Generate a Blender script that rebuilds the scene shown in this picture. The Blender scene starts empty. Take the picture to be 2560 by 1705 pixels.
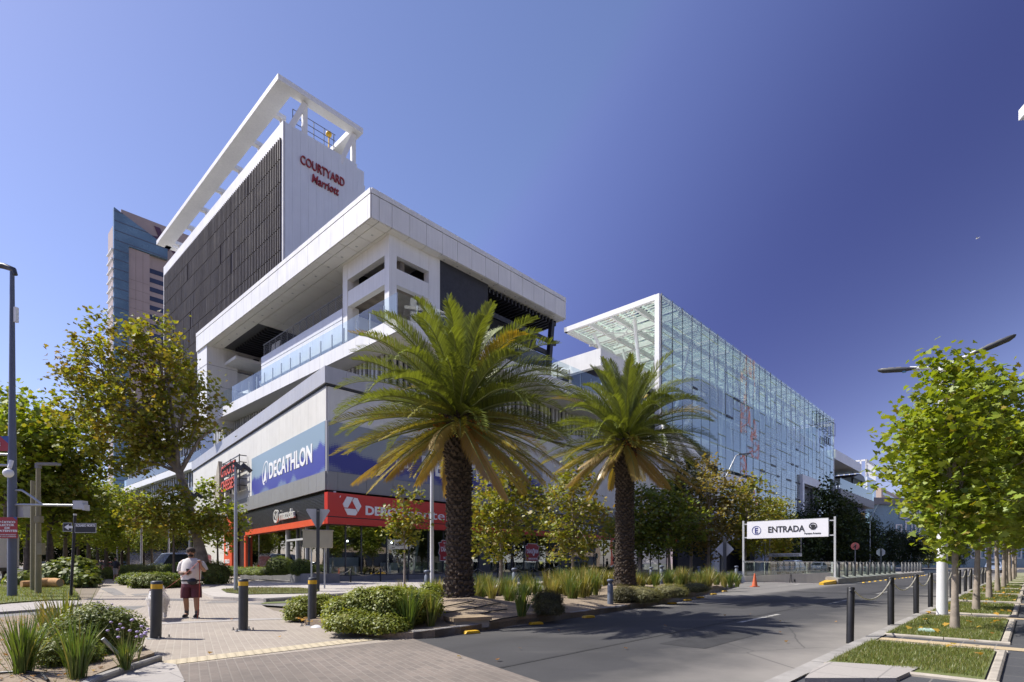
import bpy, bmesh, math, random
import numpy as np
from mathutils import Vector, Matrix
R = math.radians
sc = bpy.context.scene
COL = sc.collection
rnd = random.Random(7)
nrg = np.random.default_rng(11)

# ---------------------------------------------------------------- camera
F, HOR, CZ, K = 1384.0, 1409.0, 1.4, 2560.0 / 2354.0
cd = bpy.data.cameras.new('camera'); cam = bpy.data.objects.new('camera', cd); COL.objects.link(cam)
cam.location = (0, 0, CZ); cam.rotation_euler = (R(90), 0, 0)
cd.sensor_width = 36.0; cd.lens = 36.0 * F / 2560.0
cd.shift_y = (HOR - 852.5) / 2560.0
cd.clip_end = 3000
sc.camera = cam
sc.render.resolution_x, sc.render.resolution_y = 1024, 682

# ---------------------------------------------------------------- sky, sun, exposure
SUN_DIR = Vector((1.0, -0.14, -1.24)).normalized()          # direction the light travels
w = bpy.data.worlds.new("World"); sc.world = w; w.use_nodes = True
nt = w.node_tree; nt.nodes.clear()
out = nt.nodes.new('ShaderNodeOutputWorld'); bg = nt.nodes.new('ShaderNodeBackground')
sky = nt.nodes.new('ShaderNodeTexSky'); sky.sky_type = 'NISHITA'; sky.sun_disc = False
elev = math.asin(-SUN_DIR.z); sky.sun_elevation = elev
to_sun = -SUN_DIR
sky.sun_rotation = math.atan2(to_sun.x, to_sun.y)
sky.air_density = 1.0; sky.dust_density = 0.9; sky.ozone_density = 3.0; sky.altitude = 600
tint = nt.nodes.new('ShaderNodeMix'); tint.data_type = 'RGBA'; tint.blend_type = 'MULTIPLY'
tint.inputs[0].default_value = 1.0; tint.inputs[7].default_value = (1.08, 0.94, 1.08, 1)
# the polarised sky: deepest about 90 degrees from the sun, paler towards it; brightened opposite it, out of frame, as added fill for the shaded facade
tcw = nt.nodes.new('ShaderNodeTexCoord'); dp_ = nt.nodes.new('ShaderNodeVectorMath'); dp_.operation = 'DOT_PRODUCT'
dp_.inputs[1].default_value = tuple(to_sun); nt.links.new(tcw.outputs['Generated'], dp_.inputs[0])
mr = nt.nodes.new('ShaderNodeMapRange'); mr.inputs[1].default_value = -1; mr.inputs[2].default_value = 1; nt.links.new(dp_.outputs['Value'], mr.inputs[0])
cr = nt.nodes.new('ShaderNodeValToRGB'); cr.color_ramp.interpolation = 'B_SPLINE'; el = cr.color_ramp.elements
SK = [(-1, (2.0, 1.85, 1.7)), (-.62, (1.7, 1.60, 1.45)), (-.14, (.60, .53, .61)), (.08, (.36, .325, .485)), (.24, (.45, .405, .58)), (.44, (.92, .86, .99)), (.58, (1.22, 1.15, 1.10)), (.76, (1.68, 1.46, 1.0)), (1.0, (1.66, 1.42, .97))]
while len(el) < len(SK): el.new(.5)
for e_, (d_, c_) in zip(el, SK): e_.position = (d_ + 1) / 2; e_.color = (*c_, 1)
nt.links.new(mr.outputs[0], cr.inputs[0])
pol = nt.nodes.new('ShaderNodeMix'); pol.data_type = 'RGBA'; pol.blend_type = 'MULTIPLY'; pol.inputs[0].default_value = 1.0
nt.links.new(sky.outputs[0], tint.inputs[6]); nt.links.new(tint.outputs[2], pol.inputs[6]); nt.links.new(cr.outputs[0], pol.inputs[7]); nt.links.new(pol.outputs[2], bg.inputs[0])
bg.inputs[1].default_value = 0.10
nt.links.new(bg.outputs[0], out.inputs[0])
sd = bpy.data.lights.new('sun', 'SUN'); sd.energy = 4.25; sd.angle = R(0.5); sd.color = (1.0, 0.95, 0.87)
so = bpy.data.objects.new('sun', sd); COL.objects.link(so)
so.rotation_euler = SUN_DIR.to_track_quat('-Z', 'Y').to_euler(); so.location = (-60, 0, 90)
vs = sc.view_settings; vs.view_transform = 'Standard'; vs.look = 'None'; vs.exposure = 0.74; vs.gamma = 1.0
vs.use_curve_mapping = False

# ---------------------------------------------------------------- ground height and photo geometry
def G(x, y): return 0.15 * math.tanh(max(y, -20.0) / 30.0)
def dirv(u, v): return ((u * K - 1280.0) / F, (HOR - v * K) / F)      # from a point of the 2354-px view
def gp(u, v, dz=0.0):                                                 # where that view ray meets the ground
    a, c = dirv(u, v); y = 12.0
    for _ in range(30): y = (CZ - G(a * y, y) - dz) / max(-c, 1e-4)
    return Vector((a * y, y, G(a * y, y) + dz))
def pv(u, v, y):
    a, c = dirv(u, v); return Vector((a * y, y, CZ + c * y))
def onray(u, y, dz=0.0):
    a = (u * K - 1280.0) / F; return Vector((a * y, y, G(a * y, y) + dz))
TH = math.atan2(1384, 1300)                       # the long facade runs away along this heading
AV = Vector((math.cos(TH), math.sin(TH), 0)); BV = Vector((-math.sin(TH), math.cos(TH), 0))
C0 = Vector((-12.0, 36.0, 0))
def ML(s, t, z=0.0): return C0 + AV * s + BV * t + Vector((0, 0, z))
def st(p): d = Vector((p[0], p[1], 0)) - C0; return d.dot(AV), d.dot(BV)
def onG(s, t, dz=0.0):
    p = ML(s, t); p.z = G(p.x, p.y) + dz; return p

# ---------------------------------------------------------------- object helpers
def tag(o, label=None, cat=None, group=None, kind=None):
    if label: o['label'] = label
    if cat: o['category'] = cat
    if group: o['group'] = group
    if kind: o['kind'] = kind
    return o
def thing(name, label, cat, loc=(0, 0, 0), rz=0.0, group=None):
    o = bpy.data.objects.new(name, None); COL.objects.link(o); o.empty_display_size = 0.3
    o.location = loc; o.rotation_euler = (0, 0, rz)
    return tag(o, label, cat, group)
def link_mesh(name, me, mat, parent=None):
    o = bpy.data.objects.new(name, me); COL.objects.link(o)
    if mat is not None:
        for m in (mat if isinstance(mat, (list, tuple)) else [mat]): me.materials.append(m)
    if parent is not None: o.parent = parent
    return o
def copy_tree(o, parent=None):
    c = o.copy(); COL.objects.link(c)
    if parent is not None: c.parent = parent
    for ch in list(o.children): copy_tree(ch, c)
    return c

class MB:
    def __init__(s): s.v = []; s.f = []; s.sm = []; s.ch = []
    def add(s, vs, fs, sm=False):
        n = len(s.v); s.ch.append((n, len(s.f))); s.v += [tuple(p) for p in vs]; s.f += [tuple(i + n for i in f) for f in fs]; s.sm += [sm] * len(fs); return s
    def box(s, a, b):
        x0, y0, z0 = [min(i, j) for i, j in zip(a, b)]; x1, y1, z1 = [max(i, j) for i, j in zip(a, b)]
        return s.add([(x0, y0, z0), (x1, y0, z0), (x1, y1, z0), (x0, y1, z0), (x0, y0, z1), (x1, y0, z1), (x1, y1, z1), (x0, y1, z1)],
                     [(0, 3, 2, 1), (4, 5, 6, 7), (0, 1, 5, 4), (1, 2, 6, 5), (2, 3, 7, 6), (3, 0, 4, 7)])
    def obox(s, c, ax, ay, az):
        c = Vector(c); ax = Vector(ax); ay = Vector(ay); az = Vector(az)
        P = [c + ax * i + ay * j + az * k for k in (-1, 1) for i, j in ((-1, -1), (1, -1), (1, 1), (-1, 1))]
        return s.add(P, [(0, 3, 2, 1), (4, 5, 6, 7), (0, 1, 5, 4), (1, 2, 6, 5), (2, 3, 7, 6), (3, 0, 4, 7)])
    def bar(s, p, q, wd, h=None):
        p = Vector(p); q = Vector(q); d = (q - p); L = d.length; d.normalize(); h = h or wd
        up = Vector((0, 0, 1)) if abs(d.z) < 0.95 else Vector((1, 0, 0))
        x = d.cross(up).normalized(); z = x.cross(d).normalized()
        return s.obox((p + q) / 2, d * L / 2, x * wd / 2, z * h / 2)
    def tube(s, pts, rad, n=8, cap=True):
        pts = [Vector(p) for p in pts]
        if not isinstance(rad, (list, tuple)): rad = [rad] * len(pts)
        rings = []; px = None
        for i, p in enumerate(pts):
            d = (pts[min(i + 1, len(pts) - 1)] - pts[max(i - 1, 0)]).normalized()
            if px is None:
                up = Vector((0, 0, 1)) if abs(d.z) < 0.9 else Vector((1, 0, 0)); x = d.cross(up).normalized()
            else:
                x = (px - d * px.dot(d)).normalized()
            px = x; y = d.cross(x)
            rings.append([p + (x * math.cos(2 * math.pi * k / n) + y * math.sin(2 * math.pi * k / n)) * rad[i] for k in range(n)])
        V = [q for r in rings for q in r]; Fc = []
        for i in range(len(rings) - 1):
            for k in range(n): Fc.append((i * n + k, i * n + (k + 1) % n, (i + 1) * n + (k + 1) % n, (i + 1) * n + k))
        s.add(V, Fc, True)
        if cap:
            s.add(rings[0], [tuple(range(n - 1, -1, -1))]); s.add(rings[-1], [tuple(range(n))])
        return s
    def lathe(s, prof, n=16, c=(0, 0, 0)):
        c = Vector(c); V = []; Fc = []
        for r, z in prof:
            for k in range(n): a = 2 * math.pi * k / n; V.append(c + Vector((r * math.cos(a), r * math.sin(a), z)))
        for i in range(len(prof) - 1):
            for k in range(n): Fc.append((i * n + k, i * n + (k + 1) % n, (i + 1) * n + (k + 1) % n, (i + 1) * n + k))
        s.add(V, Fc, True)
        if prof[0][0] > 1e-4: s.add(V[:n], [tuple(range(n - 1, -1, -1))])
        if prof[-1][0] > 1e-4: s.add(V[-n:], [tuple(range(n))])
        return s
    def prism(s, poly, o, ex, ey, ez, th):
        """polygon (x,y) extruded: o + ex*x + ey*y, thickness th along ez"""
        o = Vector(o); ex = Vector(ex); ey = Vector(ey); ez = Vector(ez); n = len(poly)
        A = [o + ex * x + ey * y for x, y in poly]; B = [p + ez * th for p in A]
        fs = [tuple(range(n - 1, -1, -1)), tuple(range(n, 2 * n))] + [(i, (i + 1) % n, n + (i + 1) % n, n + i) for i in range(n)]
        return s.add(A + B, fs)
    def ball(s, c, r, n=10, sc3=(1, 1, 1)):
        prof = [(max(math.sin(math.pi * i / n), 0.0), -math.cos(math.pi * i / n)) for i in range(n + 1)]
        c = Vector(c); m = n + 2; V = []; Fc = []
        for rr, z in prof:
            for k in range(m): a = 2 * math.pi * k / m; V.append(c + Vector((rr * math.cos(a) * r * sc3[0], rr * math.sin(a) * r * sc3[1], z * r * sc3[2])))
        for i in range(n):
            for k in range(m): Fc.append((i * m + k, i * m + (k + 1) % m, (i + 1) * m + (k + 1) % m, (i + 1) * m + k))
        return s.add(V, Fc, True)
    def build_each(s, name, mat, parent=None, gap=0.06):
        """one object per separate piece: chunks whose boxes touch stay together"""
        ch = s.ch + [(len(s.v), len(s.f))]; n = len(s.ch); root = list(range(n)); bx = []
        for (a, _), (b, _) in zip(ch, ch[1:]):
            q = np.array(s.v[a:b]); bx.append((q.min(0) - gap, q.max(0) + gap))
        def find(i):
            while root[i] != i: i = root[i]
            return i
        for i in range(n):
            for j in range(i):
                if np.all(bx[i][0] <= bx[j][1]) and np.all(bx[j][0] <= bx[i][1]): root[find(i)] = find(j)
        gr = {}
        for i in range(n): gr.setdefault(find(i), []).append(i)
        for ids in gr.values():
            m = MB()
            for i in ids:
                (a, fa), (b, fb) = ch[i], ch[i + 1]
                m.add(s.v[a:b], [tuple(k - a for k in f) for f in s.f[fa:fb]]); m.sm[-(fb - fa):] = s.sm[fa:fb]
            m.build(name, mat, parent)
    def build(s, name, mat, parent=None, bevel=0.0):
        me = bpy.data.meshes.new(name); me.from_pydata(s.v, [], s.f)
        me.polygons.foreach_set('use_smooth', s.sm); me.update()
        o = link_mesh(name, me, mat, parent)
        if bevel > 0:
            md = o.modifiers.new('bevel', 'BEVEL'); md.width = bevel; md.segments = 2; md.limit_method = 'ANGLE'
        return o

def join_build(name, pairs, parent=None):
    """several builders as one mesh, one material each"""
    m = MB(); idx = []
    for k, (b, _) in enumerate(pairs): m.add(b.v, b.f); idx += [k] * len(b.f)
    o = m.build(name, [q[1] for q in pairs], parent); o.data.polygons.foreach_set('material_index', idx); return o
def text_mesh(txt, size, bold=0.0, depth=0.02, align='LEFT', shear=0.0, sx=1.0, spacing=1.0):
    cu = bpy.data.curves.new('lettering', 'FONT'); cu.body = txt; cu.size = size; cu.offset = bold
    cu.extrude = depth / 2; cu.align_x = align; cu.shear = shear; cu.resolution_u = 3; cu.space_character = spacing
    ob = bpy.data.objects.new('lettering', cu); COL.objects.link(ob)
    dg = bpy.context.evaluated_depsgraph_get(); dg.update()
    me = bpy.data.meshes.new_from_object(ob.evaluated_get(dg), depsgraph=dg)
    bpy.data.objects.remove(ob); bpy.data.curves.remove(cu)
    if sx != 1.0:
        for v in me.vertices: v.co.x *= sx
    me.materials.clear(); return me
def text(name, txt, o, ex, ey, size, mat, parent=None, fit=None, **kw):
    """lettering whose baseline starts at o, along ex, upright along ey; fit = wanted length"""
    me = text_mesh(txt, size, **kw)
    if fit:
        xs = [v.co.x for v in me.vertices]; k = fit / (max(xs) - min(xs)); x0 = min(xs)
        for v in me.vertices: v.co.x = (v.co.x - x0) * k
    ex = Vector(ex).normalized(); ey = Vector(ey).normalized(); ez = ex.cross(ey)
    m = Matrix((ex, ey, ez)).transposed().to_4x4(); m.translation = Vector(o)
    me.transform(m)
    return link_mesh(name, me, mat, parent)

# ---------------------------------------------------------------- materials
def nodes(name):
    m = bpy.data.materials.new(name); m.use_nodes = True; t = m.node_tree; t.nodes.clear()
    o = t.nodes.new('ShaderNodeOutputMaterial'); return m, t, o
def N(t, kind, **kw):
    n = t.nodes.new(kind)
    for k, v in kw.items(): setattr(n, k, v)
    return n
def coords(t, rot=0.0, scale=(1, 1, 1), kind='Object'):
    tc = N(t, 'ShaderNodeTexCoord'); mp = N(t, 'ShaderNodeMapping')
    mp.inputs['Rotation'].default_value = (0, 0, rot); mp.inputs['Scale'].default_value = scale
    t.links.new(tc.outputs[kind], mp.inputs[0]); return mp.outputs[0]
def noise(t, co, scale, detail=4.0, rough=0.6):
    n = N(t, 'ShaderNodeTexNoise'); n.inputs['Scale'].default_value = scale; n.inputs['Detail'].default_value = detail
    n.inputs['Roughness'].default_value = rough
    if co is not None: t.links.new(co, n.inputs['Vector'])
    return n.outputs[0]
def ramp(t, fac, stops):
    n = N(t, 'ShaderNodeValToRGB'); el = n.color_ramp.elements
    while len(el) < len(stops): el.new(0.5)
    for e, (p, c) in zip(el, stops): e.position = p; e.color = (c[0], c[1], c[2], 1) if not isinstance(c, (int, float)) else (c, c, c, 1)
    t.links.new(fac, n.inputs[0]); return n.outputs[0]
def mix(t, fac, a, b, mode='MIX'):
    n = N(t, 'ShaderNodeMix'); n.data_type = 'RGBA'; n.blend_type = mode
    for i, x in ((0, fac), (6, a), (7, b)):
        if isinstance(x, (int, float)): n.inputs[i].default_value = x
        elif isinstance(x, (tuple, list)): n.inputs[i].default_value = (x[0], x[1], x[2], 1)
        else: t.links.new(x, n.inputs[i])
    return n.outputs[2]
def math_(t, op, a, b=0.0):
    n = N(t, 'ShaderNodeMath'); n.operation = op
    for i, x in enumerate((a, b)):
        if isinstance(x, (int, float)): n.inputs[i].default_value = x
        else: t.links.new(x, n.inputs[i])
    return n.outputs[0]
def bump(t, h, strength, dist=0.02):
    b = N(t, 'ShaderNodeBump'); b.inputs['Strength'].default_value = strength; b.inputs['Distance'].default_value = dist
    t.links.new(h, b.inputs['Height']); return b.outputs[0]
def bsdf(t, o, col, rough=0.6, metal=0.0, nrm=None, spec=0.5):
    b = N(t, 'ShaderNodeBsdfPrincipled')
    if isinstance(col, (tuple, list)): b.inputs['Base Color'].default_value = (col[0], col[1], col[2], 1)
    else: t.links.new(col, b.inputs['Base Color'])
    if isinstance(rough, (int, float)): b.inputs['Roughness'].default_value = rough
    else: t.links.new(rough, b.inputs['Roughness'])
    b.inputs['Metallic'].default_value = metal; b.inputs['Specular IOR Level'].default_value = spec
    if nrm is not None: t.links.new(nrm, b.inputs['Normal'])
    t.links.new(b.outputs[0], o.inputs[0]); return b
def paint(name, rgb, rough=0.55, metal=0.0, var=0.12, nscale=1.5, bumpy=0.0, bscale=60.0, spec=0.5, streak=0.0):
    m, t, o = nodes(name); co = coords(t)
    n = noise(t, co, nscale, 5)
    lo = [c * (1 - var) for c in rgb]; hi = [min(1, c * (1 + var * 0.6)) for c in rgb]
    c = ramp(t, n, [(0.3, lo), (0.7, hi)])
    if streak > 0:                                             # rain streaks and grime with a shape of their own
        s2 = noise(t, coords(t, 0, (3.0, 3.0, 0.15)), 1.6, 5, 0.65)
        c = mix(t, math_(t, 'MULTIPLY', ramp(t, s2, [(0.42, 0.0), (0.75, 1.0)]), streak), c, [q * 0.55 for q in rgb])
    nr = bump(t, noise(t, co, bscale, 3), bumpy, 0.01) if bumpy > 0 else None
    r = ramp(t, noise(t, co, nscale * 3, 3), [(0.3, max(rough - 0.08, 0.03)), (0.7, min(rough + 0.1, 1.0))])
    bsdf(t, o, c, r, metal, nr, spec); return m
MT = {}
MT['white_panel'] = paint('white_panel', (0.80, 0.80, 0.79), 0.42, 0, 0.07, 0.35, streak=0.24)
MT['white_paint'] = paint('white_paint', (0.80, 0.80, 0.79), 0.4, 0, 0.05, 0.8, streak=0.1)
MT['soffit'] = paint('soffit', (0.86, 0.85, 0.81), 0.35, 0, 0.06, 0.4)
MT['grey_panel'] = paint('grey_panel', (0.25, 0.25, 0.245), 0.45, 0, 0.05, 0.5, streak=0.15)
MT['cap_panel'] = paint('cap_panel', (0.42, 0.42, 0.44), 0.4, 0, 0.06, 0.6, streak=0.25)
MT['beige_wall'] = paint('beige_wall', (0.66, 0.65, 0.61), 0.65, 0, 0.07, 0.5, streak=0.22)
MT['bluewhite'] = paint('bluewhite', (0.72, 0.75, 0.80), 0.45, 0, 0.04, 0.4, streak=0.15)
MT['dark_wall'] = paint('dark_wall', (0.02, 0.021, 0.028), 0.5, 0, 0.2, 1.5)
MT['black_louvre'] = paint('black_louvre', (0.035, 0.035, 0.038), 0.4, 0, 0.1)
MT['louvre_brown'] = paint('louvre_brown', (0.135, 0.122, 0.115), 0.5, 0.2, 0.15, 0.6)
MT['concrete'] = paint('concrete', (0.36, 0.34, 0.31), 0.8, 0, 0.25, 1.2, 0.3, 25, streak=0.25)
MT['raw_concrete'] = paint('raw_concrete', (0.22, 0.19, 0.155), 0.85, 0, 0.4, 1.0, 0.3, 20)
MT['kerb'] = paint('kerb', (0.30, 0.285, 0.265), 0.85, 0, 0.3, 1.8, 0.4, 30)
MT['red'] = paint('red', (0.55, 0.035, 0.022), 0.4, 0, 0.06, 0.8)
MT['orange'] = paint('orange', (0.72, 0.10, 0.035), 0.4, 0, 0.06, 0.8)
MT['white_letter'] = paint('white_letter', (0.80, 0.80, 0.80), 0.4, 0, 0.03)
MT['chrome'] = paint('chrome', (0.72, 0.71, 0.68), 0.28, 0.25, 0.1)
MT['galv'] = paint('galv', (0.40, 0.415, 0.43), 0.45, 0.6, 0.12, 3)
MT['pole_blue'] = paint('pole_blue', (0.115, 0.135, 0.185), 0.45, 0.1, 0.15, 2, streak=0.3)
MT['pole_olive'] = paint('pole_olive', (0.23, 0.205, 0.115), 0.55, 0, 0.15, 2)
MT['pole_white'] = paint('pole_white', (0.72, 0.72, 0.73), 0.4, 0, 0.06, 2, streak=0.15)
MT['charcoal'] = paint('charcoal', (0.055, 0.060, 0.068), 0.42, 0, 0.2, 4, streak=0.3)
MT['black'] = paint('black', (0.014, 0.014, 0.016), 0.45, 0, 0.2)
MT['dark_grey'] = paint('dark_grey', (0.075, 0.078, 0.083), 0.5, 0, 0.15, 3)
MT['mid_grey'] = paint('mid_grey', (0.20, 0.20, 0.205), 0.5, 0, 0.12, 3)
MT['light_grey'] = paint('light_grey', (0.50, 0.51, 0.52), 0.45, 0, 0.08, 3)
MT['yellow'] = paint('yellow', (0.70, 0.42, 0.025), 0.5, 0, 0.15, 6, streak=0.3)
MT['yellow_worn'] = paint('yellow_worn', (0.62, 0.36, 0.035), 0.7, 0, 0.45, 9)
MT['rust_post'] = paint('rust_post', (0.05, 0.042, 0.036), 0.55, 0, 0.35, 5, streak=0.4)
MT['chain'] = paint('chain', (0.46, 0.43, 0.36), 0.5, 0.3, 0.2, 8)
MT['granite_pink'] = paint('granite_pink', (0.43, 0.345, 0.315), 0.55, 0, 0.1, 0.12)
MT['tower_glass'] = paint('tower_glass', (0.15, 0.245, 0.32), 0.25, 0.2, 0.35, 0.06)
MT['win_dark'] = paint('win_dark', (0.05, 0.06, 0.10), 0.15, 0.2, 0.2, 0.3)
MT['skin'] = paint('skin', (0.40, 0.215, 0.13), 0.55, 0, 0.12, 8)
MT['tattoo_skin'] = paint('tattoo_skin', (0.20, 0.12, 0.085), 0.55, 0, 0.45, 22)
MT['hair'] = paint('hair', (0.018, 0.012, 0.009), 0.6, 0, 0.3, 30)
MT['tee'] = paint('tee', (0.70, 0.66, 0.62), 0.85, 0, 0.08, 6, 0.2, 14)
MT['shorts'] = paint('shorts', (0.115, 0.030, 0.040), 0.8, 0, 0.25, 6, 0.2, 14)
MT['leash'] = paint('leash', (0.42, 0.075, 0.045), 0.6, 0, 0.3, 9)
MT['dogfur'] = paint('dogfur', (0.80, 0.785, 0.75), 0.9, 0, 0.08, 9, 0.4, 60)
MT['sign_red'] = paint('sign_red', (0.36, 0.022, 0.028), 0.4, 0, 0.06)
MT['sign_blue'] = paint('sign_blue', (0.025, 0.075, 0.30), 0.4, 0, 0.06)
MT['navy'] = paint('navy', (0.022, 0.03, 0.20), 0.4, 0, 0.08)
MT['tyre'] = paint('tyre', (0.022, 0.022, 0.023), 0.8)
MT['bark_pale'] = paint('bark_pale', (0.33, 0.275, 0.225), 0.85, 0, 0.35, 5, 0.5, 18)
MT['bark_dark'] = paint('bark_dark', (0.12, 0.095, 0.075), 0.9, 0, 0.45, 4, 0.6, 14)
MT['bark_mottle'] = paint('bark_mottle', (0.22, 0.185, 0.145), 0.9, 0, 0.6, 2.2, 0.5, 10)
MT['palm_bark'] = paint('palm_bark', (0.045, 0.034, 0.026), 0.95, 0, 0.5, 5, 0.7, 22)
MT['palm_chip'] = paint('palm_chip', (0.098, 0.075, 0.056), 0.95, 0, 0.55, 7, 0.6, 25)
MT['rachis'] = paint('rachis', (0.22, 0.24, 0.06), 0.6, 0, 0.2, 3)
MT['fruit'] = paint('fruit', (0.50, 0.17, 0.02), 0.6, 0, 0.3, 12)
MT['wood'] = paint('wood', (0.30, 0.23, 0.15), 0.8, 0, 0.3, 3)
MT['timber_cut'] = paint('timber_cut', (0.50, 0.28, 0.11), 0.85, 0, 0.35, 5)
MT['stone'] = paint('stone', (0.40, 0.36, 0.30), 0.85, 0, 0.3, 3)
MT['crane_red'] = paint('crane_red', (0.40, 0.11, 0.09), 0.5, 0, 0.1)
MT['beige_far'] = paint('beige_far', (0.50, 0.40, 0.34), 0.7, 0, 0.06, 0.1)
MT['cone'] = paint('cone', (0.58, 0.13, 0.05), 0.6, 0, 0.2, 8)

def glass(name, tintc, refl, trans=0.75, rough=0.02, frit=0.0, wave=0.0):
    """thin architectural pane: tinted see-through plus a mirror-like coat that grows at grazing angles"""
    m, t, o = nodes(name)
    tr = N(t, 'ShaderNodeBsdfTransparent'); tr.inputs[0].default_value = (*[c * trans for c in tintc], 1)
    gl = N(t, 'ShaderNodeBsdfGlossy'); gl.inputs['Roughness'].default_value = rough; gl.inputs[0].default_value = (0.95, 0.98, 0.95, 1)
    co = coords(t)
    if wave > 0:
        t.links.new(bump(t, noise(t, co, 0.55, 2), wave, 0.05), gl.inputs['Normal'])
    fr = N(t, 'ShaderNodeFresnel'); fr.inputs[0].default_value = 1.5
    f = math_(t, 'ADD', math_(t, 'MULTIPLY', fr.outputs[0], 0.9), refl)
    mx = N(t, 'ShaderNodeMixShader'); t.links.new(f, mx.inputs[0]); t.links.new(tr.outputs[0], mx.inputs[1]); t.links.new(gl.outputs[0], mx.inputs[2])
    last = mx.outputs[0]
    if frit > 0:
        df = N(t, 'ShaderNodeBsdfDiffuse'); df.inputs[0].default_value = (0.62, 0.70, 0.70, 1)
        vo = N(t, 'ShaderNodeTexVoronoi'); vo.inputs['Scale'].default_value = 2.6; t.links.new(co, vo.inputs['Vector'])
        vo.inputs['Randomness'].default_value = 0.25
        sp = ramp(t, vo.outputs['Distance'], [(0.30, 1.0), (0.38, 0.0)])
        zone = ramp(t, noise(t, co, 0.09, 2), [(0.42, 0.0), (0.62, 1.0)])
        m2 = N(t, 'ShaderNodeMixShader'); t.links.new(math_(t, 'MULTIPLY', math_(t, 'MULTIPLY', sp, zone), frit), m2.inputs[0])
        t.links.new(last, m2.inputs[1]); t.links.new(df.outputs[0], m2.inputs[2]); last = m2.outputs[0]
    t.links.new(last, o.inputs[0]); return m
MT['shop_glass'] = glass('shop_glass', (0.55, 0.68, 0.72), 0.17, 0.85, 0.015, 0, 0.05)
MT['rail_glass'] = glass('rail_glass', (0.80, 0.92, 0.95), 0.10, 0.92, 0.02)
MT['hall_glass'] = glass('hall_glass', (0.74, 0.84, 0.83), 0.21, 0.82, 0.02, 0.75, 0.10)
MT['roof_glass'] = glass('roof_glass', (0.70, 0.90, 0.80), 0.05, 0.72, 0.05, 0.5)
MT['car_glass'] = paint('car_glass', (0.02, 0.025, 0.03), 0.06, 0.0, 0.1)

def leafmat(name, trans=0.45, gloss=0.035, rough=0.5):
    m, t, o = nodes(name)
    at = N(t, 'ShaderNodeAttribute'); at.attribute_name = 'Col'
    df = N(t, 'ShaderNodeBsdfDiffuse'); t.links.new(at.outputs[0], df.inputs[0])
    tl = N(t, 'ShaderNodeBsdfTranslucent'); t.links.new(mix(t, 1.0, at.outputs[0], (1.25, 1.15, 0.45), 'MULTIPLY'), tl.inputs[0])
    gl = N(t, 'ShaderNodeBsdfGlossy'); gl.inputs['Roughness'].default_value = rough; gl.inputs[0].default_value = (1, 1, 1, 1)
    a = N(t, 'ShaderNodeMixShader'); a.inputs[0].default_value = trans; t.links.new(df.outputs[0], a.inputs[1]); t.links.new(tl.outputs[0], a.inputs[2])
    b = N(t, 'ShaderNodeMixShader'); b.inputs[0].default_value = gloss; t.links.new(a.outputs[0], b.inputs[1]); t.links.new(gl.outputs[0], b.inputs[2])
    t.links.new(b.outputs[0], o.inputs[0]); return m
MT['leaf'] = leafmat('leaf'); MT['blade'] = leafmat('blade', 0.35, 0.04, 0.45); MT['frond'] = leafmat('frond', 0.3, 0.06, 0.42)

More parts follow.
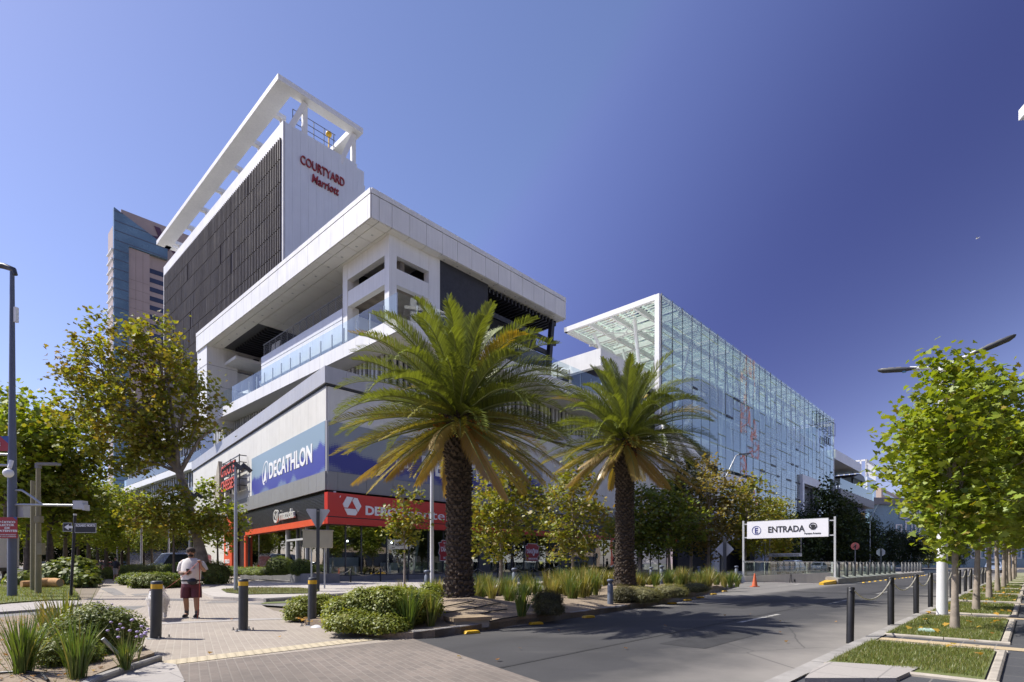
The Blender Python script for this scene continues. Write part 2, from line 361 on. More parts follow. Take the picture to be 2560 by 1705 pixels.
# ---- ground materials
def asphalt(name):
    m, t, o = nodes(name); co = coords(t, -TH)                  # x along the road, y across it
    fine = noise(t, co, 180, 2); mid = noise(t, co, 0.55, 5); big = noise(t, coords(t, -TH, (0.25, 1.0, 1)), 0.45, 4)
    c = ramp(t, mid, [(0.25, (0.030, 0.030, 0.032)), (0.75, (0.050, 0.050, 0.053))])
    c = mix(t, ramp(t, fine, [(0.35, 0.0), (0.7, 0.35)]), c, (0.08, 0.078, 0.076))
    c = mix(t, ramp(t, big, [(0.52, 0.0), (0.70, 0.55)]), c, (0.115, 0.11, 0.103))
    # pale dust swept to the kerbs of the carriageway
    sp = N(t, 'ShaderNodeSeparateXYZ'); t.links.new(co, sp.inputs[0])
    # across coordinate of the right-hand kerb
    kr = (Vector((5.9, 9.25, 0))).dot(BV)
    d = math_(t, 'SUBTRACT', sp.outputs[1], kr)
    d = math_(t, 'ADD', d, math_(t, 'MULTIPLY', math_(t, 'SUBTRACT', mid, 0.5), 2.6))
    dust = ramp(t, math_(t, 'MULTIPLY', d, 0.25), [(0.02, 1.0), (0.5, 0.0)])
    d2 = math_(t, 'SUBTRACT', math_(t, 'ADD', 0.0, kr + 6.6), sp.outputs[1])
    d2 = math_(t, 'ADD', d2, math_(t, 'MULTIPLY', math_(t, 'SUBTRACT', mid, 0.5), 1.2))
    dust2 = ramp(t, math_(t, 'MULTIPLY', d2, 0.8), [(0.0, 0.75), (0.6, 0.0)])
    c = mix(t, math_(t, 'MULTIPLY', dust, 0.92), c, (0.25, 0.232, 0.208))
    c = mix(t, dust2, c, (0.22, 0.21, 0.195))
    trk = math_(t, 'ABSOLUTE', math_(t, 'SINE', math_(t, 'MULTIPLY', math_(t, 'SUBTRACT', sp.outputs[1], kr - .15), math.pi / 1.62)))
    c = mix(t, math_(t, 'MULTIPLY', ramp(t, trk, [(0.0, 1.0), (0.55, 0.0)]), math_(t, 'MULTIPLY', big, 0.45)), c, (0.024, 0.024, 0.025))
    cr = N(t, 'ShaderNodeTexVoronoi'); cr.feature = 'DISTANCE_TO_EDGE'; cr.voronoi_dimensions = '2D'; cr.inputs['Scale'].default_value = 0.22
    t.links.new(mix(t, 0.25, co, noise(t, co, 0.9, 4)), cr.inputs['Vector'])
    crack = ramp(t, cr.outputs['Distance'], [(0.0, 1.0), (0.0035, 0.0)])
    c = mix(t, math_(t, 'MULTIPLY', crack, 0.7), c, (0.03, 0.03, 0.03))
    sm = noise(t, coords(t, -TH, (0.5, 3.0, 1)), 1.3, 6, 0.7)
    c = mix(t, ramp(t, sm, [(0.58, 0.0), (0.78, 0.30)]), c, (0.035, 0.035, 0.036))
    bsdf(t, o, c, ramp(t, mid, [(0.2, 0.72), (0.8, 0.9)]), 0, bump(t, fine, 0.35, 0.006)); return m
MT['asphalt'] = asphalt('asphalt')

def pavers(name, c1, c2, mortar, rot, bw, bh, stain, stainc, msize=0.009, soff=0.5):
    m, t, o = nodes(name); co = coords(t, rot)
    br = N(t, 'ShaderNodeTexBrick'); t.links.new(co, br.inputs['Vector']); br.offset = soff
    br.inputs['Scale'].default_value = 1.0; br.inputs['Brick Width'].default_value = bw; br.inputs['Row Height'].default_value = bh
    br.inputs['Mortar Size'].default_value = msize; br.inputs['Mortar Smooth'].default_value = 0.2; br.inputs['Bias'].default_value = 0.0
    br.inputs['Color1'].default_value = (*c1, 1); br.inputs['Color2'].default_value = (*c2, 1); br.inputs['Mortar'].default_value = (*mortar, 1)
    big = noise(t, co, 0.35, 6, 0.65); fine = noise(t, co, 35, 3)
    c = mix(t, ramp(t, big, [(0.40, 0.0), (0.68, stain)]), br.outputs[0], stainc)
    c = mix(t, ramp(t, fine, [(0.3, 0.0), (0.75, 0.3)]), c, [q * 0.6 for q in c2])
    spots = noise(t, co, 2.4, 6, 0.75)
    c = mix(t, ramp(t, spots, [(0.60, 0.0), (0.72, 0.35)]), c, [q * 0.55 for q in c2])
    hgt = math_(t, 'SUBTRACT', 1.0, br.outputs['Fac'])
    bsdf(t, o, c, 0.85, 0, bump(t, mix(t, 0.3, hgt, fine), 0.5, 0.008)); return m
PR = -math.atan2(-3.6, 2.1)
MT['paver'] = pavers('paver', (0.365, 0.315, 0.258), (0.315, 0.268, 0.222), (0.41, 0.365, 0.30), PR, 0.22, 0.11, 0.55, (0.25, 0.22, 0.19))
MT['paver_road'] = pavers('paver_road', (0.235, 0.195, 0.163), (0.18, 0.152, 0.13), (0.265, 0.235, 0.20), PR, 0.22, 0.11, 0.75, (0.105, 0.09, 0.077), 0.009)
MT['slab_walk'] = pavers('slab_walk', (0.47, 0.435, 0.39), (0.42, 0.385, 0.345), (0.27, 0.25, 0.23), -TH, 0.9, 0.6, 0.4, (0.29, 0.265, 0.235))
MT['slab_grey'] = pavers('slab_grey', (0.068, 0.070, 0.078), (0.054, 0.056, 0.063), (0.17, 0.163, 0.152), -TH, 0.8, 0.4, 0.4, (0.095, 0.094, 0.093), 0.010)
MT['patch_grey'] = pavers('patch_grey', (0.21, 0.20, 0.19), (0.18, 0.17, 0.165), (0.26, 0.24, 0.21), PR, 0.26, 0.13, 0.4, (0.27, 0.25, 0.22))
MT['slab_pale'] = pavers('slab_pale', (0.40, 0.37, 0.34), (0.35, 0.325, 0.30), (0.24, 0.225, 0.21), -TH, 0.6, 0.6, 0.3, (0.28, 0.26, 0.24))
def tactile(name, c1, c2, rot):
    m, t, o = nodes(name); co = coords(t, rot, (8, 8, 8))
    sp = N(t, 'ShaderNodeSeparateXYZ'); t.links.new(co, sp.inputs[0])
    fx = math_(t, 'ABSOLUTE', math_(t, 'SUBTRACT', math_(t, 'FRACT', sp.outputs[0]), 0.5)); fy = math_(t, 'ABSOLUTE', math_(t, 'SUBTRACT', math_(t, 'FRACT', sp.outputs[1]), 0.5))
    r = math_(t, 'SQRT', math_(t, 'ADD', math_(t, 'MULTIPLY', fx, fx), math_(t, 'MULTIPLY', fy, fy)))
    stud = ramp(t, r, [(0.26, 1.0), (0.40, 0.0)])
    n = noise(t, co, 0.25, 5)
    c = mix(t, stud, ramp(t, n, [(0.3, c2), (0.7, [q * 1.15 for q in c2])]), c1)
    bsdf(t, o, c, 0.8, 0, bump(t, stud, 0.9, 0.012)); return m
MT['tactile'] = tactile('tactile', (0.50, 0.43, 0.30), (0.40, 0.34, 0.235), PR)
MT['tile_ochre'] = pavers('tile_ochre', (0.52, 0.41, 0.25), (0.46, 0.36, 0.22), (0.36, 0.31, 0.24), -TH, 0.4, 0.4, 0.3, (0.40, 0.34, 0.25), 0.012)
def soil(name, a, b, c3):
    m, t, o = nodes(name); co = coords(t)
    n1 = noise(t, co, 0.8, 6, 0.7); n2 = noise(t, co, 22, 4)
    c = ramp(t, n1, [(0.3, a), (0.7, b)]); c = mix(t, ramp(t, n2, [(0.45, 0.0), (0.75, 0.6)]), c, c3)
    bsdf(t, o, c, 0.95, 0, bump(t, mix(t, 0.5, n1, n2), 0.7, 0.05)); return m
MT['soil'] = soil('soil', (0.215, 0.165, 0.115), (0.315, 0.252, 0.182), (0.15, 0.112, 0.078))
MT['earth'] = soil('earth', (0.17, 0.14, 0.10), (0.24, 0.20, 0.15), (0.13, 0.11, 0.08))
MT['lawn'] = soil('lawn', (0.085, 0.11, 0.028), (0.125, 0.15, 0.040), (0.17, 0.16, 0.07))
def worn(name, col, thr):
    m, t, o = nodes(name); co = coords(t); n = noise(t, co, 3.2, 7, 0.75)
    b = N(t, 'ShaderNodeBsdfDiffuse'); b.inputs[0].default_value = (*col, 1); tr = N(t, 'ShaderNodeBsdfTransparent')
    mx = N(t, 'ShaderNodeMixShader'); t.links.new(ramp(t, n, [(thr - 0.12, 0.0), (thr + 0.12, 1.0)]), mx.inputs[0])
    t.links.new(tr.outputs[0], mx.inputs[1]); t.links.new(b.outputs[0], mx.inputs[2]); t.links.new(mx.outputs[0], o.inputs[0]); return m
MT['road_paint'] = worn('road_paint', (0.52, 0.51, 0.48), 0.50)
# ================================================================ GROUND
RAMP = (21.0, 56.0, -24.0, -18.9)                # s0,s1,t0,t1 of the sunken garage ramp
def sheet(name, poly, mat, off, kind='structure', cut=True, step=2.0, hfun=None, parent=None, z_side=0.0):
    bm = bmesh.new(); vs = [bm.verts.new((p[0], p[1], 0)) for p in poly]; f = bm.faces.new(vs)
    if f.normal.z < 0: f.normal_flip()
    bmesh.ops.triangulate(bm, faces=bm.faces[:])
    xs = [p[0] for p in poly]; ys = [p[1] for p in poly]
    def sl(co, no):
        bmesh.ops.bisect_plane(bm, geom=bm.verts[:] + bm.edges[:] + bm.faces[:], plane_co=co, plane_no=no, dist=1e-5)
    x = math.floor(min(xs) / step) * step
    while x < max(xs): x += step; sl((x, 0, 0), (1, 0, 0))
    y = math.floor(min(ys) / step) * step
    while y < max(ys): y += step; sl((0, y, 0), (0, 1, 0))
    if cut:
        s0, s1, t0, t1 = RAMP
        for c, n in ((ML(s0, 0), AV), (ML(s1, 0), AV), (ML(0, t0), BV), (ML(0, t1), BV)): sl(c, n)
        dl = []
        for f in bm.faces:
            s, t = st(f.calc_center_median())
            if s0 < s < s1 and t0 < t < t1: dl.append(f)
        if dl: bmesh.ops.delete(bm, geom=dl, context='FACES')
    bmesh.ops.recalc_face_normals(bm, faces=bm.faces[:])
    for f in bm.faces:
        if f.normal.z < 0: f.normal_flip()
    H = hfun or (lambda x, y: 0.0)
    if z_side > 0:
        be = [e for e in bm.edges if len(e.link_faces) == 1]
        r = bmesh.ops.extrude_edge_only(bm, edges=be)
        nv = [g for g in r['geom'] if isinstance(g, bmesh.types.BMVert)]
        low = set(nv)
    else: low = set()
    for v in bm.verts: v.co.z = G(v.co.x, v.co.y) + off + H(v.co.x, v.co.y) - (z_side if v in low else 0)
    me = bpy.data.meshes.new(name); bm.to_mesh(me); bm.free()
    o = link_mesh(name, me, mat, parent); 
    if kind: o['kind'] = kind
    return o
def strip(pts, wl, wr):
    """ribbon polygon round a polyline: wl to its left, wr to its right"""
    pts = [Vector((p[0], p[1], 0)) for p in pts]; L = []; Rr = []
    for i, p in enumerate(pts):
        d = (pts[min(i + 1, len(pts) - 1)] - pts[max(i - 1, 0)]).normalized(); n = Vector((-d.y, d.x, 0))
        L.append(p + n * wl); Rr.append(p - n * wr)
    return L + Rr[::-1]
# base earth, cut into near cells and a far skirt
sheet('ground', [(-60, -14), (70, -14), (190, 200), (-190, 200)], MT['earth'], -0.06, step=6.0)
mb = MB(); zf = G(0, 300) - 0.09
for (x0, y0, x1, y1) in ((-1500, 195, 1500, 2600), (-1500, -600, -150, 195), (150, -600, 1500, 195), (-150, -600, 150, -13.5)):
    mb.add([(x0, y0, zf - (0.12 if y0 < 0 else 0)), (x1, y0, zf - (0.12 if y0 < 0 else 0)), (x1, y1, zf), (x0, y1, zf)], [(0, 1, 2, 3)])
tag(mb.build('terrain', MT['earth']), kind='structure')

KL = [gp(950, 1469), gp(1000, 1466), gp(1060, 1457), gp(1130, 1447), gp(1240, 1432), gp(1380, 1412), gp(1480, 1395), gp(1540, 1385), gp(1600, 1372), gp(1690, 1350)]
RK0 = Vector((5.9, 9.25, 0))                     # right-hand kerb line passes here along AV
def rk(along, across=0.0): return RK0 + AV * along - BV * across
E0, E1 = gp(950, 1469), gp(1240, 1568)           # edge between paving blocks and asphalt
ed = (E1 - E0).normalized()
# main carriageway
road = [E0 + ed * 6.2] + [E0] + KL[1:] + [ML(21, -18.9), ML(56, -18.9), ML(170, -18.9), rk(150), rk(-4.6)]
sheet('road', [(p[0], p[1]) for p in road], MT['asphalt'], 0.0)
# paved raised crossing and plaza
sheet('plaza', [(p[0], p[1]) for p in [gp(405, 1530), E0 + Vector((0, 0, 0)), (-4.2, 12.2), (-5.3, 14.0), (-6.7, 15.6), (-7.9, 17.5), (-8.6, 20.0), (-12, 36), (-13, 40), (-70, 110), (-78, 108), (-16.2, 21.5), (-14.5, 17.4), (-11.4, 14.6), (-9.6, 12.6), gp(235, 1425), gp(300, 1470), gp(360, 1518)]],
      MT['paver'], 0.002)
sheet('crossing', [(p[0], p[1]) for p in [gp(405, 1530), E0, E0 + ed * 6.2, E0 + ed * 6.2 + Vector((.5, -2.5, 0)), Vector((0, -9, 0)), Vector((-9, -6, 0)), gp(230, 1640)]], MT['paver_road'], 0.006)
tp = [(423, 1664), (401, 1654), (946.5, 1590), (993, 1594)]
sheet('tactile_strip', [tuple(gp(u / K, v / K))[:2] for u, v in tp], MT['tactile'], 0.009, step=3.0)
tp2 = [gp(345, 1437), gp(345, 1433), gp(560, 1423), gp(700, 1420), gp(700, 1423), gp(560, 1427)]
sheet('tactile_strip', [tuple(p)[:2] for p in tp2], MT['slab_pale'], 0.008, step=3.0)
# slip lane, cut in two by the paved crossing
LANE_L = [(-60, -4), (-26, 8.2), (-17, 12.4), (-13.2, 14.2), (-10.6, 15.2)]
sheet('slip_lane', [(p.x, p.y) for p in strip(LANE_L, 2.3, 2.3)], MT['asphalt'], 0.004)
LANE_R = [(-6.9, 17.0), (-5.6, 19.2), (-3.4, 23.3), (-0.4, 27.2)] + [tuple(ML(s, -14.6))[:2] for s in (6, 20, 60, 120, 170)]
sheet('slip_lane', [(p.x, p.y) for p in strip(LANE_R, 2.3, 2.3)], MT['asphalt'], 0.004)
# mall forecourt, raised on a kerb
fc = [(-8.3, 19.0), (-7.4, 20.6), (-5.5, 24.6), (-2.6, 28.6)] + [tuple(ML(s, -12.2))[:2] for s in (6, 20, 60, 165)] + [tuple(ML(165, 0.6))[:2], tuple(ML(0.6, 0.6))[:2], (-14.6, 40.0), (-18.5, 41), (-16.0, 31), (-14.2, 25), (-11.0, 20.4)]
sheet('pavement', fc, MT['slab_walk'], 0.10, z_side=0.16)
# planted median island
def mound(x, y):
    h = 0.0
    for cx, cy, r, a in ((-1.3, 13.6, 2.4, 0.44), (4.2, 20.7, 3.1, 0.40), (0.9, 17.3, 2.4, 0.22), (8, 26, 3.2, .25), (-2.9, 12.2, 1.3, 0.08)):
        h += a * math.exp(-((x - cx) ** 2 + (y - cy) ** 2) / (r * r) * 1.6)
    return h + 0.035 * math.sin(2.3 * x + 1.7 * y) * math.sin(1.9 * x - 2.1 * y)
isl = [p for p in KL] + [ML(20.6, -18.6), ML(20.3, -17.4), ML(6, -17.3), Vector((1.2, 25.4, 0)), Vector((-1.2, 22.4, 0)), Vector((-3.0, 19.0, 0)), Vector((-4.4, 15.8, 0)), Vector((-4.6, 13.6, 0)), gp(700, 1437), gp(790, 1452), gp(890, 1468)]
sheet('island_soil', [(p[0], p[1]) for p in isl], MT['soil'], 0.10, step=0.5, hfun=mound, z_side=0.2)
def GI(x, y): return G(x, y) + 0.10 + mound(x, y)
def gpi(u, v):
    a, c = dirv(u, v); y = 14.0
    for _ in range(40): y = 0.5 * y + 0.5 * (CZ - GI(a * y, y)) / max(-c, 1e-4)
    return Vector((a * y, y, GI(a * y, y)))
# kerbs: blocks along a line
def kerb(name, pts, wdt, h, mat, blk=1.0, base=-0.05):
    mb = MB(); r2 = random.Random(len(pts) + 3)
    for p, q in zip(pts, pts[1:]):
        p = Vector((p[0], p[1], 0)); q = Vector((q[0], q[1], 0)); L = (q - p).length; n = max(1, round(L / blk)); d = (q - p) / n
        nn = Vector((-d.y, d.x, 0)).normalized()
        for i in range(n):
            a = p + d * i; b = p + d * (i + 1) - d.normalized() * 0.012
            za = G(a.x, a.y); zb = G(b.x, b.y); dz = r2.uniform(-.006, .006); ch = 0.02
            prof = [(0, base), (0, h - ch), (ch, h), (wdt - ch, h), (wdt, h - ch), (wdt, base)]
            A = [a + nn * x + Vector((0, 0, za + z + dz)) for x, z in prof]; Bq = [b + nn * x + Vector((0, 0, zb + z + dz)) for x, z in prof]
            m = len(prof); mb.add(A + Bq, [tuple(range(m - 1, -1, -1)), tuple(range(m, 2 * m))] + [(k, (k + 1) % m, m + (k + 1) % m, m + k) for k in range(m)])
    o = mb.build(name, mat); o['kind'] = 'structure'; return o
kerb('kerb', KL, 0.14, 0.15, MT['kerb'], 0.9)
kerb('kerb', [(-8.4, 18.9), (-7.5, 20.5), (-5.6, 24.5), (-2.7, 28.5)] + [tuple(ML(s, -12.3))[:2] for s in (6, 20, 60, 160)], 0.15, 0.13, MT['kerb'], 1.0)
kerb('kerb', [rk(a) for a in (-9, -2.2, 0.5, 5, 12, 30, 80, 150)], -0.16, 0.13, MT['kerb'], 0.9)
# left verge: kerbed grass with a narrow concrete apron
vg = [gp(-60, 1400), gp(20, 1391), gp(110, 1384), gp(176, 1383), gp(181, 1374), gp(166, 1350), gp(158, 1338), Vector((-60, 74, 0)), Vector((-63.5, 74, 0)), gp(62, 1339), gp(24, 1351), gp(-70, 1371)]
sheet('verge', [(p[0], p[1]) for p in vg], MT['lawn'], 0.09, z_side=0.12)
ap = [gp(-60, 1417), gp(60, 1408), gp(140, 1402), gp(190, 1392), gp(178, 1385), gp(110, 1386), gp(20, 1393), gp(-60, 1402)]
sheet('apron', [(p[0], p[1]) for p in ap], MT['slab_pale'], 0.07, z_side=0.12)
# far-left avenue where the truck stands
sheet('avenue', [tuple(gp(-90, 1373))[:2], tuple(gp(24, 1351.5))[:2], tuple(gp(62, 1339.5))[:2], (-64, 74), (-150, 190), (-175, 186), (-100, 80), (-60, 40)], MT['asphalt'], 0.006)
# near-left planting bed and its concrete apron
bed = [gp(355, 1522), gp(318, 1488), gp(268, 1452), gp(225, 1428), gp(150, 1424), gp(60, 1424), gp(-60, 1440), gp(-300, 1540), gp(-200, 1700), gp(140, 1620), gp(215, 1568)]
def bmound(x, y): return 0.05 * math.sin(1.7 * x) * math.sin(1.3 * y + 1) + 0.03
sheet('bed_soil', [(p[0], p[1]) for p in bed], MT['soil'], 0.06, step=0.6, hfun=bmound, z_side=0.12)
def gpb(u, v): p = gp(u, v, 0.09); return p
sheet('apron', [(p[0], p[1]) for p in [gp(405, 1529), gp(340, 1522), gp(205, 1572), gp(100, 1640), gp(330, 1640), gp(425, 1568)]], MT['slab_pale'], 0.016)
kerb('kerb', [gp(352, 1521), gp(280, 1545), gp(210, 1570), gp(120, 1625)], 0.12, 0.09, MT['kerb'], 0.8)
# grass strip and patches in front of the mall
gs = [gp(508, 1361), gp(520, 1368), gp(560, 1373), gp(722, 1370), gp(735, 1362), gp(690, 1357), gp(560, 1356)]
sheet('lawn', [(p[0], p[1]) for p in gs], MT['lawn'], 0.13)
gs2 = [gp(598, 1389), gp(610, 1385), gp(690, 1381), gp(690, 1386)]
sheet('lawn', [(p[0], p[1]) for p in gs2], MT['lawn'], 0.014)
# right-hand pavement: lawn cells, cross paths, slate walk
sheet('pavement', [tuple(rk(a, c))[:2] for a, c in ((-12, .15), (140, .15), (140, 7.5), (-12, 7.5))], MT['slab_grey'], 0.105)
PITCH = 5.8
for i in range(-1, 14):
    a0, a1 = i * PITCH + 0.75, (i + 1) * PITCH - 0.45
    if i == -1: a0, a1 = -3.1, -0.45
    sheet('lawn', [tuple(rk(a, c))[:2] for a, c in ((a0, .16), (a1, .16), (a1, 1.66), (a0, 1.66))], MT['lawn'], 0.135)
    kerb('edging', [rk(a0 - .02, 1.78), rk(a1, 1.78)], 0.10, 0.155, MT['stone'], 1.0)
    kerb('edging', [rk(a0 - .07, .16), rk(a0 - .07, 1.8)], 0.07, 0.145, MT['stone'], 0.8)
    kerb('edging', [rk(a1, .16), rk(a1, 1.8)], 0.07, 0.145, MT['stone'], 0.8)
    b0, b1 = i * PITCH + 5.8 - 0.05, i * PITCH + 5.8 + 0.32
    sheet('tile_path', [tuple(rk(a, c))[:2] for a, c in ((b0, .17), (b1, .17), (b1, 7.4), (b0, 7.4))], MT['tile_ochre'], 0.112)
sheet('slab', [tuple(p)[:2] for p in (gp(1870, 1566), gp(1905, 1548), gp(2115, 1562), gp(2060, 1590), gp(1850, 1590))], MT['slab_pale'], 0.148, z_side=0.08)
sheet('tile_path', [tuple(rk(a, c))[:2] for a, c in ((-10, 3.1), (100, 3.1), (100, 3.5), (-10, 3.5))], MT['slab_pale'], 0.111)
# lane dashes along the carriageway
mk = []
for i in range(0, 12):
    s = -5.35 + 7.65 * i; c0, c1 = onG(s, -28.55), onG(s + 2.7, -28.55)
    sheet('lane_marking', [tuple(p)[:2] for p in (c0 - BV * .06, c1 - BV * .06, c1 + BV * .06, c0 + BV * .06)], MT['road_paint'], 0.006, step=4)
for s in (15.2, 17.8):
    for t in (-20.4, -22.9):
        c0, c1 = onG(s, t), onG(s + 1.6, t)
        sheet('lane_marking', [tuple(p)[:2] for p in (c0 - BV * .06, c1 - BV * .06, c1 + BV * .06, c0 + BV * .06)], MT['road_paint'], 0.006, step=4)
# trench patches and a sealed joint in the asphalt
MT['asphalt_patch'] = paint('asphalt_patch', (.034, .034, .036), .85, 0, .3, 2.5, .4, 60)
for (s0_, s1_, t0_, t1_) in ((-9.5, -6.8, -29.6, -28.8), (-1.5, 3.2, -27.2, -26.4), (9.0, 10.1, -31.0, -25.2), (17.5, 21.5, -28.2, -27.3)):
    sheet('road_patch', [tuple(ML(s, t))[:2] for s, t in ((s0_, t0_), (s1_, t0_), (s1_, t1_), (s0_, t1_))], MT['asphalt_patch'], 0.004)
sheet('road_seam', [tuple(ML(s, t))[:2] for s, t in ((-14, -28.35), (60, -28.10), (60, -28.04), (-14, -28.29))], MT['asphalt_patch'], 0.005)
# repair patches of darker block in the walkway
for q in ([(228, 1352), (262, 1352), (290, 1368), (262, 1369)], [(300, 1366), (340, 1364), (345, 1368), (310, 1370)], [(378, 1376), (420, 1376), (424, 1382), (376, 1381)], [(487, 1382), (545, 1381), (545, 1386), (470, 1387)]):
    sheet('patch', [tuple(gp(*p))[:2] for p in q], MT['patch_grey'], 0.008)
# the sunken ramp itself
s0, s1, t0, t1 = RAMP
mb = MB(); A0 = onG(s0, t0); n = 12
for i in range(n):
    u0, u1 = i / n, (i + 1) / n
    f = lambda u: -4.2 * (u * u * (3 - 2 * u)) * 1.0
    P = []
    for u in (u0, u1):
        for t in (t0, t1):
            p = onG(s0 + (s1 - s0) * u, t); p.z += f(u) + 0.0; P.append(p)
    mb.add(P, [(0, 2, 3, 1)])
tag(mb.build('ramp', MT['slab_pale']), kind='structure')
# ================================================================ BUILDINGS
def panels(mb, o, d, nrm, L, z0, z1, seams, gap=0.03, th=0.05):
    """cladding boards along direction d from o, leaving open joints"""
    o = Vector(o); d = Vector(d).normalized(); nrm = Vector(nrm).normalized()
    S = [0.0] + [s for s in seams if 0.05 < s < L - 0.05] + [L]
    for a, b in zip(S, S[1:]):
        mb.obox(o + d * (a + b) / 2 + nrm * th / 2 + Vector((0, 0, (z0 + z1) / 2)), d * ((b - a) / 2 - gap / 2), nrm * th / 2, Vector((0, 0, (z1 - z0) / 2)))
def every(first, step, L):
    r = []; x = first
    while x < L: r.append(x); x += step
    return r
X, Y, Z = Vector((1, 0, 0)), Vector((0, 1, 0)), Vector((0, 0, 1))
mall = thing('shopping_mall', 'white and grey shopping mall with stacked terraces and a big overhanging roof slab', 'mall', C0, TH)
E = Vector((0.123, 0.992, 0)).normalized()         # the lower storey's left wall is skewed to the grid
EN = Vector((-E.y, E.x, 0)) * 1.0                   # outward (to the left/front)
def LE(k, off=0.0, z=0.0): return E * k + EN * off + Z * z
WL, WR = 44.0, 52.0
# --- lower storey core
def poly_block(mb, pts, z0, z1): mb.prism([(p.x, p.y) for p in pts], (0, 0, z0), X, Y, Z, z1 - z0)
mb = MB(); poly_block(mb, [LE(0.0) + Vector((.25, .25, 0)), LE(WL) + Vector((.3, 0, 0)), Vector((WR, WL, 0)), Vector((WR, .25, 0))], 6.2, 13.9); mb.build('core', MT['dark_wall'], mall)
mb = MB(); mb.box((-.13, -.13, 7.40), (.02, .03, 10.69)); mb.build('corner_trim', MT['cap_panel'], mall)
mb = MB()
panels(mb, LE(0, 0), E, EN, WL, 10.69, 12.92, every(1.6, 1.6, WL), 0.012, 0.10)
panels(mb, LE(17.2, 0), E, EN, WL - 17.2, 7.42, 10.69, every(1.6, 1.6, WL), 0.012, 0.10)
panels(mb, (0, 0, 0), X, -Y, WR, 10.69, 12.92, every(2.1, 2.1, WR), 0.012, 0.10)
panels(mb, (21.5, 0, 0), X, -Y, WR - 21.5, 6.2, 10.69, every(2.1, 2.1, WR), 0.012, 0.10)
panels(mb, LE(26.0, 0), E, EN, WL - 26, 0.1, 7.42, every(1.6, 1.6, WL), 0.012, 0.10)
mb.build('wall', MT['beige_wall'], mall)
mb = MB()
panels(mb, LE(-.25, .12), E, EN, WL + .3, 13.08, 14.16, every(.8, .8, WL), 0.008, 0.14)
panels(mb, Vector((-.25, -.12, 0)), X, -Y, WR + .5, 13.08, 14.16, every(1.45, 2.9, WR), 0.02, 0.14)
mb.build('parapet_cap', MT['cap_panel'], mall)
mb = MB(); mb.prism([(LE(-.2, .1).x, LE(-.2, .1).y), (LE(WL, .1).x, LE(WL, .1).y), (WR, WL), (WR, -.1)], (0, 0, 12.95), X, Y, Z, 0.11); mb.build('shadow_gap', MT['black'], mall)
mb = MB()
panels(mb, LE(-.1, .06), E, EN, 26.2, 6.19, 7.40, every(1.5, 1.5, WL), 0.015, 0.14)
panels(mb, Vector((-.12, -.06, 0)), X, -Y, WR + .1, 6.19, 7.40, every(.75, 2.15, WR), 0.02, 0.14)
mb.build('grey_band', MT['grey_panel'], mall)
# --- shopfronts
mb = MB()
for i in range(16):                                    # fine horizontal louvre boards above the side windows
    z = 4.45 + i * 0.1; mb.obox(LE(12.6, .02 + 0, z), E * 12.9, EN * .035, Z * .034)
for i in range(42):
    z = 0.2 + i * 0.1; mb.obox(LE(20.7, .02, z), E * 1.25, EN * .035, Z * .034)
mb.build('louvre_cladding', MT['black_louvre'], mall)
mb = MB(); mb.obox(LE(12.5, -.2, 5.3), E * 12.6, EN * .06, Z * .9); mb.obox(LE(20.9, -.2, 2.2), E * 1.8, EN * .06, Z * 2.2)
mb.box((0, .35, 6.0), (WR, .45, 6.4)); mb.obox(LE(12.6, -.3, 6.1), E * 12.6, EN * .2, Z * .09); mb.box((12.7, -.0, 4.42), (WR, .05, 6.19)); mb.build('backing', MT['black'], mall)
mb = MB(); mb.obox(LE(9.3, .16, 4.185), E * 9.5, EN * .12, Z * .215); mb.obox(LE(19.2, .12, 2.1), E * .22, EN * .10, Z * 1.86); mb.build('orange_frame', MT['orange'], mall)
mb = MB(); mb.box((12.7, -.30, 3.97), (48, -.02, 4.41)); mb.build('red_band', MT['red'], mall)
# glass, mullions, plinth on the long side
mbg = MB(); mbm = MB()
xs = [0.12, 1.35, 2.55, 4.6, 6.5, 8.3, 9.8, 12.1, 13.6, 16.0, 17.6, 19.2, 21.0, 22.8, 24.6, 26.4, 28.3, 30.2, 32.0, 34.0, 36.0, 38.0, 40.0, 42.0, 44.0, 46.0]
for a, b in zip(xs, xs[1:]): mbg.add([(a, .1, .65), (b, .1, .65), (b, .1, 3.97), (a, .1, 3.97)], [(0, 1, 2, 3)])
for a in xs: mbm.box((a - .03, .04, .65), (a + .03, .16, 3.97))
for a in (13.6, 24.6, 34.0): mbm.box((a, .02, .65), (a + 1.2, .2, 3.97))
mbm.box((0.1, .03, .58), (46, .2, .65))
ks = [0.15, 3.9, 5.9, 8.1, 18.9]
for a, b in zip(ks, ks[1:]): p, q = LE(a, -.08), LE(b, -.08); mbg.add([p + Z * .65, q + Z * .65, q + Z * 3.97, p + Z * 3.97], [(0, 3, 2, 1)])
for k in ks: mbm.obox(LE(k, -.06, 2.3), E * .05, EN * .07, Z * 1.66)
mbm.obox(LE(9.5, -.05, .6), E * 9.4, EN * .08, Z * .06)
mbg.build('shop_window', MT['shop_glass'], mall); mbm.build('mullions', MT['dark_grey'], mall)
mb = MB(); mb.obox(LE(6.0, -.02, 3.15), E * 2.15, EN * .09, Z * .07); mb.obox(LE(8.1, -.02, 2.3), E * .09, EN * .09, Z * 1.66); mb.obox(LE(5.9, -.02, 1.9), E * .07, EN * .08, Z * 1.25); mb.obox(LE(3.9, -.02, 2.3), E * .07, EN * .08, Z * 1.66); mb.build('door_frame', MT['light_grey'], mall)
mb = MB(); mb.box((-.02, -.02, -.2), (WR, .12, .58)); mb.build('plinth', MT['mid_grey'], mall)
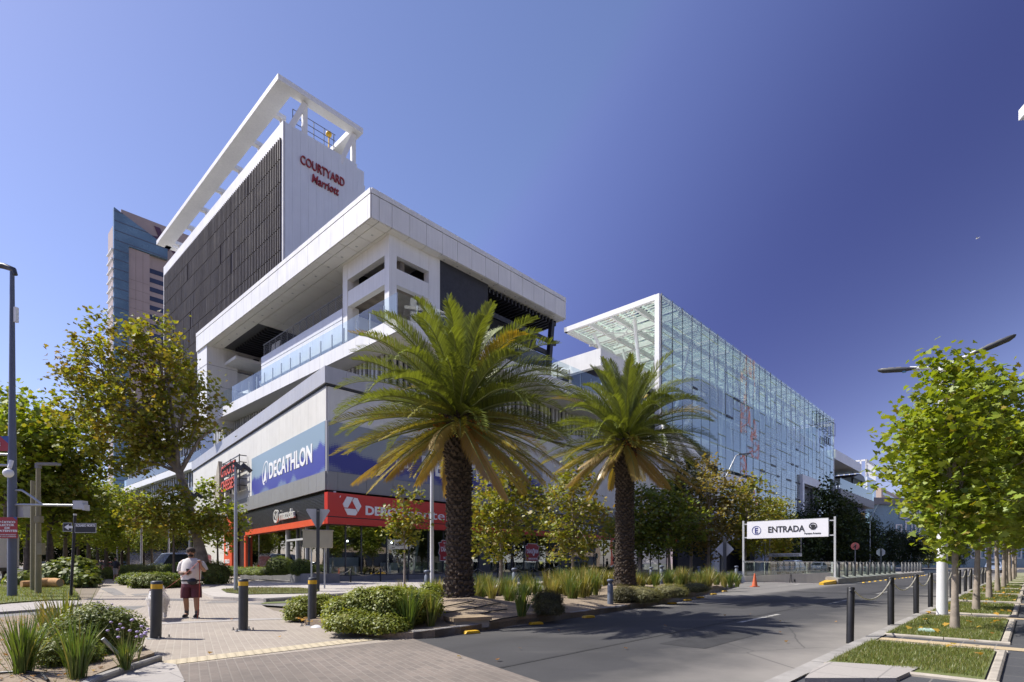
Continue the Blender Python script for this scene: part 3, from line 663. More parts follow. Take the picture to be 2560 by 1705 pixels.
# shop interiors: floor, back wall, ceiling, a few displays and pendant lamps seen through the panes
mb = MB(); mb.box((2.2, 9, .3), (WR, 9.3, 6)); mb.box((9, 9.3, .3), (9.2, 19.4, 6)); mb.box((3.2, 19.2, .3), (9, 19.4, 6)); mb.box((13.5, .5, .3), (13.7, 9, 6)); mb.box((24.5, .5, .3), (24.7, 9, 6)); mb.box((34, .5, .3), (34.2, 9, 6)); mb.build_each('inner_wall', MT['dark_grey'], mall)
mb = MB(); mb.box((1.5, .3, .35), (WR, 9, .56)); mb.box((2.9, 9, .35), (9, 19, .56)); mb.build_each('inner_floor', MT['dark_grey'], mall)
mb = MB(); mb.box((1.6, .4, 5.5), (WR, 9, 5.7)); mb.build('inner_ceiling', MT['dark_grey'], mall)
mb = MB(); r2 = random.Random(5)
for i in range(13):
    x = 3 + i * 3.3; mb.box((x, 2.0 + r2.random() * 2, .56), (x + .5 + r2.random(), 3 + r2.random() * 3, 1.1 + r2.random() * .8))
    if i % 2: mb.bar((x + 1.4, 1.2, .56), (x + 1.9, 1.2, 3.2), .18)
mb.build_each('display', MT['white_paint'], mall)
m, t_, o_ = nodes('lamp_glow'); em = N(t_, 'ShaderNodeEmission'); em.inputs[0].default_value = (1, .95, .85, 1); em.inputs[1].default_value = 6; t_.links.new(em.outputs[0], o_.inputs[0]); MT['lamp_glow'] = m
for s, t in ((2.6, 2.0), (6.6, 2.4), (12.0, 2.2), (16.8, 1.6), (21.5, 2.2), (29.0, 2.0)):
    mb = MB(); mb.ball((s, t, 3.0), .07, 8); mb.build('pendant_lamp', MT['lamp_glow'], mall)
# --- louvred storey under the terrace
mb = MB(); mb.box((5.0, .9, 13.9), (40, 40, 16.6)); mb.build('louvre_backing', MT['win_dark'], mall)
mb = MB()
for i in range(62): y = 1.0 + i * .55; mb.box((4.78, y, 13.9), (4.98, y + (.26 if i % 3 else .12), 16.58))
for i in range(60): x = 5.0 + i * .56; mb.box((x, .68, 13.9), (x + (.26 if i % 3 else .12), .88, 16.58))
mb.build('vertical_louvres', MT['light_grey'], mall)
# --- terrace slab
TS0, TT0 = 3.28, -3.05
mb = MB(); mb.box((TS0 + .06, TT0 + .06, 16.62), (36, 31.9, 17.58)); mb.build('terrace_slab', MT['soffit'], mall)
mb = MB(); panels(mb, (TS0, TT0, 0), Y, -X, 34.9, 16.6, 17.6, every(1.45, 1.75, 34.9), .025, .07); panels(mb, (TS0 - .07, TT0, 0), X, -Y, 32.8, 16.6, 17.6, every(1.2, 1.75, 33), .025, .07); mb.build('terrace_fascia', MT['white_panel'], mall)
mbg = MB(); mbp = MB()
n = 19
for i in range(n):
    a, b = TT0 + .1 + i * 1.75, TT0 + .1 + (i + 1) * 1.75 - .03
    if b > 30: break
    mbg.add([(TS0 + .12, a, 17.55), (TS0 + .12, b, 17.55), (TS0 + .12, b, 19.3), (TS0 + .12, a, 19.3)], [(0, 3, 2, 1)]); mbp.box((TS0 + .16, b - .06, 17.6), (TS0 + .24, b + .02, 18.95))
for i in range(19):
    a, b = TS0 + .12 + i * 1.7, TS0 + .12 + (i + 1) * 1.7 - .03
    mbg.add([(a, TT0 + .1, 17.55), (b, TT0 + .1, 17.55), (b, TT0 + .1, 19.3), (a, TT0 + .1, 19.3)], [(0, 1, 2, 3)]); mbp.box((b - .06, TT0 + .14, 17.6), (b + .02, TT0 + .22, 18.95))
mbg.build('glass_railing', MT['rail_glass'], mall); mbp.build('railing_posts', MT['light_grey'], mall)
# --- upper storey under the roof
U0, T0 = 3.9, -1.23
mb = MB()
for (s, t, ws, wt) in ((U0, T0, .62, .55), (U0, 4.25, .6, .65), (U0 + 3.45, T0, 1.02, .6)): mb.box((s, t, 17.6), (s + ws, t + wt, 24.1))
mb.box((U0 + .5, 4.25, 17.6), (U0 + 1.0, 5.3, 24.1)); mb.build_each('column', MT['white_panel'], mall)
mb = MB()
mb.box((U0 + .03, T0 + .55, 22.8), (U0 + .5, 4.25, 24.1)); mb.box((U0 + .05, T0 + .55, 20.8), (U0 + .5, 4.25, 21.92))
mb.box((U0 + .62, T0 + .03, 22.8), (U0 + 3.45, T0 + .5, 24.1)); mb.box((U0 + .62, T0 + .05, 20.8), (U0 + 3.45, T0 + .5, 21.92)); mb.build_each('beam', MT['white_panel'], mall)
mb = MB(); mb.box((U0 + .6, T0 + .6, 20.9), (U0 + 9, 6, 21.8)); mb.box((U0 + 1.2, T0 + .4, 21.9), (U0 + 1.55, T0 + .9, 22.9)); mb.box((U0 + 2.0, 2.0, 17.6), (U0 + 2.4, 2.4, 24)); mb.build_each('raw_floor', MT['raw_concrete'], mall)
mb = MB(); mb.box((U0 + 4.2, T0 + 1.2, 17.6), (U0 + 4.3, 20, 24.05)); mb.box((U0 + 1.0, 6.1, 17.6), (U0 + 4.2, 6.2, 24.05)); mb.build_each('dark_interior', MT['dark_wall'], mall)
# open upper deck to the left with white parapet and wire railing
mb = MB(); panels(mb, (U0, 4.9, 0), Y, -X, 14.7, 20.0, 20.83, every(1.2, 1.75, 15), .02, .06); panels(mb, (U0, 4.9, 0), Y, -X, 14.7, 17.6, 19.95, every(1.2, 1.75, 15), .02, .05); panels(mb, (U0, 19.6, 0), X, Y, 6, 17.6, 20.83, every(1.5, 1.5, 6), .02, .05); mb.build('deck_parapet', MT['bluewhite'], mall)
mb = MB(); mb.box((U0 + .02, 4.9, 17.7), (U0 + 9, 19.55, 20.7)); mb.build('deck_slab', MT['soffit'], mall)
mb = MB()
for i in range(9): mb.bar((U0 + .15, 4.9, 20.95 + i * .13), (U0 + .15, 19.6, 20.95 + i * .13), .015)
for i in range(13): y = 5 + i * 1.2; mb.bar((U0 + .15, y, 20.8), (U0 + .15, y, 22.05), .045)
mb.bar((U0 + .15, 4.9, 22.07), (U0 + .15, 19.6, 22.07), .05); mb.build('wire_railing', MT['mid_grey'], mall)
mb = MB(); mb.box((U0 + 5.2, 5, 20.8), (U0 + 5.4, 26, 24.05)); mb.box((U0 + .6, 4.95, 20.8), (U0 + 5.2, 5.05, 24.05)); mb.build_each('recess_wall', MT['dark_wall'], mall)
mb = MB(); mb.box((U0 + 4.7, 10.0, 20.8), (U0 + 5.15, 10.5, 24.05)); mb.box((U0 + 4.7, 15.0, 20.8), (U0 + 5.15, 15.5, 24.05)); mb.build_each('inner_column', MT['concrete'], mall)
mb = MB()
for i in range(14): mb.box((U0 + .6, 19.8 + i * .6, 23.75), (U0 + 4.5, 19.95 + i * .6, 24.05))
mb.build('ceiling_slats', MT['dark_wall'], mall)
mb = MB()
for i in range(5): mb.bar((U0 + .5, 17.2 + i * .35, 21.2), (U0 + .7, 17.35 + i * .35, 22.05), .12)
mb.build_each('folded_chairs', MT['white_paint'], mall)
# end pier
mb = MB(); mb.box((2.16, 29.0, 15.9), (5.2, 31.9, 24.1)); mb.box((5.2, 29.4, 15.9), (7.0, 31.9, 24.1)); mb.build('end_pier', MT['white_panel'], mall)
mb = MB()
for z in (17.9, 20.0, 22.1): mb.box((2.14, 28.985, z), (7.0, 31.9, z + .03))
mb.build('pier_joints', MT['mid_grey'], mall)
mb = MB(); mb.box((7.0, 29.2, 17.6), (8.6, 29.4, 24.0)); mb.build('dark_panel', MT['dark_wall'], mall)
mb = MB(); mb.box((7.6, 24, 22.0), (9.6, 31, 24.05)); mb.box((U0, 26.0, 22.4), (9, 31, 22.7)); mb.build_each('link_beam', MT['white_panel'], mall)
# dark right-hand part under the roof
mb = MB(); mb.box((U0 + 4.5, T0 + .02, 17.6), (13.4, T0 + .3, 24.05)); mb.box((13.4, 1.5, 17.6), (22.5, 1.7, 24.05)); mb.build_each('dark_cladding', MT['dark_wall'], mall)
mb = MB()
for i in range(20): x = 13.6 + i * .45; mb.box((x, T0 + .1, 23.5), (x + .16, 1.5, 23.95))
mb.box((13.4, T0, 21.6), (22.2, T0 + .2, 22.0)); mb.bar((20.9, -1.2, 17.6), (21.6, -1.2, 23.6), .4); mb.box((17.6, T0 + .1, 20.5), (21.5, T0 + .3, 20.9)); mb.build_each('pergola_beams', MT['dark_wall'], mall)
mb = MB(); mb.box((17.6, T0 + .2, 17.6), (21.2, T0 + .3, 20.4)); mb.build('upper_glazing', MT['car_glass'], mall)
# --- roof slab
RS, RT, RLS, RLT = 2.1, -1.83, 20.7, 33.7
mb = MB(); mb.box((RS + .07, RT + .07, 24.1), (RS + RLS - .07, RT + RLT - .07, 26.0)); mb.build('roof_core', MT['dark_grey'], mall)
mb = MB()
for (o, d, nn, L, se) in (((RS, RT, 0), Y, -X, RLT, [.35] + every(1.6, 1.75, RLT)), ((RS, RT, 0), X, -Y, RLS, [.57] + every(1.58, 1.46, RLS)), ((RS + RLS, RT, 0), Y, X, RLT, every(1.5, 1.75, RLT))):
    panels(mb, o, d, nn, L, 24.08, 25.63, se, .03, .07); panels(mb, o, d, nn, L, 25.68, 26.03, se, .02, .09)
mb.build('roof_fascia', MT['white_panel'], mall)
mb = MB(); Ls, Lt = RLS, RLT
ss = [RS] + [RS + .57 + 1.0 * 0] + [RS + 1.58 + 1.46 * i for i in range(14) if 1.58 + 1.46 * i < RLS] + [RS + RLS]
tt = [RT, RT + .75] + [RT + 2.4 + 1.75 * i for i in range(18) if 2.4 + 1.75 * i < RLT] + [RT + RLT]
for a, b in zip(ss, ss[1:]):
    for c, d in zip(tt, tt[1:]):
        if a > RS + 4.5 and c > T0 + 1.5 and not (c > 40): continue
        if b > U0 + .7 and 19.6 < (c + d) / 2 < 28.0: continue
        mb.box((a + .022, c + .022, 24.05), (b - .022, d - .022, 24.095))
mb.build('soffit_panels', MT['soffit'], mall)
mb = MB()
for i in range(16): mb.lathe([(0.001, 24.03), (.09, 24.035), (.09, 24.06)], 10, (RS + 1.1, RT + 1.6 + i * 2.0, 0))
for i in range(12): mb.lathe([(0.001, 24.03), (.07, 24.035), (.07, 24.06)], 10, (RS + 6.5 + i * 1.3, RT + .38, 0))
mb.build_each('downlight', MT['light_grey'], mall)
# second roof box behind, next to the glass hall
mb = MB(); mb.box((30.6, -.46, 22.2), (44, 9, 24.0)); mb.build('rear_roof', MT['white_panel'], mall)
mb = MB(); mb.box((31.2, .4, 17.6), (44, 9, 22.2)); mb.build('rear_store', MT['dark_wall'], mall)
# terrace furniture seen through the railing
for i, (s, t) in enumerate(((4.6, 24.5), (5.0, 21.5))):
    q = thing('parasol', ['white closed parasol beside the far end of the glazed terrace', 'pale round lounge shade standing on the glazed terrace'][i], 'parasol', ML(s, t, 17.6), 0)
    mb = MB()
    if i == 0: mb.lathe([(1.1, 0.75), (.7, 1.05), (.02, 1.45)], 10); mb.build('canopy', MT['white_paint'], q)
    else: mb.lathe([(.02, 1.1), (.5, 1.25), (.55, 1.6), (.02, 1.85)], 12); mb.build('canopy', MT['white_paint'], q)
    mb = MB(); mb.tube([(0, 0, 0), (0, 0, 1.3)], .03); mb.build('pole', MT['light_grey'], q)

# ---------------------------------------------------------------- hotel tower
tw = thing('hotel_tower', 'tall white hotel slab with brown vertical louvres and an open roof frame', 'hotel', ML(8, 24, 0), TH)
TLs, TLt, ZT, ZL = 9.7, 42.0, 47.94, 46.35
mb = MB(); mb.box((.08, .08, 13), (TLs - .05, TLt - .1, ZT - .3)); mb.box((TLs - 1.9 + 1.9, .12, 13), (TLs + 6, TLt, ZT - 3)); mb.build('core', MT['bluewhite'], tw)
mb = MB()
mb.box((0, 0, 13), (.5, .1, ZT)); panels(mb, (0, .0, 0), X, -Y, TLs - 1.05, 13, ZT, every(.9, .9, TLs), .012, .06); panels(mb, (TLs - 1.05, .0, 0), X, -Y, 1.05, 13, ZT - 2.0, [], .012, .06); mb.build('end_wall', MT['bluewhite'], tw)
mb = MB(); mb.box((-.12, -.06, ZL), (.1, TLt, ZT)); mb.box((-.12, -.06, 19), (.1, .30, ZL)); mb.box((-.12, TLt - .35, 19), (.1, TLt, ZL)); mb.build('frame_band', MT['white_panel'], tw)
mb = MB(); mb.box((-.02, .3, 20), (.06, TLt - .35, ZL)); mb.build('screen_backing', MT['dark_grey'], tw)
mb = MB(); r2 = random.Random(3); nf = 11; fh = (ZL - 20) / nf
for j in range(nf):
    z0 = 20 + j * fh + .05; z1 = 20 + (j + 1) * fh - .05
    for i in range(96):
        y = .42 + i * .428; a = r2.gauss(0, .05) + (r2.uniform(-.6, .6) if r2.random() < .05 else 0); dx, dy = math.cos(a), math.sin(a)
        mb.obox((-.16, y, (z0 + z1) / 2), (dx * .14, dy * .14, 0), (-dy * .05, dx * .05, 0), (0, 0, (z1 - z0) / 2))
mb.build('louvre_screen', MT['louvre_brown'], tw)
mb = MB()
for j in range(1, nf): z = 20 + j * fh; mb.box((-.10, .35, z - .03), (-.02, TLt - .4, z + .02))
mb.build('screen_rails', MT['mid_grey'], tw)
ro = 1.1; ri = .75
mb = MB(); Fz0, Fz1 = 51.07, 51.65
mb.box((-ro, -ro, Fz0), (ri, TLt, Fz1)); mb.box((ri, -ro, Fz0), (TLs - .9, .1, Fz1)); mb.box((TLs - .9 - 1.1, .1, Fz0), (TLs - .9, TLt, Fz1)); mb.box((0, TLt - 1, Fz0), (TLs - 2, TLt, Fz1)); mb.build('roof_ring', MT['white_panel'], tw)
mb = MB()
for x in (2.1, 8.0): mb.box((x, -.05, ZT - 2), (x + .5, .35, Fz0))
for i in range(7): y = 3.6 + i * 6.0; mb.box((ri, y, Fz0 + .02), (1.9, y + .6, Fz1 - .05)); mb.box((1.4, y + .1, ZT - .4), (1.85, y + .5, Fz0 + .02))
mb.bar((.8, .2, ZT - .1), (2.2, -.2, Fz0 - .1), .5, .5); mb.bar((6.6, .2, ZT - .9), (8.1, -.2, Fz0 - .1), .5, .5)
mb.build_each('frame_posts', MT['white_panel'], tw)
mb = MB(); mb.box((1.9, 4.4, ZT - .5), (2.1, TLt - 5, ZT + 3.0)); mb.build('roof_screen', MT['light_grey'], tw)
mb = MB(); mb.box((6.2, 2.2, ZT - 2), (TLs + .8, 12, ZT + 1.2)); mb.build('plant_room', MT['dark_grey'], tw)
mb = MB()
for x in (1.2, 2.4, 3.6, 4.8, 6.0): mb.bar((x, .5, ZT - .2), (x, .5, ZT + 2.3), .06)
for z in (.9, 1.6, 2.3): mb.bar((1.2, .5, ZT + z), (6.2, .5, ZT + z), .05)
mb.build('roof_railing', MT['dark_grey'], tw)
mb = MB(); mb.bar((5.6, .9, ZT), (5.6, .9, ZT + 2.0), .12); mb.ball((5.6, .9, ZT + 2.3), .34, 10); mb.build('beacon', MT['yellow'], tw)
# low annexe at the hotel's foot, to its left
an = thing('office_annexe', 'low glazed white office annexe at the foot of the louvred hotel', 'office', ML(7.0, 33, 0), TH)
mb = MB(); mb.box((.3, .2, 0), (14, 52, 18.6)); mb.build('core', MT['win_dark'], an)
mb = MB()
for z in (5.2, 9.6, 14.0, 18.4): mb.box((-.6, -.4, z), (14, 52.4, z + .9))
mb.box((-1.2, -.4, 19.2), (14, 52, 19.6)); mb.build('floor_edges', MT['white_panel'], an)
mb = MB()
for lv in (6.1, 10.5, 14.9):
    for i in range(46): mb.box((.1, .4 + i * 1.12, lv), (.28, .7 + i * 1.12, lv + 3.4))
mb.build('mullions', MT['light_grey'], an)
mb = MB(); mb.box((-.5, 0, 15), (-.46, 51, 16.1)); mb.box((-.5, 0, 10.6), (-.46, 51, 11.6)); mb.build('glass_railing', MT['rail_glass'], an)

# ---------------------------------------------------------------- glass hall
GH = ML(39.0, -3.0, 0)
gh = thing('glass_hall', 'long blue green glass hall with a white steel canopy frame at its near end', 'hall', GH, TH)
H, LG = 31.9, 75.0
zb = lambda x: 17.2 - .22 * max(0, x - 3.6) if x < 14 else (13.9 if x < 28.0 else 5.6)
mb = MB(); r2 = random.Random(21); pw = 2.55; ph = 1.47
ncol = int(LG / pw + .5)
dark = MB(); vl = MB(); hl = MB()
for i in range(ncol):
    x0, x1 = i * pw, min((i + 1) * pw, LG); zlow = zb((x0 + x1) / 2); z = H; 
    while z > zlow + .4:
        h = ph * r2.choice([1, 1, 2, 2]); zz = max(z - h, zlow)
        tx, tz = r2.gauss(0, .007), r2.gauss(0, .007)
        if not (51.0 < (x0 + x1) / 2 < 62 and z < 17.4) and not ((i, round(z)) in ((3, 31), (3, 30))):
            yy = [-.0 + tx * (-pw / 2) + tz * -h / 2, tx * pw / 2 + tz * -h / 2, tx * pw / 2 + tz * h / 2, -tx * pw / 2 + tz * h / 2]
            mb.add([(x0 + .02, yy[0], zz + .02), (x1 - .02, yy[1], zz + .02), (x1 - .02, yy[2], z - .02), (x0 + .02, yy[3], z - .02)], [(0, 1, 2, 3)])
        pr = min(.62, max(0.03, (x0 / LG) * .12 + (21 - z) / 19))
        if r2.random() < pr: dark.box((x0 + .12, -.09, zz - .15), (x1 - r2.choice([.1, .1, 1.2]), -.05, zz + .13))
        elif r2.random() < .55: hl.box((x0 + .05, -.08, zz - .03), (x1 - .05, -.05, zz + .035))
        z = zz
    vl.box((x0 - .025, -.02, zlow), (x0 + .025, .08, H))
mb.build('glass_skin', MT['hall_glass'], gh); m2 = paint('lime_edge', (0.42, 0.50, 0.36), 0.4)
join_build('glazing_bars', [(vl, MT['dark_grey']), (hl, m2), (dark, MT['black'])], gh)
mb = MB(); mb.box((-.55, .05, 8), (-.05, .6, H - .2)); mb.box((-.02, .1, 8), (.12, .5, H - .1)); mb.box((0, .1, H - .35), (LG, .45, H - .1)); mb.box((LG - .4, .1, 5.6), (LG, .5, H)); mb.build_each('edge_posts', MT['white_paint'], gh)
# roof of the hall: beams, purlins and glass
DB = 13.5
mb = MB()
mb.box((-.5, .6, H - .75), (-.1, DB, H - .15)); mb.box((-.5, DB - .4, H - .75), (LG, DB, H - .15))
for y in (3.2, 6.4, 9.6): mb.box((-.3, y, H - .9), (LG, y + .3, H - .35))
for i in range(15): x = 5.1 * i + 5; mb.box((x, .5, H - .95), (x + .35, DB, H - .35))
for i in range(60): x = 1.27 * i + .6; mb.box((x, .4, H - .32), (x + .09, DB, H - .2))
# raking props under the canopy
def prop(p, q, r): mb.tube([p, q], r, 10)
prop((2.2, 10.8, H - .8), (9.5, 7.5, 17.0), .22); prop((2.2, 4.8, H - .8), (9.0, 7.0, 17.0), .24); prop((6.5, 4.0, H - .8), (9.8, 7.2, 17), .2)
prop((9.5, 11.0, H - .8), (10.2, 7.6, 17), .2); prop((12.5, 2.5, H - .8), (14.5, 7, 17), .2); prop((16.5, 10, H - .8), (14.9, 7.2, 17), .2); prop((14.2, 2.2, 24.5), (15.2, 6.5, 16), .25)
mb.box((9.0, 2.0, 24.2), (16, 2.3, 24.5)); prop((2, 4.5, H - .7), (8, 11, H - .7), .08); prop((8, 4.5, H - .7), (2.4, 11, H - .7), .08)
mb.build('roof_steelwork', MT['white_paint'], gh)
mb = MB()
for i in range(30):
    for j in range(5): mb.add([(i * 2.5, .4 + j * 2.62, H - .1), (i * 2.5 + 2.46, .4 + j * 2.62, H - .1), (i * 2.5 + 2.46, .4 + j * 2.62 + 2.58, H - .1), (i * 2.5, .4 + j * 2.62 + 2.58, H - .1)], [(0, 1, 2, 3)])
mb.build('glass_roof', MT['roof_glass'], gh)
# floors and back wall inside
mb = MB()
for z in (14.6, 19.0, 23.4, 27.6): mb.box((16 if z > 15 else 14, 3.4, z - .35), (LG - .5, DB - .4, z))
mb.build('floor_slabs', MT['white_paint'], gh)
mb = MB(); mb.box((16, DB - .8, 5), (LG, DB - .5, H - 1)); mb.box((LG - .5, 3, 5), (LG - .3, DB, H - 1)); mb.build('back_wall', MT['tower_glass'], gh)
mb = MB()
for i in range(14): x = 18 + i * 4.2; mb.tube([(x, 1.8, 6), (x + 2.1, 1.6, 18), (x, 1.8, H - 1)], .12, 6); mb.tube([(x + 4.2, 1.8, 6), (x + 2.1, 1.6, 18), (x + 4.2, 1.8, H - 1)], .12, 6)
mb.build('inner_lattice', MT['light_grey'], gh)
# recess below the hanging glass: dark shops, diagonal white frames, louvres
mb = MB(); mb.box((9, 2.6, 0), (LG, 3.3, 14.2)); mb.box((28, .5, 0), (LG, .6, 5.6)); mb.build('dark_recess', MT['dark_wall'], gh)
mb = MB()
mb.prism([(3.4, 17.2), (4.9, 17.2), (16.8, 12.6), (16.8, 11.0), (15.2, 11.2)], (0, .3, 0), X, Z, Y, .5)
mb.prism([(3.0, 17.3), (4.4, 17.3), (15.4, 6.0), (13.9, 6.0)], (0, .9, 0), X, Z, Y, .6)
mb.prism([(16.8, 13.9), (28.0, 13.9), (30.5, 5.0), (29.0, 5.0), (26.6, 12.4), (16.8, 12.4)], (0, .2, 0), X, Z, Y, .5)
mb.prism([(15.5, 0), (17, 0), (17, 11), (15.5, 11)], (0, .5, 0), X, Z, Y, .5)
mb.prism([(31, 0), (33, 0), (38, 5.6), (36.5, 5.6)], (0, .1, 0), X, Z, Y, .4); mb.prism([(17, 5.6), (29, 5.6), (29, 4.4), (17, 4.4)], (0, .1, 0), X, Z, Y, .5)
mb.build_each('raking_frames', MT['white_panel'], gh)
mb = MB()
for i in range(16): mb.box((9.5 + i * .45, 1.6, 6.2), (9.7 + i * .45, 1.9, 14.0))
for i in range(20): mb.box((30 + i * .6, .3, 0), (30.25 + i * .6, .5, 5.6))
mb.build_each('vertical_fins', MT['light_grey'], gh)
mb = MB(); mb.box((17.5, .9, 5.6), (26.2, 1.0, 12.4)); mb.build('recess_glazing', MT['shop_glass'], gh)
# portal
mb = MB(); mb.box((50.8, -.5, 15.9), (62.2, 1, 17.4)); mb.box((50.8, -.5, 4), (51.8, 1, 15.9)); mb.box((61.2, -.5, 4), (62.2, 1, 15.9)); mb.build('portal', MT['white_panel'], gh)
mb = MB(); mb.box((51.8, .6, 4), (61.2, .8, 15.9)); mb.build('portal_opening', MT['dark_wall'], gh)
# wire frames of taken-down letters near the top right corner
mb = MB()
for i in range(6):
    x = 60.0 + i * 2.4
    for dx in (0, 1.5): mb.bar((x + dx, -.4, 28.0), (x + dx, -.4, 30.6), .07)
    for z in (28.0, 30.6): mb.bar((x, -.4, z), (x + 1.5, -.4, z), .07); mb.bar((x, -.4, z), (x, 0, z), .1)
for i in range(3):
    x = 65.5 + i * 1.6
    for dx in (0, 1.0): mb.bar((x + dx, -.4, 25.4), (x + dx, -.4, 26.8), .1)
    for z in (25.4, 26.8): mb.bar((x, -.4, z), (x + 1.0, -.4, z), .1)
mb.build_each('letter_frames', MT['black'], gh)

# ---------------------------------------------------------------- buildings beyond the hall
fm = thing('terrace_block', 'white mall block with a jutting roof beyond the glass hall', 'mall', ML(114.5, -3, 0), TH)
mb = MB(); mb.box((0, 0, 23.6), (24.6, 14, 25.7)); mb.build('roof_slab', MT['white_panel'], fm)
mb = MB(); mb.box((1, 5, 5), (10, 14, 23.6)); mb.box((0, 1.5, 0), (31, 14, 16)); mb.build('wall', MT['dark_wall'], fm)
mb = MB(); mb.box((2.5, 2.2, 17), (3.6, 3.2, 23.6)); mb.box((6, 2.2, 17), (7, 3.2, 23.6)); mb.box((0, 1.5, 19.2), (9, 5, 19.9)); mb.build_each('column', MT['mid_grey'], fm)
mb = MB(); mb.box((0, -1, 15.4), (34, 14, 17.3)); mb.build('terrace_slab', MT['mid_grey'], fm)
mb = MB(); mb.box((0, -.9, 17.3), (34, -.85, 19.5)); mb.build('glass_railing', MT['rail_glass'], fm)
mb = MB()
for i in range(12): mb.box((1 + i * 2.6, .8, 17.3), (1.5 + i * 2.6, 1.1, 19.0))
mb.build_each('terrace_furniture', MT['white_paint'], fm)
mb = MB(); mb.prism([(14, 21.3), (27, 21.3), (25, 22.6), (21, 22.9)], (0, -.5, 0), X, Z, Y, 9)
for x in (16, 25.5): mb.box((x, 0, 17.3), (x + .4, .4, 21.4))
mb.build('pergola', MT['black'], fm)
mb = MB(); mb.box((25, .9, 8), (34, 1.4, 15.4)); mb.build('blue_wall', MT['navy'], fm)
sg = thing('wall_sign', 'small yellow sign on the dark blue wall far beyond the glass hall', 'sign', ML(114.5 + 28.2, -3 + .84, 11.4), TH)
mb = MB(); mb.box((0, -.12, 0), (4.6, 0, 2.9)); mb.build('panel', MT['yellow'], sg)
mb = MB()
for i in range(4): mb.box((.4 + i * 1.05, -.16, .5), (1.1 + i * 1.05, -.13, 1.2)); mb.box((.4 + i * 1.05, -.16, 1.7), (1.1 + i * 1.05, -.13, 2.4))
mb.build('marks', MT['black'], sg)
gt = thing('glass_tower', 'pale blue glass office tower with white roof fins far down the street', 'tower', pv(1993, 1300, 215) * 1.0, TH)
gt.location.z = 0
mb = MB(); mb.box((0, 0, 0), (17, 26, 35.4)); mb.build('shaft', paint('pale_glass', (0.42, 0.50, 0.60), 0.2, 0.1, 0.1, .1), gt)
mb = MB()
for z in range(0, 36, 4): mb.box((-.12, -.12, z), (17.1, 26, z + .35))
mb.box((-.15, -.1, 0), (.2, .3, 35)); mb.build('floor_bands', MT['bluewhite'], gt)
mb = MB()
for i in range(12): mb.box((i * 1.5, 0, 35.4), (i * 1.5 + .45, .6, 42))
for i in range(14): mb.box((0, i * 1.9, 35.4), (.6, i * 1.9 + .5, 42))
mb.box((0, 0, 41.4), (17, .5, 42)); mb.box((0, 0, 38), (17, .3, 38.4)); mb.box((0, 0, 41.4), (.5, 26, 42)); mb.build('roof_fins', MT['white_paint'], gt)
bb = thing('beige_block', 'plain beige building behind the street trees at far right', 'building', pv(2026, 1300, 300), TH); bb.location.z = 0
mb = MB(); mb.box((0, 0, 0), (60, 30, 42.5)); mb.build('wall', MT['beige_far'], bb)
mb = MB()
for z in range(3, 42, 4): mb.box((3, -.1, z), (57, 0, z + 1.5))
mb.build('window_bands', MT['win_dark'], bb)
gb = thing('framed_block', 'glass building with staggered white window frames across the far end of the street', 'building', pv(1998, 1300, 170), R(8)); gb.location.z = 0
mb = MB(); mb.box((0, 0, 0), (70, 20, 19.5)); mb.build('wall', MT['tower_glass'], gb)
mb = MB(); mb.box((-2, -1.2, 19.5), (72, 20, 21.6)); mb.build('roof', MT['mid_grey'], gb)
mb = MB(); r2 = random.Random(8)
for j in range(4):
    for i in range(18):
        x = 9 + i * 3.3 + (j % 2) * 1.4; z = 3 + j * 4.1; wd = r2.uniform(1.6, 2.8); hh = r2.uniform(1.8, 3.2)
        for a, b in (((x, z), (x + wd, z + .3)), ((x, z + hh), (x + wd, z + hh + .3)), ((x, z), (x + .3, z + hh)), ((x + wd - .3, z), (x + wd, z + hh))): mb.box((a[0], -.35, a[1]), (b[0], -.02, b[1]))
mb.build_each('window_frame', MT['white_paint'], gb)
wt = thing('balcony_tower', 'white tower whose roof edge just enters the frame at upper right', 'tower', (54.9, 60, 0), math.atan2(1384, 308))
mb = MB(); mb.box((-30, -13.2, 0), (-1, -1, 46)); mb.build('wall', MT['bluewhite'], wt)
mb = MB(); mb.box((-32, -14, 49.4), (0, 0, 50.5)); mb.box((-32, -13, 47.2), (-.6, -.6, 48.6))
for z in range(4, 46, 4): mb.box((-31, -13.6, z), (-.8, -.8, z + .5))
mb.build('balcony_slabs', MT['white_paint'], wt)
mb = MB()
for z in range(5, 46, 4): mb.box((-29, -13.3, z), (-1.5, -.9, z + 2.4))
mb.build('window_bands', MT['win_dark'], wt)
# the other side of the street, out of frame at right: it is what the shop windows mirror
ob = thing('office_block', 'low beige office block across the street, mirrored in the shop windows', 'office', (RK0 - BV * 17).to_tuple(), TH)
mb = MB(); mb.box((-40, -14, 0), (110, 0, 11)); mb.build('wall', MT['beige_far'], ob)
mb = MB()
for z in (1.0, 4.4, 7.8): mb.box((-38, .0, z), (108, .12, z + 2.2))
mb.build('window_bands', MT['win_dark'], ob)
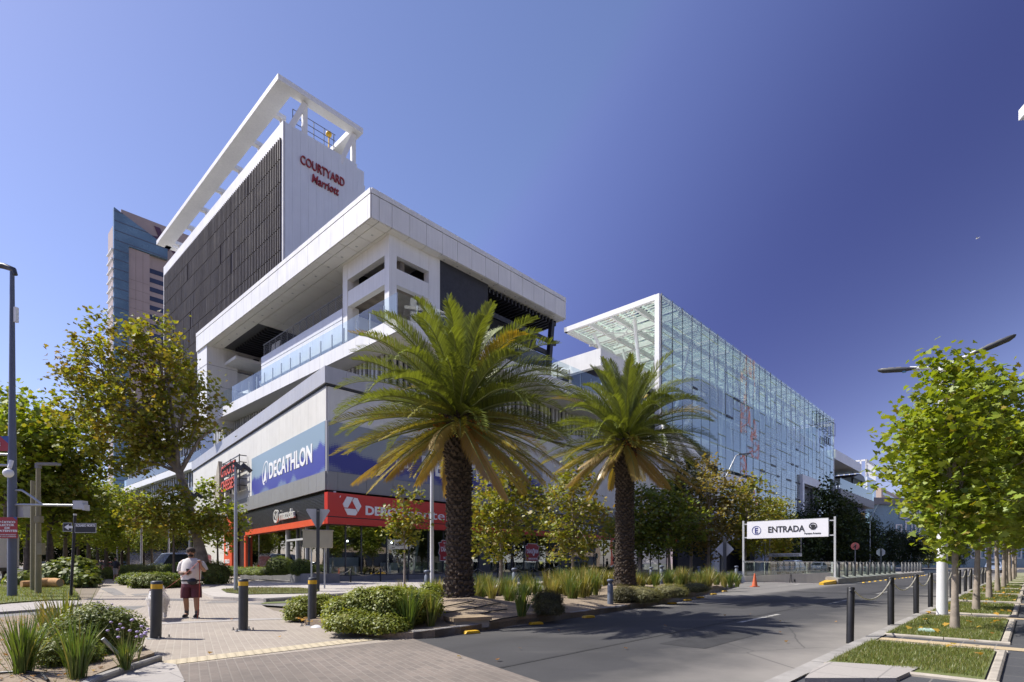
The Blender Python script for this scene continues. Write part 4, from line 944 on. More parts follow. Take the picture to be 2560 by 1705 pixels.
# construction crane out of frame to the right: it shows only as a red reflection in the hall
for i, (x, y, hgt) in enumerate(((118, 88, 74), (150, 140, 80))):
    cr = thing('tower_crane', ['red lattice tower crane mirrored in the near panes of the glass hall', 'red lattice tower crane mirrored in the middle panes of the glass hall'][i], 'crane', (x, y, 0), .4)
    mb = MB()
    for sx in (-1.2, 1.2):
        for sy in (-1.2, 1.2): mb.bar((sx, sy, 0), (sx, sy, hgt), .35)
    for k in range(int(hgt / 2.4)):
        z = k * 2.4; sgn = 1 if k % 2 else -1
        for s2 in (-1.2, 1.2): mb.bar((-1.2 * sgn, s2, z), (1.2 * sgn, s2, z + 2.4), .2); mb.bar((s2, -1.2 * sgn, z), (s2, 1.2 * sgn, z + 2.4), .2)
    mb.build('mast', MT['crane_red'], cr)
    mb = MB(); mb.bar((-14, 0, hgt), (42, 0, hgt + 1), .6, 1.4); mb.box((-14, -1, hgt - 2), (-10, 1, hgt)); mb.box((-1.4, 1.2, hgt - 3), (.8, 3, hgt - .5)); mb.bar((0, 0, hgt), (0, 0, hgt + 8), .6); mb.bar((0, 0, hgt + 8), (32, 0, hgt + 1.5), .15); mb.build('jib', MT['crane_red'], cr)

# ---------------------------------------------------------------- far pink granite tower at left
ft = thing('granite_tower', 'distant pink granite skyscraper with a slanted blue glass face', 'skyscraper', Vector((-.719 * 230, 230, 0)), TH)
mb = MB(); mb.box((2.9, 2, 0), (42, 26, 150.2)); mb.box((2.9, 2, 150.2), (42, 2.6, 150.9)); mb.build('granite_body', MT['granite_pink'], ft)
mb = MB(); mb.prism([(0, 0), (5.2, 0), (5.2, 135.4), (19.6, 135.6), (19.6, 140.9), (0, 149.6)], (0, 0, 0), X, Z, Y, 1.9); mb.build('glass_face', MT['tower_glass'], ft)
mb = MB()
for k in range(34): z = 16 + k * 4.0; L = 5.2 if z < 135 else max(.5, min(19.6, (149.4 - z) / 8.7 * 19.6)); mb.box((0, -.08, z), (L, -.01, z + .35))
mb.build_each('floor_line', MT['pole_blue'], ft)
mb = MB()
for k in range(30): z = 16 + k * 4.0; mb.box((-.9, .3, z), (-.02, 9, z + .5))
mb.build('side_balconies', MT['bluewhite'], ft)
mb = MB()
for k in range(30): z = 12 + k * 4.0; mb.box((13.2, 1.9, z), (34, 1.96, z + 2.0))
mb.build('window_bands', MT['win_dark'], ft)
mb = MB(); mb.box((5.2, .6, 0), (12.9, 2.0, 135.3)); mb.build('front_pier', MT['granite_pink'], ft)
mb = MB()
for k in range(30): z = 6 + k * 4.0; mb.box((5.2, .56, z), (12.9, .6, z + .08))
for x in (7.8, 10.4): mb.box((x, .56, 0), (x + .08, .6, 135))
mb.build('pier_joints', MT['raw_concrete'], ft)
em = thing('roof_emblem', 'dark purple slanted letter emblem on the distant granite skyscraper', 'sign', ft.location + AV * 14.5 + BV * 1.9 + Vector((0, 0, 140.6)), TH)
mb = MB(); pl = paint('purple', (0.10, 0.045, 0.085), .5)
mb.prism([(0, 0), (2.2, 0), (-1.4, 8.5), (-3.6, 8.5)], (4, -.2, 0), X, Z, Y, .2); mb.prism([(0, 0), (2.2, 0), (-1.4, 8.5), (-3.6, 8.5)], (7.6, -.2, -.4), X, Z, Y, .2); mb.prism([(-6, 2.2), (-1.2, 3.2), (-.4, 4.8), (-6, 3.6)], (4, -.2, 0), X, Z, Y, .2)
mb.build('emblem', pl, em)
# ================================================================ SIGNS ON THE MALL
def m_w(p): return ML(p[0], p[1], p[2])
def bannermat(name, length, base_hi, base_lo, seed):
    m, t, o = nodes(name); co = coords(t)
    sp = N(t, 'ShaderNodeSeparateXYZ'); t.links.new(co, sp.inputs[0])
    cx = N(t, 'ShaderNodeCombineXYZ'); t.links.new(sp.outputs[0], cx.inputs[0]); cx.inputs[1].default_value = seed
    wv = noise(t, cx.outputs[0], 0.32, 2)
    edge = math_(t, 'ADD', 0.1, math_(t, 'MULTIPLY', wv, 2.9))
    d = math_(t, 'SUBTRACT', sp.outputs[2], edge)             # >0 above the wave
    dots = N(t, 'ShaderNodeMapping'); dots.inputs['Scale'].default_value = (9, 9, 9); t.links.new(co, dots.inputs[0])
    s2 = N(t, 'ShaderNodeSeparateXYZ'); t.links.new(dots.outputs[0], s2.inputs[0])
    fx = math_(t, 'SUBTRACT', math_(t, 'FRACT', s2.outputs[0]), 0.5); fz = math_(t, 'SUBTRACT', math_(t, 'FRACT', s2.outputs[2]), 0.5)
    r = math_(t, 'SQRT', math_(t, 'ADD', math_(t, 'MULTIPLY', fx, fx), math_(t, 'MULTIPLY', fz, fz)))
    half = math_(t, 'GREATER_THAN', math_(t, 'ADD', math_(t, 'MULTIPLY', d, 1.25), math_(t, 'MULTIPLY', math_(t, 'SUBTRACT', r, .3), 0.9)), 0.0)
    cx2 = N(t, 'ShaderNodeCombineXYZ'); t.links.new(sp.outputs[0], cx2.inputs[0]); cx2.inputs[1].default_value = seed + 7.3
    e2 = math_(t, 'ADD', -1.2, math_(t, 'MULTIPLY', noise(t, cx2.outputs[0], 0.42, 2), 3.0))
    half2 = math_(t, 'LESS_THAN', math_(t, 'ADD', math_(t, 'MULTIPLY', math_(t, 'SUBTRACT', sp.outputs[2], e2), 1.2), math_(t, 'MULTIPLY', r, 0.9)), 0.15)
    c = mix(t, half, base_lo, base_hi); c = mix(t, math_(t, 'MULTIPLY', half2, .55), c, base_hi)
    bsdf(t, o, c, 0.4); return m
BAN1 = bannermat('banner_print', 17.2, (0.24, 0.33, 0.40), (0.045, 0.05, 0.30), 1.7)
BAN2 = bannermat('banner_print_b', 21.5, (0.245, 0.27, 0.295), (0.035, 0.037, 0.23), 4.1)
def emblem(par, ox, oz, r, mat, slant=.25):
    """ring open at the lower right with a sail-like wedge inside"""
    mb = MB(); n = 40; sx = .82
    def P(a, rr, wgt): x = math.cos(a) * rr * sx; z = math.sin(a) * rr; return (ox + x + z * slant, oz + z)
    for i in range(n):
        a0 = -1.05 + i / n * 5.75; a1 = -1.05 + (i + 1) / n * 5.75
        w0 = .07 + .10 * (i / n); w1 = .07 + .10 * ((i + 1) / n)
        mb.prism([P(a0, r, 0), P(a1, r, 0), P(a1, r * (1 - w1), 0), P(a0, r * (1 - w0), 0)][::-1], (0, -.06, 0), X, Z, Y, .04)
    mb.prism([(ox - .62 * r, oz - .78 * r), (ox + .28 * r, oz - .62 * r), (ox + .22 * r, oz + .66 * r), (ox - .22 * r, oz - .1 * r)], (0, -.06, 0), X, Z, Y, .04)
    return mb.build('emblem', mat, par)
# long-facade banner
b2 = thing('shop_banner', 'long printed shop banner on the shaded street facade, partly behind the near palm', 'banner', ML(0.02, -.10, 7.42), TH)
mb = MB(); mb.box((0, -.05, 0), (21.5, 0, 3.27)); mb.build('printed_sheet', BAN2, b2)
emblem(b2, 6.0, 1.55, .95, MT['white_letter']); text('lettering', 'DECATHLON', (7.5, -.06, .72), X, Z, 1.9, MT['white_letter'], b2, fit=10.2, bold=.045, depth=.03)
# side banner (runs along E)
ang = TH + math.atan2(E.y, E.x)
p = ML(*(LE(17.2, .10)[:2]), 7.42)
b1 = thing('shop_banner', 'sunlit printed shop banner on the left side wall beside the corner', 'banner', p, ang + math.pi)
mb = MB(); mb.box((0, -.05, 0), (17.15, 0, 3.27)); mb.build('printed_sheet', BAN1, b1)
emblem(b1, 4.1, 1.50, .98, MT['white_letter']); text('lettering', 'DECATHLON', (5.2, -.06, .92), X, Z, 1.75, MT['white_letter'], b1, fit=9.7, bold=.05, depth=.03)
# red sign box on the street facade
rs = thing('shop_sign', 'big red illuminated shop sign above the corner windows with a three bar emblem', 'sign', ML(-.28, -.12, 0), TH)
mb = MB(); mb.box((0, -.42, 4.46), (12.9, 0, 6.0)); mb.box((0, -.42, 3.97), (12.9, 0, 4.40)); mb.build('sign_box', MT['red'], rs)
mb = MB(); mb.box((.02, -.40, 4.40), (12.9, 0, 4.46)); mb.build('groove', MT['black'], rs)
mb = MB(); cx, cz, q = 1.72, 5.22, .62                               # three chamfered bars round a triangle
for k in range(3):
    a = R(120 * k); rot = lambda x, z: (cx + (x * math.cos(a) - z * math.sin(a)), cz + (x * math.sin(a) + z * math.cos(a)))
    bar = [(-.46, -.17), (-.27, -.52), (.22, -.52), (.34, -.36), (.24, -.17)]; bar = [(x * 1.18, z * 1.18) for x, z in bar]
    mb.prism([rot(x, z) for x, z in bar], (0, -.48, 0), X, Z, Y, .06)
mb.build('emblem', MT['white_letter'], rs)
text('lettering', 'DERCO', (2.75, -.45, 4.72), X, Z, .82, MT['white_letter'], rs, fit=3.2, bold=.03, depth=.05); text('lettering', 'center', (6.15, -.45, 4.72), X, Z, .98, MT['white_letter'], rs, fit=4.2, bold=0.0, depth=.05)
# chrome car-maker sign on the side
mz = thing('chrome_sign', 'chrome winged emblem and letters on the black louvres beside the corner', 'sign', ML(*(LE(10.6, .13)[:2]), 4.6), ang + math.pi)
mb = MB(); n = 36
for i in range(n):
    a0, a1 = 2 * math.pi * i / n, 2 * math.pi * (i + 1) / n
    mb.prism([(.62 + .62 * math.cos(a), .52 + .52 * math.sin(a)) for a in (a0, a1)] + [(.62 + .50 * math.cos(a), .52 + .41 * math.sin(a)) for a in (a1, a0)], (0, -.14, 0), X, Z, Y, .12)
mb.prism([(.14, .80), (.42, .72), (.62, .42), (.62, .24), (.50, .42), (.3, .62)], (0, -.14, 0), X, Z, Y, .1); mb.prism([(1.10, .80), (.94, .62), (.74, .42), (.62, .24), (.62, .42), (.82, .72)], (0, -.14, 0), X, Z, Y, .1)
mb.build('emblem', MT['chrome'], mz); text('lettering', 'mazda', (1.65, -.10, .18), X, Z, .95, MT['chrome'], mz, fit=3.3, bold=.03, depth=.14)
# tall red panel by the side entrance
tr = thing('pillar_sign', 'tall red panel sign with white letters beside the side entrance', 'sign', ML(*(LE(25.2, .15)[:2]), 0), ang + math.pi)
mb = MB(); mb.box((0, -.5, .55), (3.1, 0, 5.9)); mb.build('panel', MT['orange'], tr)
text('lettering', 'DERCO', (.5, -.53, 1.45), X, Z, .5, MT['white_letter'], tr, fit=1.9, bold=.02); text('lettering', 'CENTER', (.5, -.53, .85), X, Z, .5, MT['white_letter'], tr, fit=1.9, bold=.02)
mb = MB(); mb.prism([(.9, 2.2), (1.7, 2.2), (1.5, 3.2), (1.2, 3.9), (.95, 3.2)], (0, -.53, 0), X, Z, Y, .03); mb.prism([(1.6, 3.3), (2.0, 2.6), (2.2, 3.0), (1.9, 4.0)], (0, -.53, 0), X, Z, Y, .03); mb.box((.7, -.53, 4.5), (2.1, -.5, 4.9)); mb.box((.7, -.53, 5.1), (1.9, -.5, 5.4)); mb.build('marks', MT['white_letter'], tr)
# rooftop-style stacked letters on a black frame
cs = thing('restaurant_sign', 'stacked red letters on a black frame standing off the pale side wall', 'sign', ML(*(LE(26.0, .15)[:2]), 8.0), ang + math.pi)
mb = MB(); mb.box((1.0, -.78, .3), (6.6, -.66, 1.5)); mb.box((1.3, -.78, 1.75), (6.2, -.66, 2.95)); 
for z in (.5, 1.1, 2.0, 2.6, 3.2): mb.bar((.8, -.62, z), (7.4, -.62, z), .07); mb.bar((7.2, -.62, z), (7.2, 0, z), .07); mb.bar((1.2, -.62, z), (1.2, 0, z), .07)
for x in (1.2, 4.0, 7.2): mb.bar((x, -.62, .0), (x, -.62, 3.3), .08)
mb.build('frame', MT['black'], cs)
text('lettering', 'CHUCK E', (1.1, -.80, 1.85), X, Z, 1.45, MT['orange'], cs, fit=5.2, bold=.012, depth=.08); text('lettering', "CHEESE'S", (1.1, -.80, .42), X, Z, 1.4, MT['orange'], cs, fit=5.6, bold=.012, depth=.08)
mb = MB(); mb.prism([(-1.6, -.6), (.6, -.8), (.7, 2.2), (.3, 3.6), (-.3, 3.0), (-.9, 2.0), (-1.5, 2.4), (-1.9, 1.2)], (0, -.9, 0), X, Z, Y, .35); mb.build('plain_panel', MT['stone'], cs)
# red hotel letters
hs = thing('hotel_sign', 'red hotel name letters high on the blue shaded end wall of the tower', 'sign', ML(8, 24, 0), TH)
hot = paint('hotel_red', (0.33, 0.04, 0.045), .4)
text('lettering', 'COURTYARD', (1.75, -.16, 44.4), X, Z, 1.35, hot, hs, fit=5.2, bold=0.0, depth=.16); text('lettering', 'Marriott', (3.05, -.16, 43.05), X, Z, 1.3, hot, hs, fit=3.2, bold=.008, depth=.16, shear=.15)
# small chain name on the pale wall farther along
d3 = thing('shop_sign', 'small white letters with an oval emblem on the pale wall behind the second palm', 'sign', ML(38.0, -.14, 6.9), TH)
emblem(d3, .8, .85, .8, MT['white_letter'], .3); text('lettering', 'DECATHLON', (1.9, -.06, .45), X, Z, 1.1, MT['white_letter'], d3, fit=6.4, bold=.04, depth=.08)
# names over the shopfronts behind the young trees
for s, tx, fit in ((27.0, 'RENAULT', 3.6), (33.5, 'GWM', 2.4), (14.4, 'SUZUKI', 3.0), (38.6, 'JAC', 2.0)):
    o = thing('fascia_sign', {'RENAULT': 'white fascia letters over the shopfront left of the second palm trunk', 'GWM': 'white fascia letters over the shopfront right of the second palm trunk', 'SUZUKI': 'blue fascia letters with a red mark over the shopfront right of the near palm', 'JAC': 'small white fascia letters over the last shopfront before the glass hall'}[tx], 'sign', ML(s, -.08, 4.75), TH)
    text('lettering', tx, (0, -.05, 0), X, Z, .8, MT['sign_blue'] if tx == 'SUZUKI' else MT['white_letter'], o, fit=fit, bold=.02, depth=.05)
    mb = MB(); mb.prism([(-.9, .3), (-.5, .75), (-.1, .3), (-.5, -.12)], (0, -.08, 0), X, Z, Y, .05); mb.build('emblem', MT['red'] if tx == 'SUZUKI' else MT['white_letter'], o)
# promotional window stickers
for i, s in enumerate((9.3, 19.3)):
    o = thing('window_poster', ['red sale poster on the shop glass, half hidden by the near palm trunk', 'red sale poster on the shop glass between two pale young trunks'][i], 'poster', ML(s, .03, 1.65), TH)
    out_ = [(.1, 0), (1.75, 0), (1.7, .4), (1.9, .55), (1.78, 1.0), (1.9, 1.35), (1.62, 1.4), (1.6, 1.55), (.3, 1.55), (.28, 1.4), (0, 1.35), (.12, 1.0), (0, .55), (.12, .4)]
    mb = MB(); mb.prism([((x - .93) * 1.05 + .93, (z - .78) * 1.05 + .78) for x, z in out_], (0, -.02, 0), X, Z, Y, .01); mb.build('rim', MT['white_letter'], o)
    mb = MB(); mb.prism(out_, (0, -.035, 0), X, Z, Y, .012); mb.build('panel', MT['sign_red'], o)
    text('lettering', 'DÍAS', (.2, -.04, .70), X, Z, .5, MT['white_letter'], o, fit=.72, bold=.01, depth=.01); text('lettering', '0', (.97, -.04, .48), X, Z, .95, MT['white_letter'], o, fit=.3, bold=.02, depth=.01); text('lettering', 'KM', (1.3, -.04, .70), X, Z, .5, MT['white_letter'], o, fit=.42, bold=.01, depth=.01)
    text('lettering', 'DERCOCENTER', (.42, -.04, .12), X, Z, .22, MT['white_letter'], o, fit=1.25, bold=.005, depth=.01)
    if i == 0: text('lettering', 'YA COMENZARON', (.42, -.04, 1.28), X, Z, .2, MT['white_letter'], o, fit=1.1, bold=.003, depth=.01)
# security cameras on the corner and side
for i, (p, lab) in enumerate(((ML(.35, -.30, 6.0), 'white security camera under the grey band at the corner'), (ML(*(LE(17.5, .35)[:2]), 5.2), 'white security camera on the black louvres near the side entrance'))):
    o = thing('security_camera', lab, 'camera', p, TH)
    mb = MB(); mb.box((-.06, -.06, -.05), (.06, .06, .12)); mb.obox((.12, -.1, -.14), (.19, -.1, -.1), (.04, .06, 0), (.03, 0, .06)); mb.build('housing', MT['white_paint'], o)

# ================================================================ STREET FURNITURE
# yellow-banded bollards on the crossing
def bollard():
    o = thing('bollard', None, 'bollard', (0, 0, 0), 0, 'charcoal bollards with a yellow band across the paved crossing')
    mb = MB(); mb.lathe([(.09, 0), (.09, .90)], 20); mb.build('post', MT['charcoal'], o)
    mb = MB(); mb.lathe([(.093, .90), (.093, .985)], 20); mb.build('band', MT['yellow'], o)
    mb = MB(); mb.lathe([(.094, .985), (.094, 1.03), (.07, 1.04), (.001, 1.042)], 20); mb.build('cap', MT['charcoal'], o)
    mb = MB(); mb.lathe([(.14, 0), (.14, .012), (.09, .014)], 16)
    for a in range(4): c = R(45 + 90 * a); mb.box((math.cos(c) * .21 - .03, math.sin(c) * .21 - .03, 0), (math.cos(c) * .21 + .03, math.sin(c) * .21 + .03, .012)); mb.lathe([(.013, 0), (.013, .06)], 6, (math.cos(c) * .21, math.sin(c) * .21, 0))
    mb.build('base_plate', MT['mid_grey'], o); return o
bl = bollard(); BP = [gp(358, 1468), gp(559, 1449), gp(717, 1438)]
labs = ['yellow banded charcoal bollard standing in front of the white dog', 'yellow banded charcoal bollard alone to the right of the man', 'yellow banded charcoal bollard against the clipped shrubs of the island']
for i, p in enumerate(BP):
    o = bl if i == 0 else copy_tree(bl)
    o.location = p; o['label'] = labs[i]; o.rotation_euler = (R([.6, -.3, .5][i]), R([1.6, .4, .8][i]), R(40 * i))
# flat road studs by the island tip
stud0 = None
for i, (u, v) in enumerate(((735, 1441), (818, 1452), (882, 1459))):
    if stud0 is None:
        mb = MB(); mb.lathe([(.19, 0), (.17, .02), (.10, .045), (.001, .05)], 18); stud0 = mb.build('road_stud', MT['light_grey'])
        o = stud0
    else: o = copy_tree(stud0)
    o.location = gp(u, v, .004); tag(o, ['flat grey road stud beside the yellow banded bollard at the shrubs', 'flat grey road stud in front of the middle of the clipped shrubs', 'flat grey road stud nearest to the tactile strip'][i], 'road stud', 'flat grey studs round the island tip')
# dark chained posts along the right-hand kerb
ALO = [0, 2.45, 5.75, 8.35, 11.1, 13.9, 16.7, 19.4, 22.2, 25.0, 27.8, 30.6, 33.4]
cp0 = None; tops = []
plabs = ['leaning black chained post, nearest at the kerb', 'rust streaked black chained post, second along the kerb', 'black chained post at the second cross path, third along the kerb', 'black chained post just left of the white lamp mast', 'black chained post just right of the white lamp mast']
for i, a in enumerate(ALO):
    if cp0 is None:
        o = thing('chain_post', None, 'post', (0, 0, 0), 0, 'black chained posts along the right kerb'); cp0 = o
        mb = MB(); mb.lathe([(.058, 0), (.058, .94), (.05, .955), (.001, .957)], 14); mb.build('post', MT['black'], o)
        mb = MB(); mb.tube([(-.085, 0, .9), (.085, 0, .9)], .014, 8); mb.build('eyelet', MT['mid_grey'], o)
    else: o = copy_tree(cp0)
    p = rk(a, -.02 if i else -.22); p.z = G(p.x, p.y) + (.12 if i else .0); o.location = p
    o.rotation_euler = (R(0), R(4.2 if i == 0 else rnd.uniform(-1.2, 1.5)), TH)
    o['label'] = plabs[i] if i < 5 else 'black chained post farther along the right kerb, beyond the white lamp mast'
    if i == 1: o.children[0].material_slots and None
    tops.append(p + Vector((0.066 if i == 0 else 0, 0, .9)))
ch_mat = MT['chain']
for i in range(len(tops) - 1):
    mb = MB(); a, b = tops[i], tops[i + 1]; n = 12; pts = []
    for k in range(n + 1): u = k / n; q = a.lerp(b, u); q.z -= (.26 if i < 6 else .3) * 4 * u * (1 - u); pts.append(q)
    mb.tube(pts, .014, 6); o = mb.build('chain', ch_mat)
    tag(o, ['pale sagging chain between the leaning post and the rust streaked post', 'pale sagging chain between the second and third posts of the right kerb', 'pale sagging chain between the third and fourth posts of the right kerb', 'pale sagging chain passing behind the white lamp mast'][i] if i < 4 else 'pale sagging chain between the farther posts of the right kerb', 'chain', 'chains between the right kerb posts')
# chained posts before the shopfront
tops = []; fp0 = None
for i in range(14):
    p = onG(-1.7 + 2.2 * i, -2.0, .10)
    if fp0 is None:
        o = thing('chain_post', None, 'post', (0, 0, 0), 0, 'short black chained posts along the shopfront'); fp0 = o
        mb = MB(); mb.lathe([(.055, 0), (.055, .86), (.001, .87)], 10); mb.build('post', MT['black'], o); mb = MB(); mb.tube([(-.08, 0, .8), (.08, 0, .8)], .014, 6); mb.build('eyelet', MT['mid_grey'], o)
    else: o = copy_tree(fp0)
    o.location = p; o.rotation_euler = (0, 0, TH)
    o['label'] = ['short black chained post in front of the left planter, first along the shopfront', 'short black chained post second along the shopfront', 'short black chained post third along the shopfront, left of the young tree'][i] if i < 3 else 'short black chained post along the shopfront behind the island planting'
    tops.append(p + Z * .8)
for i in range(13):
    mb = MB(); a, b = tops[i], tops[i + 1]; pts = []
    for k in range(11): u = k / 10; q = a.lerp(b, u); q.z -= .34 * 4 * u * (1 - u) * (1 if i != 1 else 1.2); pts.append(q)
    mb.tube(pts, .016, 6); tag(mb.build('chain', ch_mat), ['pale chain hanging from the first to the second shopfront post', 'pale chain hanging from the second to the third shopfront post'][i] if i < 2 else 'pale chain between shopfront posts behind the island planting', 'chain', 'chains along the shopfront')
# yellow kerb markers along the island
km0 = None
kt = [(1084, 1456), (1232, 1435.5), (1353, 1420), (1545, 1388), (1580, 1381), (1610, 1374.5), (1640, 1367), (1665, 1360)]
for i, (u, v) in enumerate(kt):
    p = gp(u, v, .003)
    if km0 is None:
        mb = MB(); mb.prism([(-.17, 0), (.17, 0), (.13, .055), (-.13, .055)], (0, -.07, 0), X, Z, Y, .14); o = km0 = mb.build('kerb_marker', MT['yellow'], None, .012)
    else: o = copy_tree(km0)
    o.location = p; o.rotation_euler = (0, 0, TH - .25)
    tag(o, ['worn yellow kerb marker nearest the paving blocks', 'yellow kerb marker second from the paving blocks', 'yellow kerb marker third along the island kerb'][i] if i < 3 else 'yellow kerb marker farther along the island kerb', 'kerb marker', 'yellow markers along the island kerb')
for i in range(16):
    p = onG(24.5 + 1.9 * i, -25.3, .003); o = copy_tree(km0); o.location = p; o.rotation_euler = (0, 0, TH)
    tag(o, 'yellow kerb marker along the concrete barrier past the garage entrance', 'kerb marker', 'yellow markers along the barrier')
# garage entrance gantry
LP, RP = onG(21.1, -18.75), onG(21.3, -24.35); LP.z = .5; RP.z = .5
gd = (RP - LP); gL = gd.length; ga = math.atan2(gd.y, gd.x)
gs_ = thing('entrance_gantry', 'white gantry sign over the garage ramp lettered with the word entrance in Spanish', 'sign', (LP.x, LP.y, 0), ga)
zt, zbm = 4.25, 3.12
for x in (0, gL):
    mb = MB(); mb.box((x - .055, -.055, .1), (x + .055, .055, zt + .12)); mb.build('post', MT['light_grey'], gs_)
mb = MB(); mb.box((.28, -.1, zbm), (gL - .35, .1, zt)); mb.build('panel', paint('sign_white', (.86, .85, .88), .4, 0, .03), gs_)
mb = MB()
for x0, x1 in ((0, .28), (gL - .35, gL)):
    for z in (zbm + .08, zt - .12): mb.box((x0, -.04, z - .035), (x1, .04, z + .035))
mb.box((.28, -.08, zt), (gL - .35, .08, zt + .05)); mb.build_each('bracket', MT['light_grey'], gs_)
ink = paint('ink', (.03, .03, .035), .5); blu = paint('ink_blue', (.035, .045, .22), .5)
text('lettering', 'ENTRADA', (1.66, -.11, 3.50), X, Z, .56, ink, gs_, fit=2.25, bold=.012, depth=.012); text('lettering', 'E', (.80, -.11, 3.48), X, Z, .52, blu, gs_, fit=.20, bold=.012, depth=.012)
text('lettering', 'Parque Arauco', (gL - 1.72, -.11, 3.30), X, Z, .17, ink, gs_, fit=.95, bold=.002, depth=.01)
mb = MB(); n = 32
for i in range(n): a0, a1 = 2 * math.pi * i / n, 2 * math.pi * (i + 1) / n; mb.prism([(.90 + r * math.cos(a), 3.67 + r * math.sin(a)) for r, a in ((.30, a0), (.30, a1), (.265, a1), (.265, a0))], (0, -.115, 0), X, Z, Y, .012)
mb.build('ring', blu, gs_)
mb = MB(); ex = gL - 1.22; ez = 3.80
for i in range(20): a0, a1 = R(-20 + 11 * i), R(-20 + 11 * (i + 1)); mb.prism([(ex + r * math.cos(a), ez + r * math.sin(a)) for r, a in ((.24, a0), (.24, a1), (.185, a1), (.185, a0))], (0, -.115, 0), X, Z, Y, .012)
mb.prism([(ex - .05, ez - .22), (ex + .05, ez - .22), (ex + .14, ez + .08), (ex, ez + .13), (ex - .14, ez + .08)], (0, -.115, 0), X, Z, Y, .012)
mb.prism([(ex - .24, ez - .03), (ex - .13, ez - .02), (ex - .07, ez - .17), (ex - .09, ez - .23)], (0, -.115, 0), X, Z, Y, .012); mb.prism([(ex + .24, ez - .03), (ex + .09, ez - .23), (ex + .07, ez - .17), (ex + .13, ez - .02)], (0, -.115, 0), X, Z, Y, .012)
mb.build('emblem', ink, gs_)
# height limit bar hung farther down the ramp
hA, hB = onray(1768, 46), onray(1843, 44); hd_ = hB - hA; hL = hd_.length
hb = thing('height_bar', 'white clearance bar hanging over the ramp behind the entrance gantry', 'sign', (hA.x, hA.y, 0), math.atan2(hd_.y, hd_.x))
mb = MB(); mb.box((0, -.04, 1.98), (hL, .04, 2.24)); mb.build('bar', MT['light_grey'], hb)
mb = MB(); mb.bar((.05, 0, 2.2), (.05, 0, 3.9), .05); mb.bar((hL - .05, 0, 2.2), (hL - .05, 0, 3.9), .05); mb.bar((-.4, .0, 3.9), (hL + .1, 0, 3.9), .09); mb.bar((-.35, 0, -3), (-.35, 0, 3.9), .09); mb.build('hangers', MT['mid_grey'], hb)
text('lettering', 'Altura Máx 2.0 m  /  Velocidad máx 10 km/h', (.3, -.05, 2.05), X, Z, .16, ink, hb, fit=hL - .5, bold=.002, depth=.01)
# ramp walls: far wall with glass rail, near barrier
rw = thing('ramp_wall', 'beige concrete ramp wall topped by a long glass railing', 'wall', (0, 0, 0), 0)
s0, s1, t0, t1 = RAMP
def wallseg(mb, sa, sb, t, th, z0, z1):
    n = max(1, int((sb - sa) / 4))
    for i in range(n):
        a, b = ML(sa + (sb - sa) * i / n, t), ML(sa + (sb - sa) * (i + 1) / n, t); a.z = b.z = 0
        mb.obox((a + b) / 2 + Z * (z0 + z1) / 2, (b - a) / 2, BV * th / 2, Z * (z1 - z0) / 2)
mb = MB(); wallseg(mb, s0 - .0, s1, t1 + .13, .24, -4.5, .54); wallseg(mb, s1, s1 + .3, (t0 + t1) / 2, t1 - t0, -4.5, .5); mb.build('wall', paint('ramp_concrete', (.70, .645, .56), .8, 0, .12, .6, .2, 12, streak=.3), rw)
mbg = MB(); mbp = MB(); mbh = MB()
for i in range(16):
    a, b = ML(s0 + .1 + i * 2.15, t1 + .13), ML(s0 + .1 + (i + 1) * 2.15 - .03, t1 + .13)
    mbg.add([a + Z * .5, b + Z * .5, b + Z * 1.56, a + Z * 1.56], [(0, 1, 2, 3)]); mbp.obox(a + Z * 1.02 + BV * .05, AV * .05, BV * .015, Z * .5)
a, b = ML(s0, t1 + .13, 1.58), ML(s0 + 34.5, t1 + .13, 1.58); mbh.bar(a, b, .06, .05)
mbg.build('glass_panels', glass('rail_green', (.78, .90, .80), .06, .9), rw); mbp.build('rail_posts', MT['light_grey'], rw); mbh.build('handrail', MT['mid_grey'], rw)
tg = MB()
for pl_ in ([(0, 0), (.25, .45), (.4, .75), (.55, .5), (.5, .2), (.8, 0)], [(1.2, .05), (1.25, .3), (1.35, .05), (1.5, .28), (1.6, .0)]):
    for p, q in zip(pl_, pl_[1:]): a = ML(s0 + 9.6 + p[0], t1 - .005, -.18 + p[1]); b = ML(s0 + 9.6 + q[0], t1 - .005, -.18 + q[1]); tg.bar(a, b, .035, .02)
tg.build('scrawl', MT['black'], rw)
nb = thing('ramp_barrier', 'low concrete barrier beside the ramp with a yellow painted nose', 'barrier', (0, 0, 0), 0)
mb = MB()
for i in range(18):
    sa = s0 - .2 + i * 2.1; a = onG(sa, t0 - .25); mb.prism([(-.38, 0), (.32, 0), (.32, .50), (-.05, .50), (-.38, .38)], a - BV * .0 + Z * -.05, BV, Z, AV, 2.08)
mb.build('barrier_blocks', MT['concrete'], nb)
mb = MB(); q = [onG(s0 - .2, t0 - .55), onG(s0 - 2.3, t0 - .35), onG(s0 - 2.3, t0 - .1), onG(s0 - .2, t0 + .1)]; lo = [p + Z * 0 for p in q]; hi = [q[0] + Z * .24, q[1] + Z * .14, q[2] + Z * .14, q[3] + Z * .24]
mb.add(lo + hi, [(3, 2, 1, 0), (4, 5, 6, 7), (0, 1, 5, 4), (1, 2, 6, 5), (2, 3, 7, 6), (3, 0, 4, 7)]); mb.build('yellow_nose', MT['yellow'], nb)
mbg = MB()
for i in range(10): a, b = ML(s0 + .3 + i * 2.15, t0 - .12), ML(s0 + .3 + (i + 1) * 2.15 - .03, t0 - .12); mbg.add([a + Z * .55, b + Z * .55, b + Z * 1.5, a + Z * 1.5], [(0, 1, 2, 3)])
mbg.build('glass_panels', bpy.data.materials['rail_green'], nb)
gb0 = None
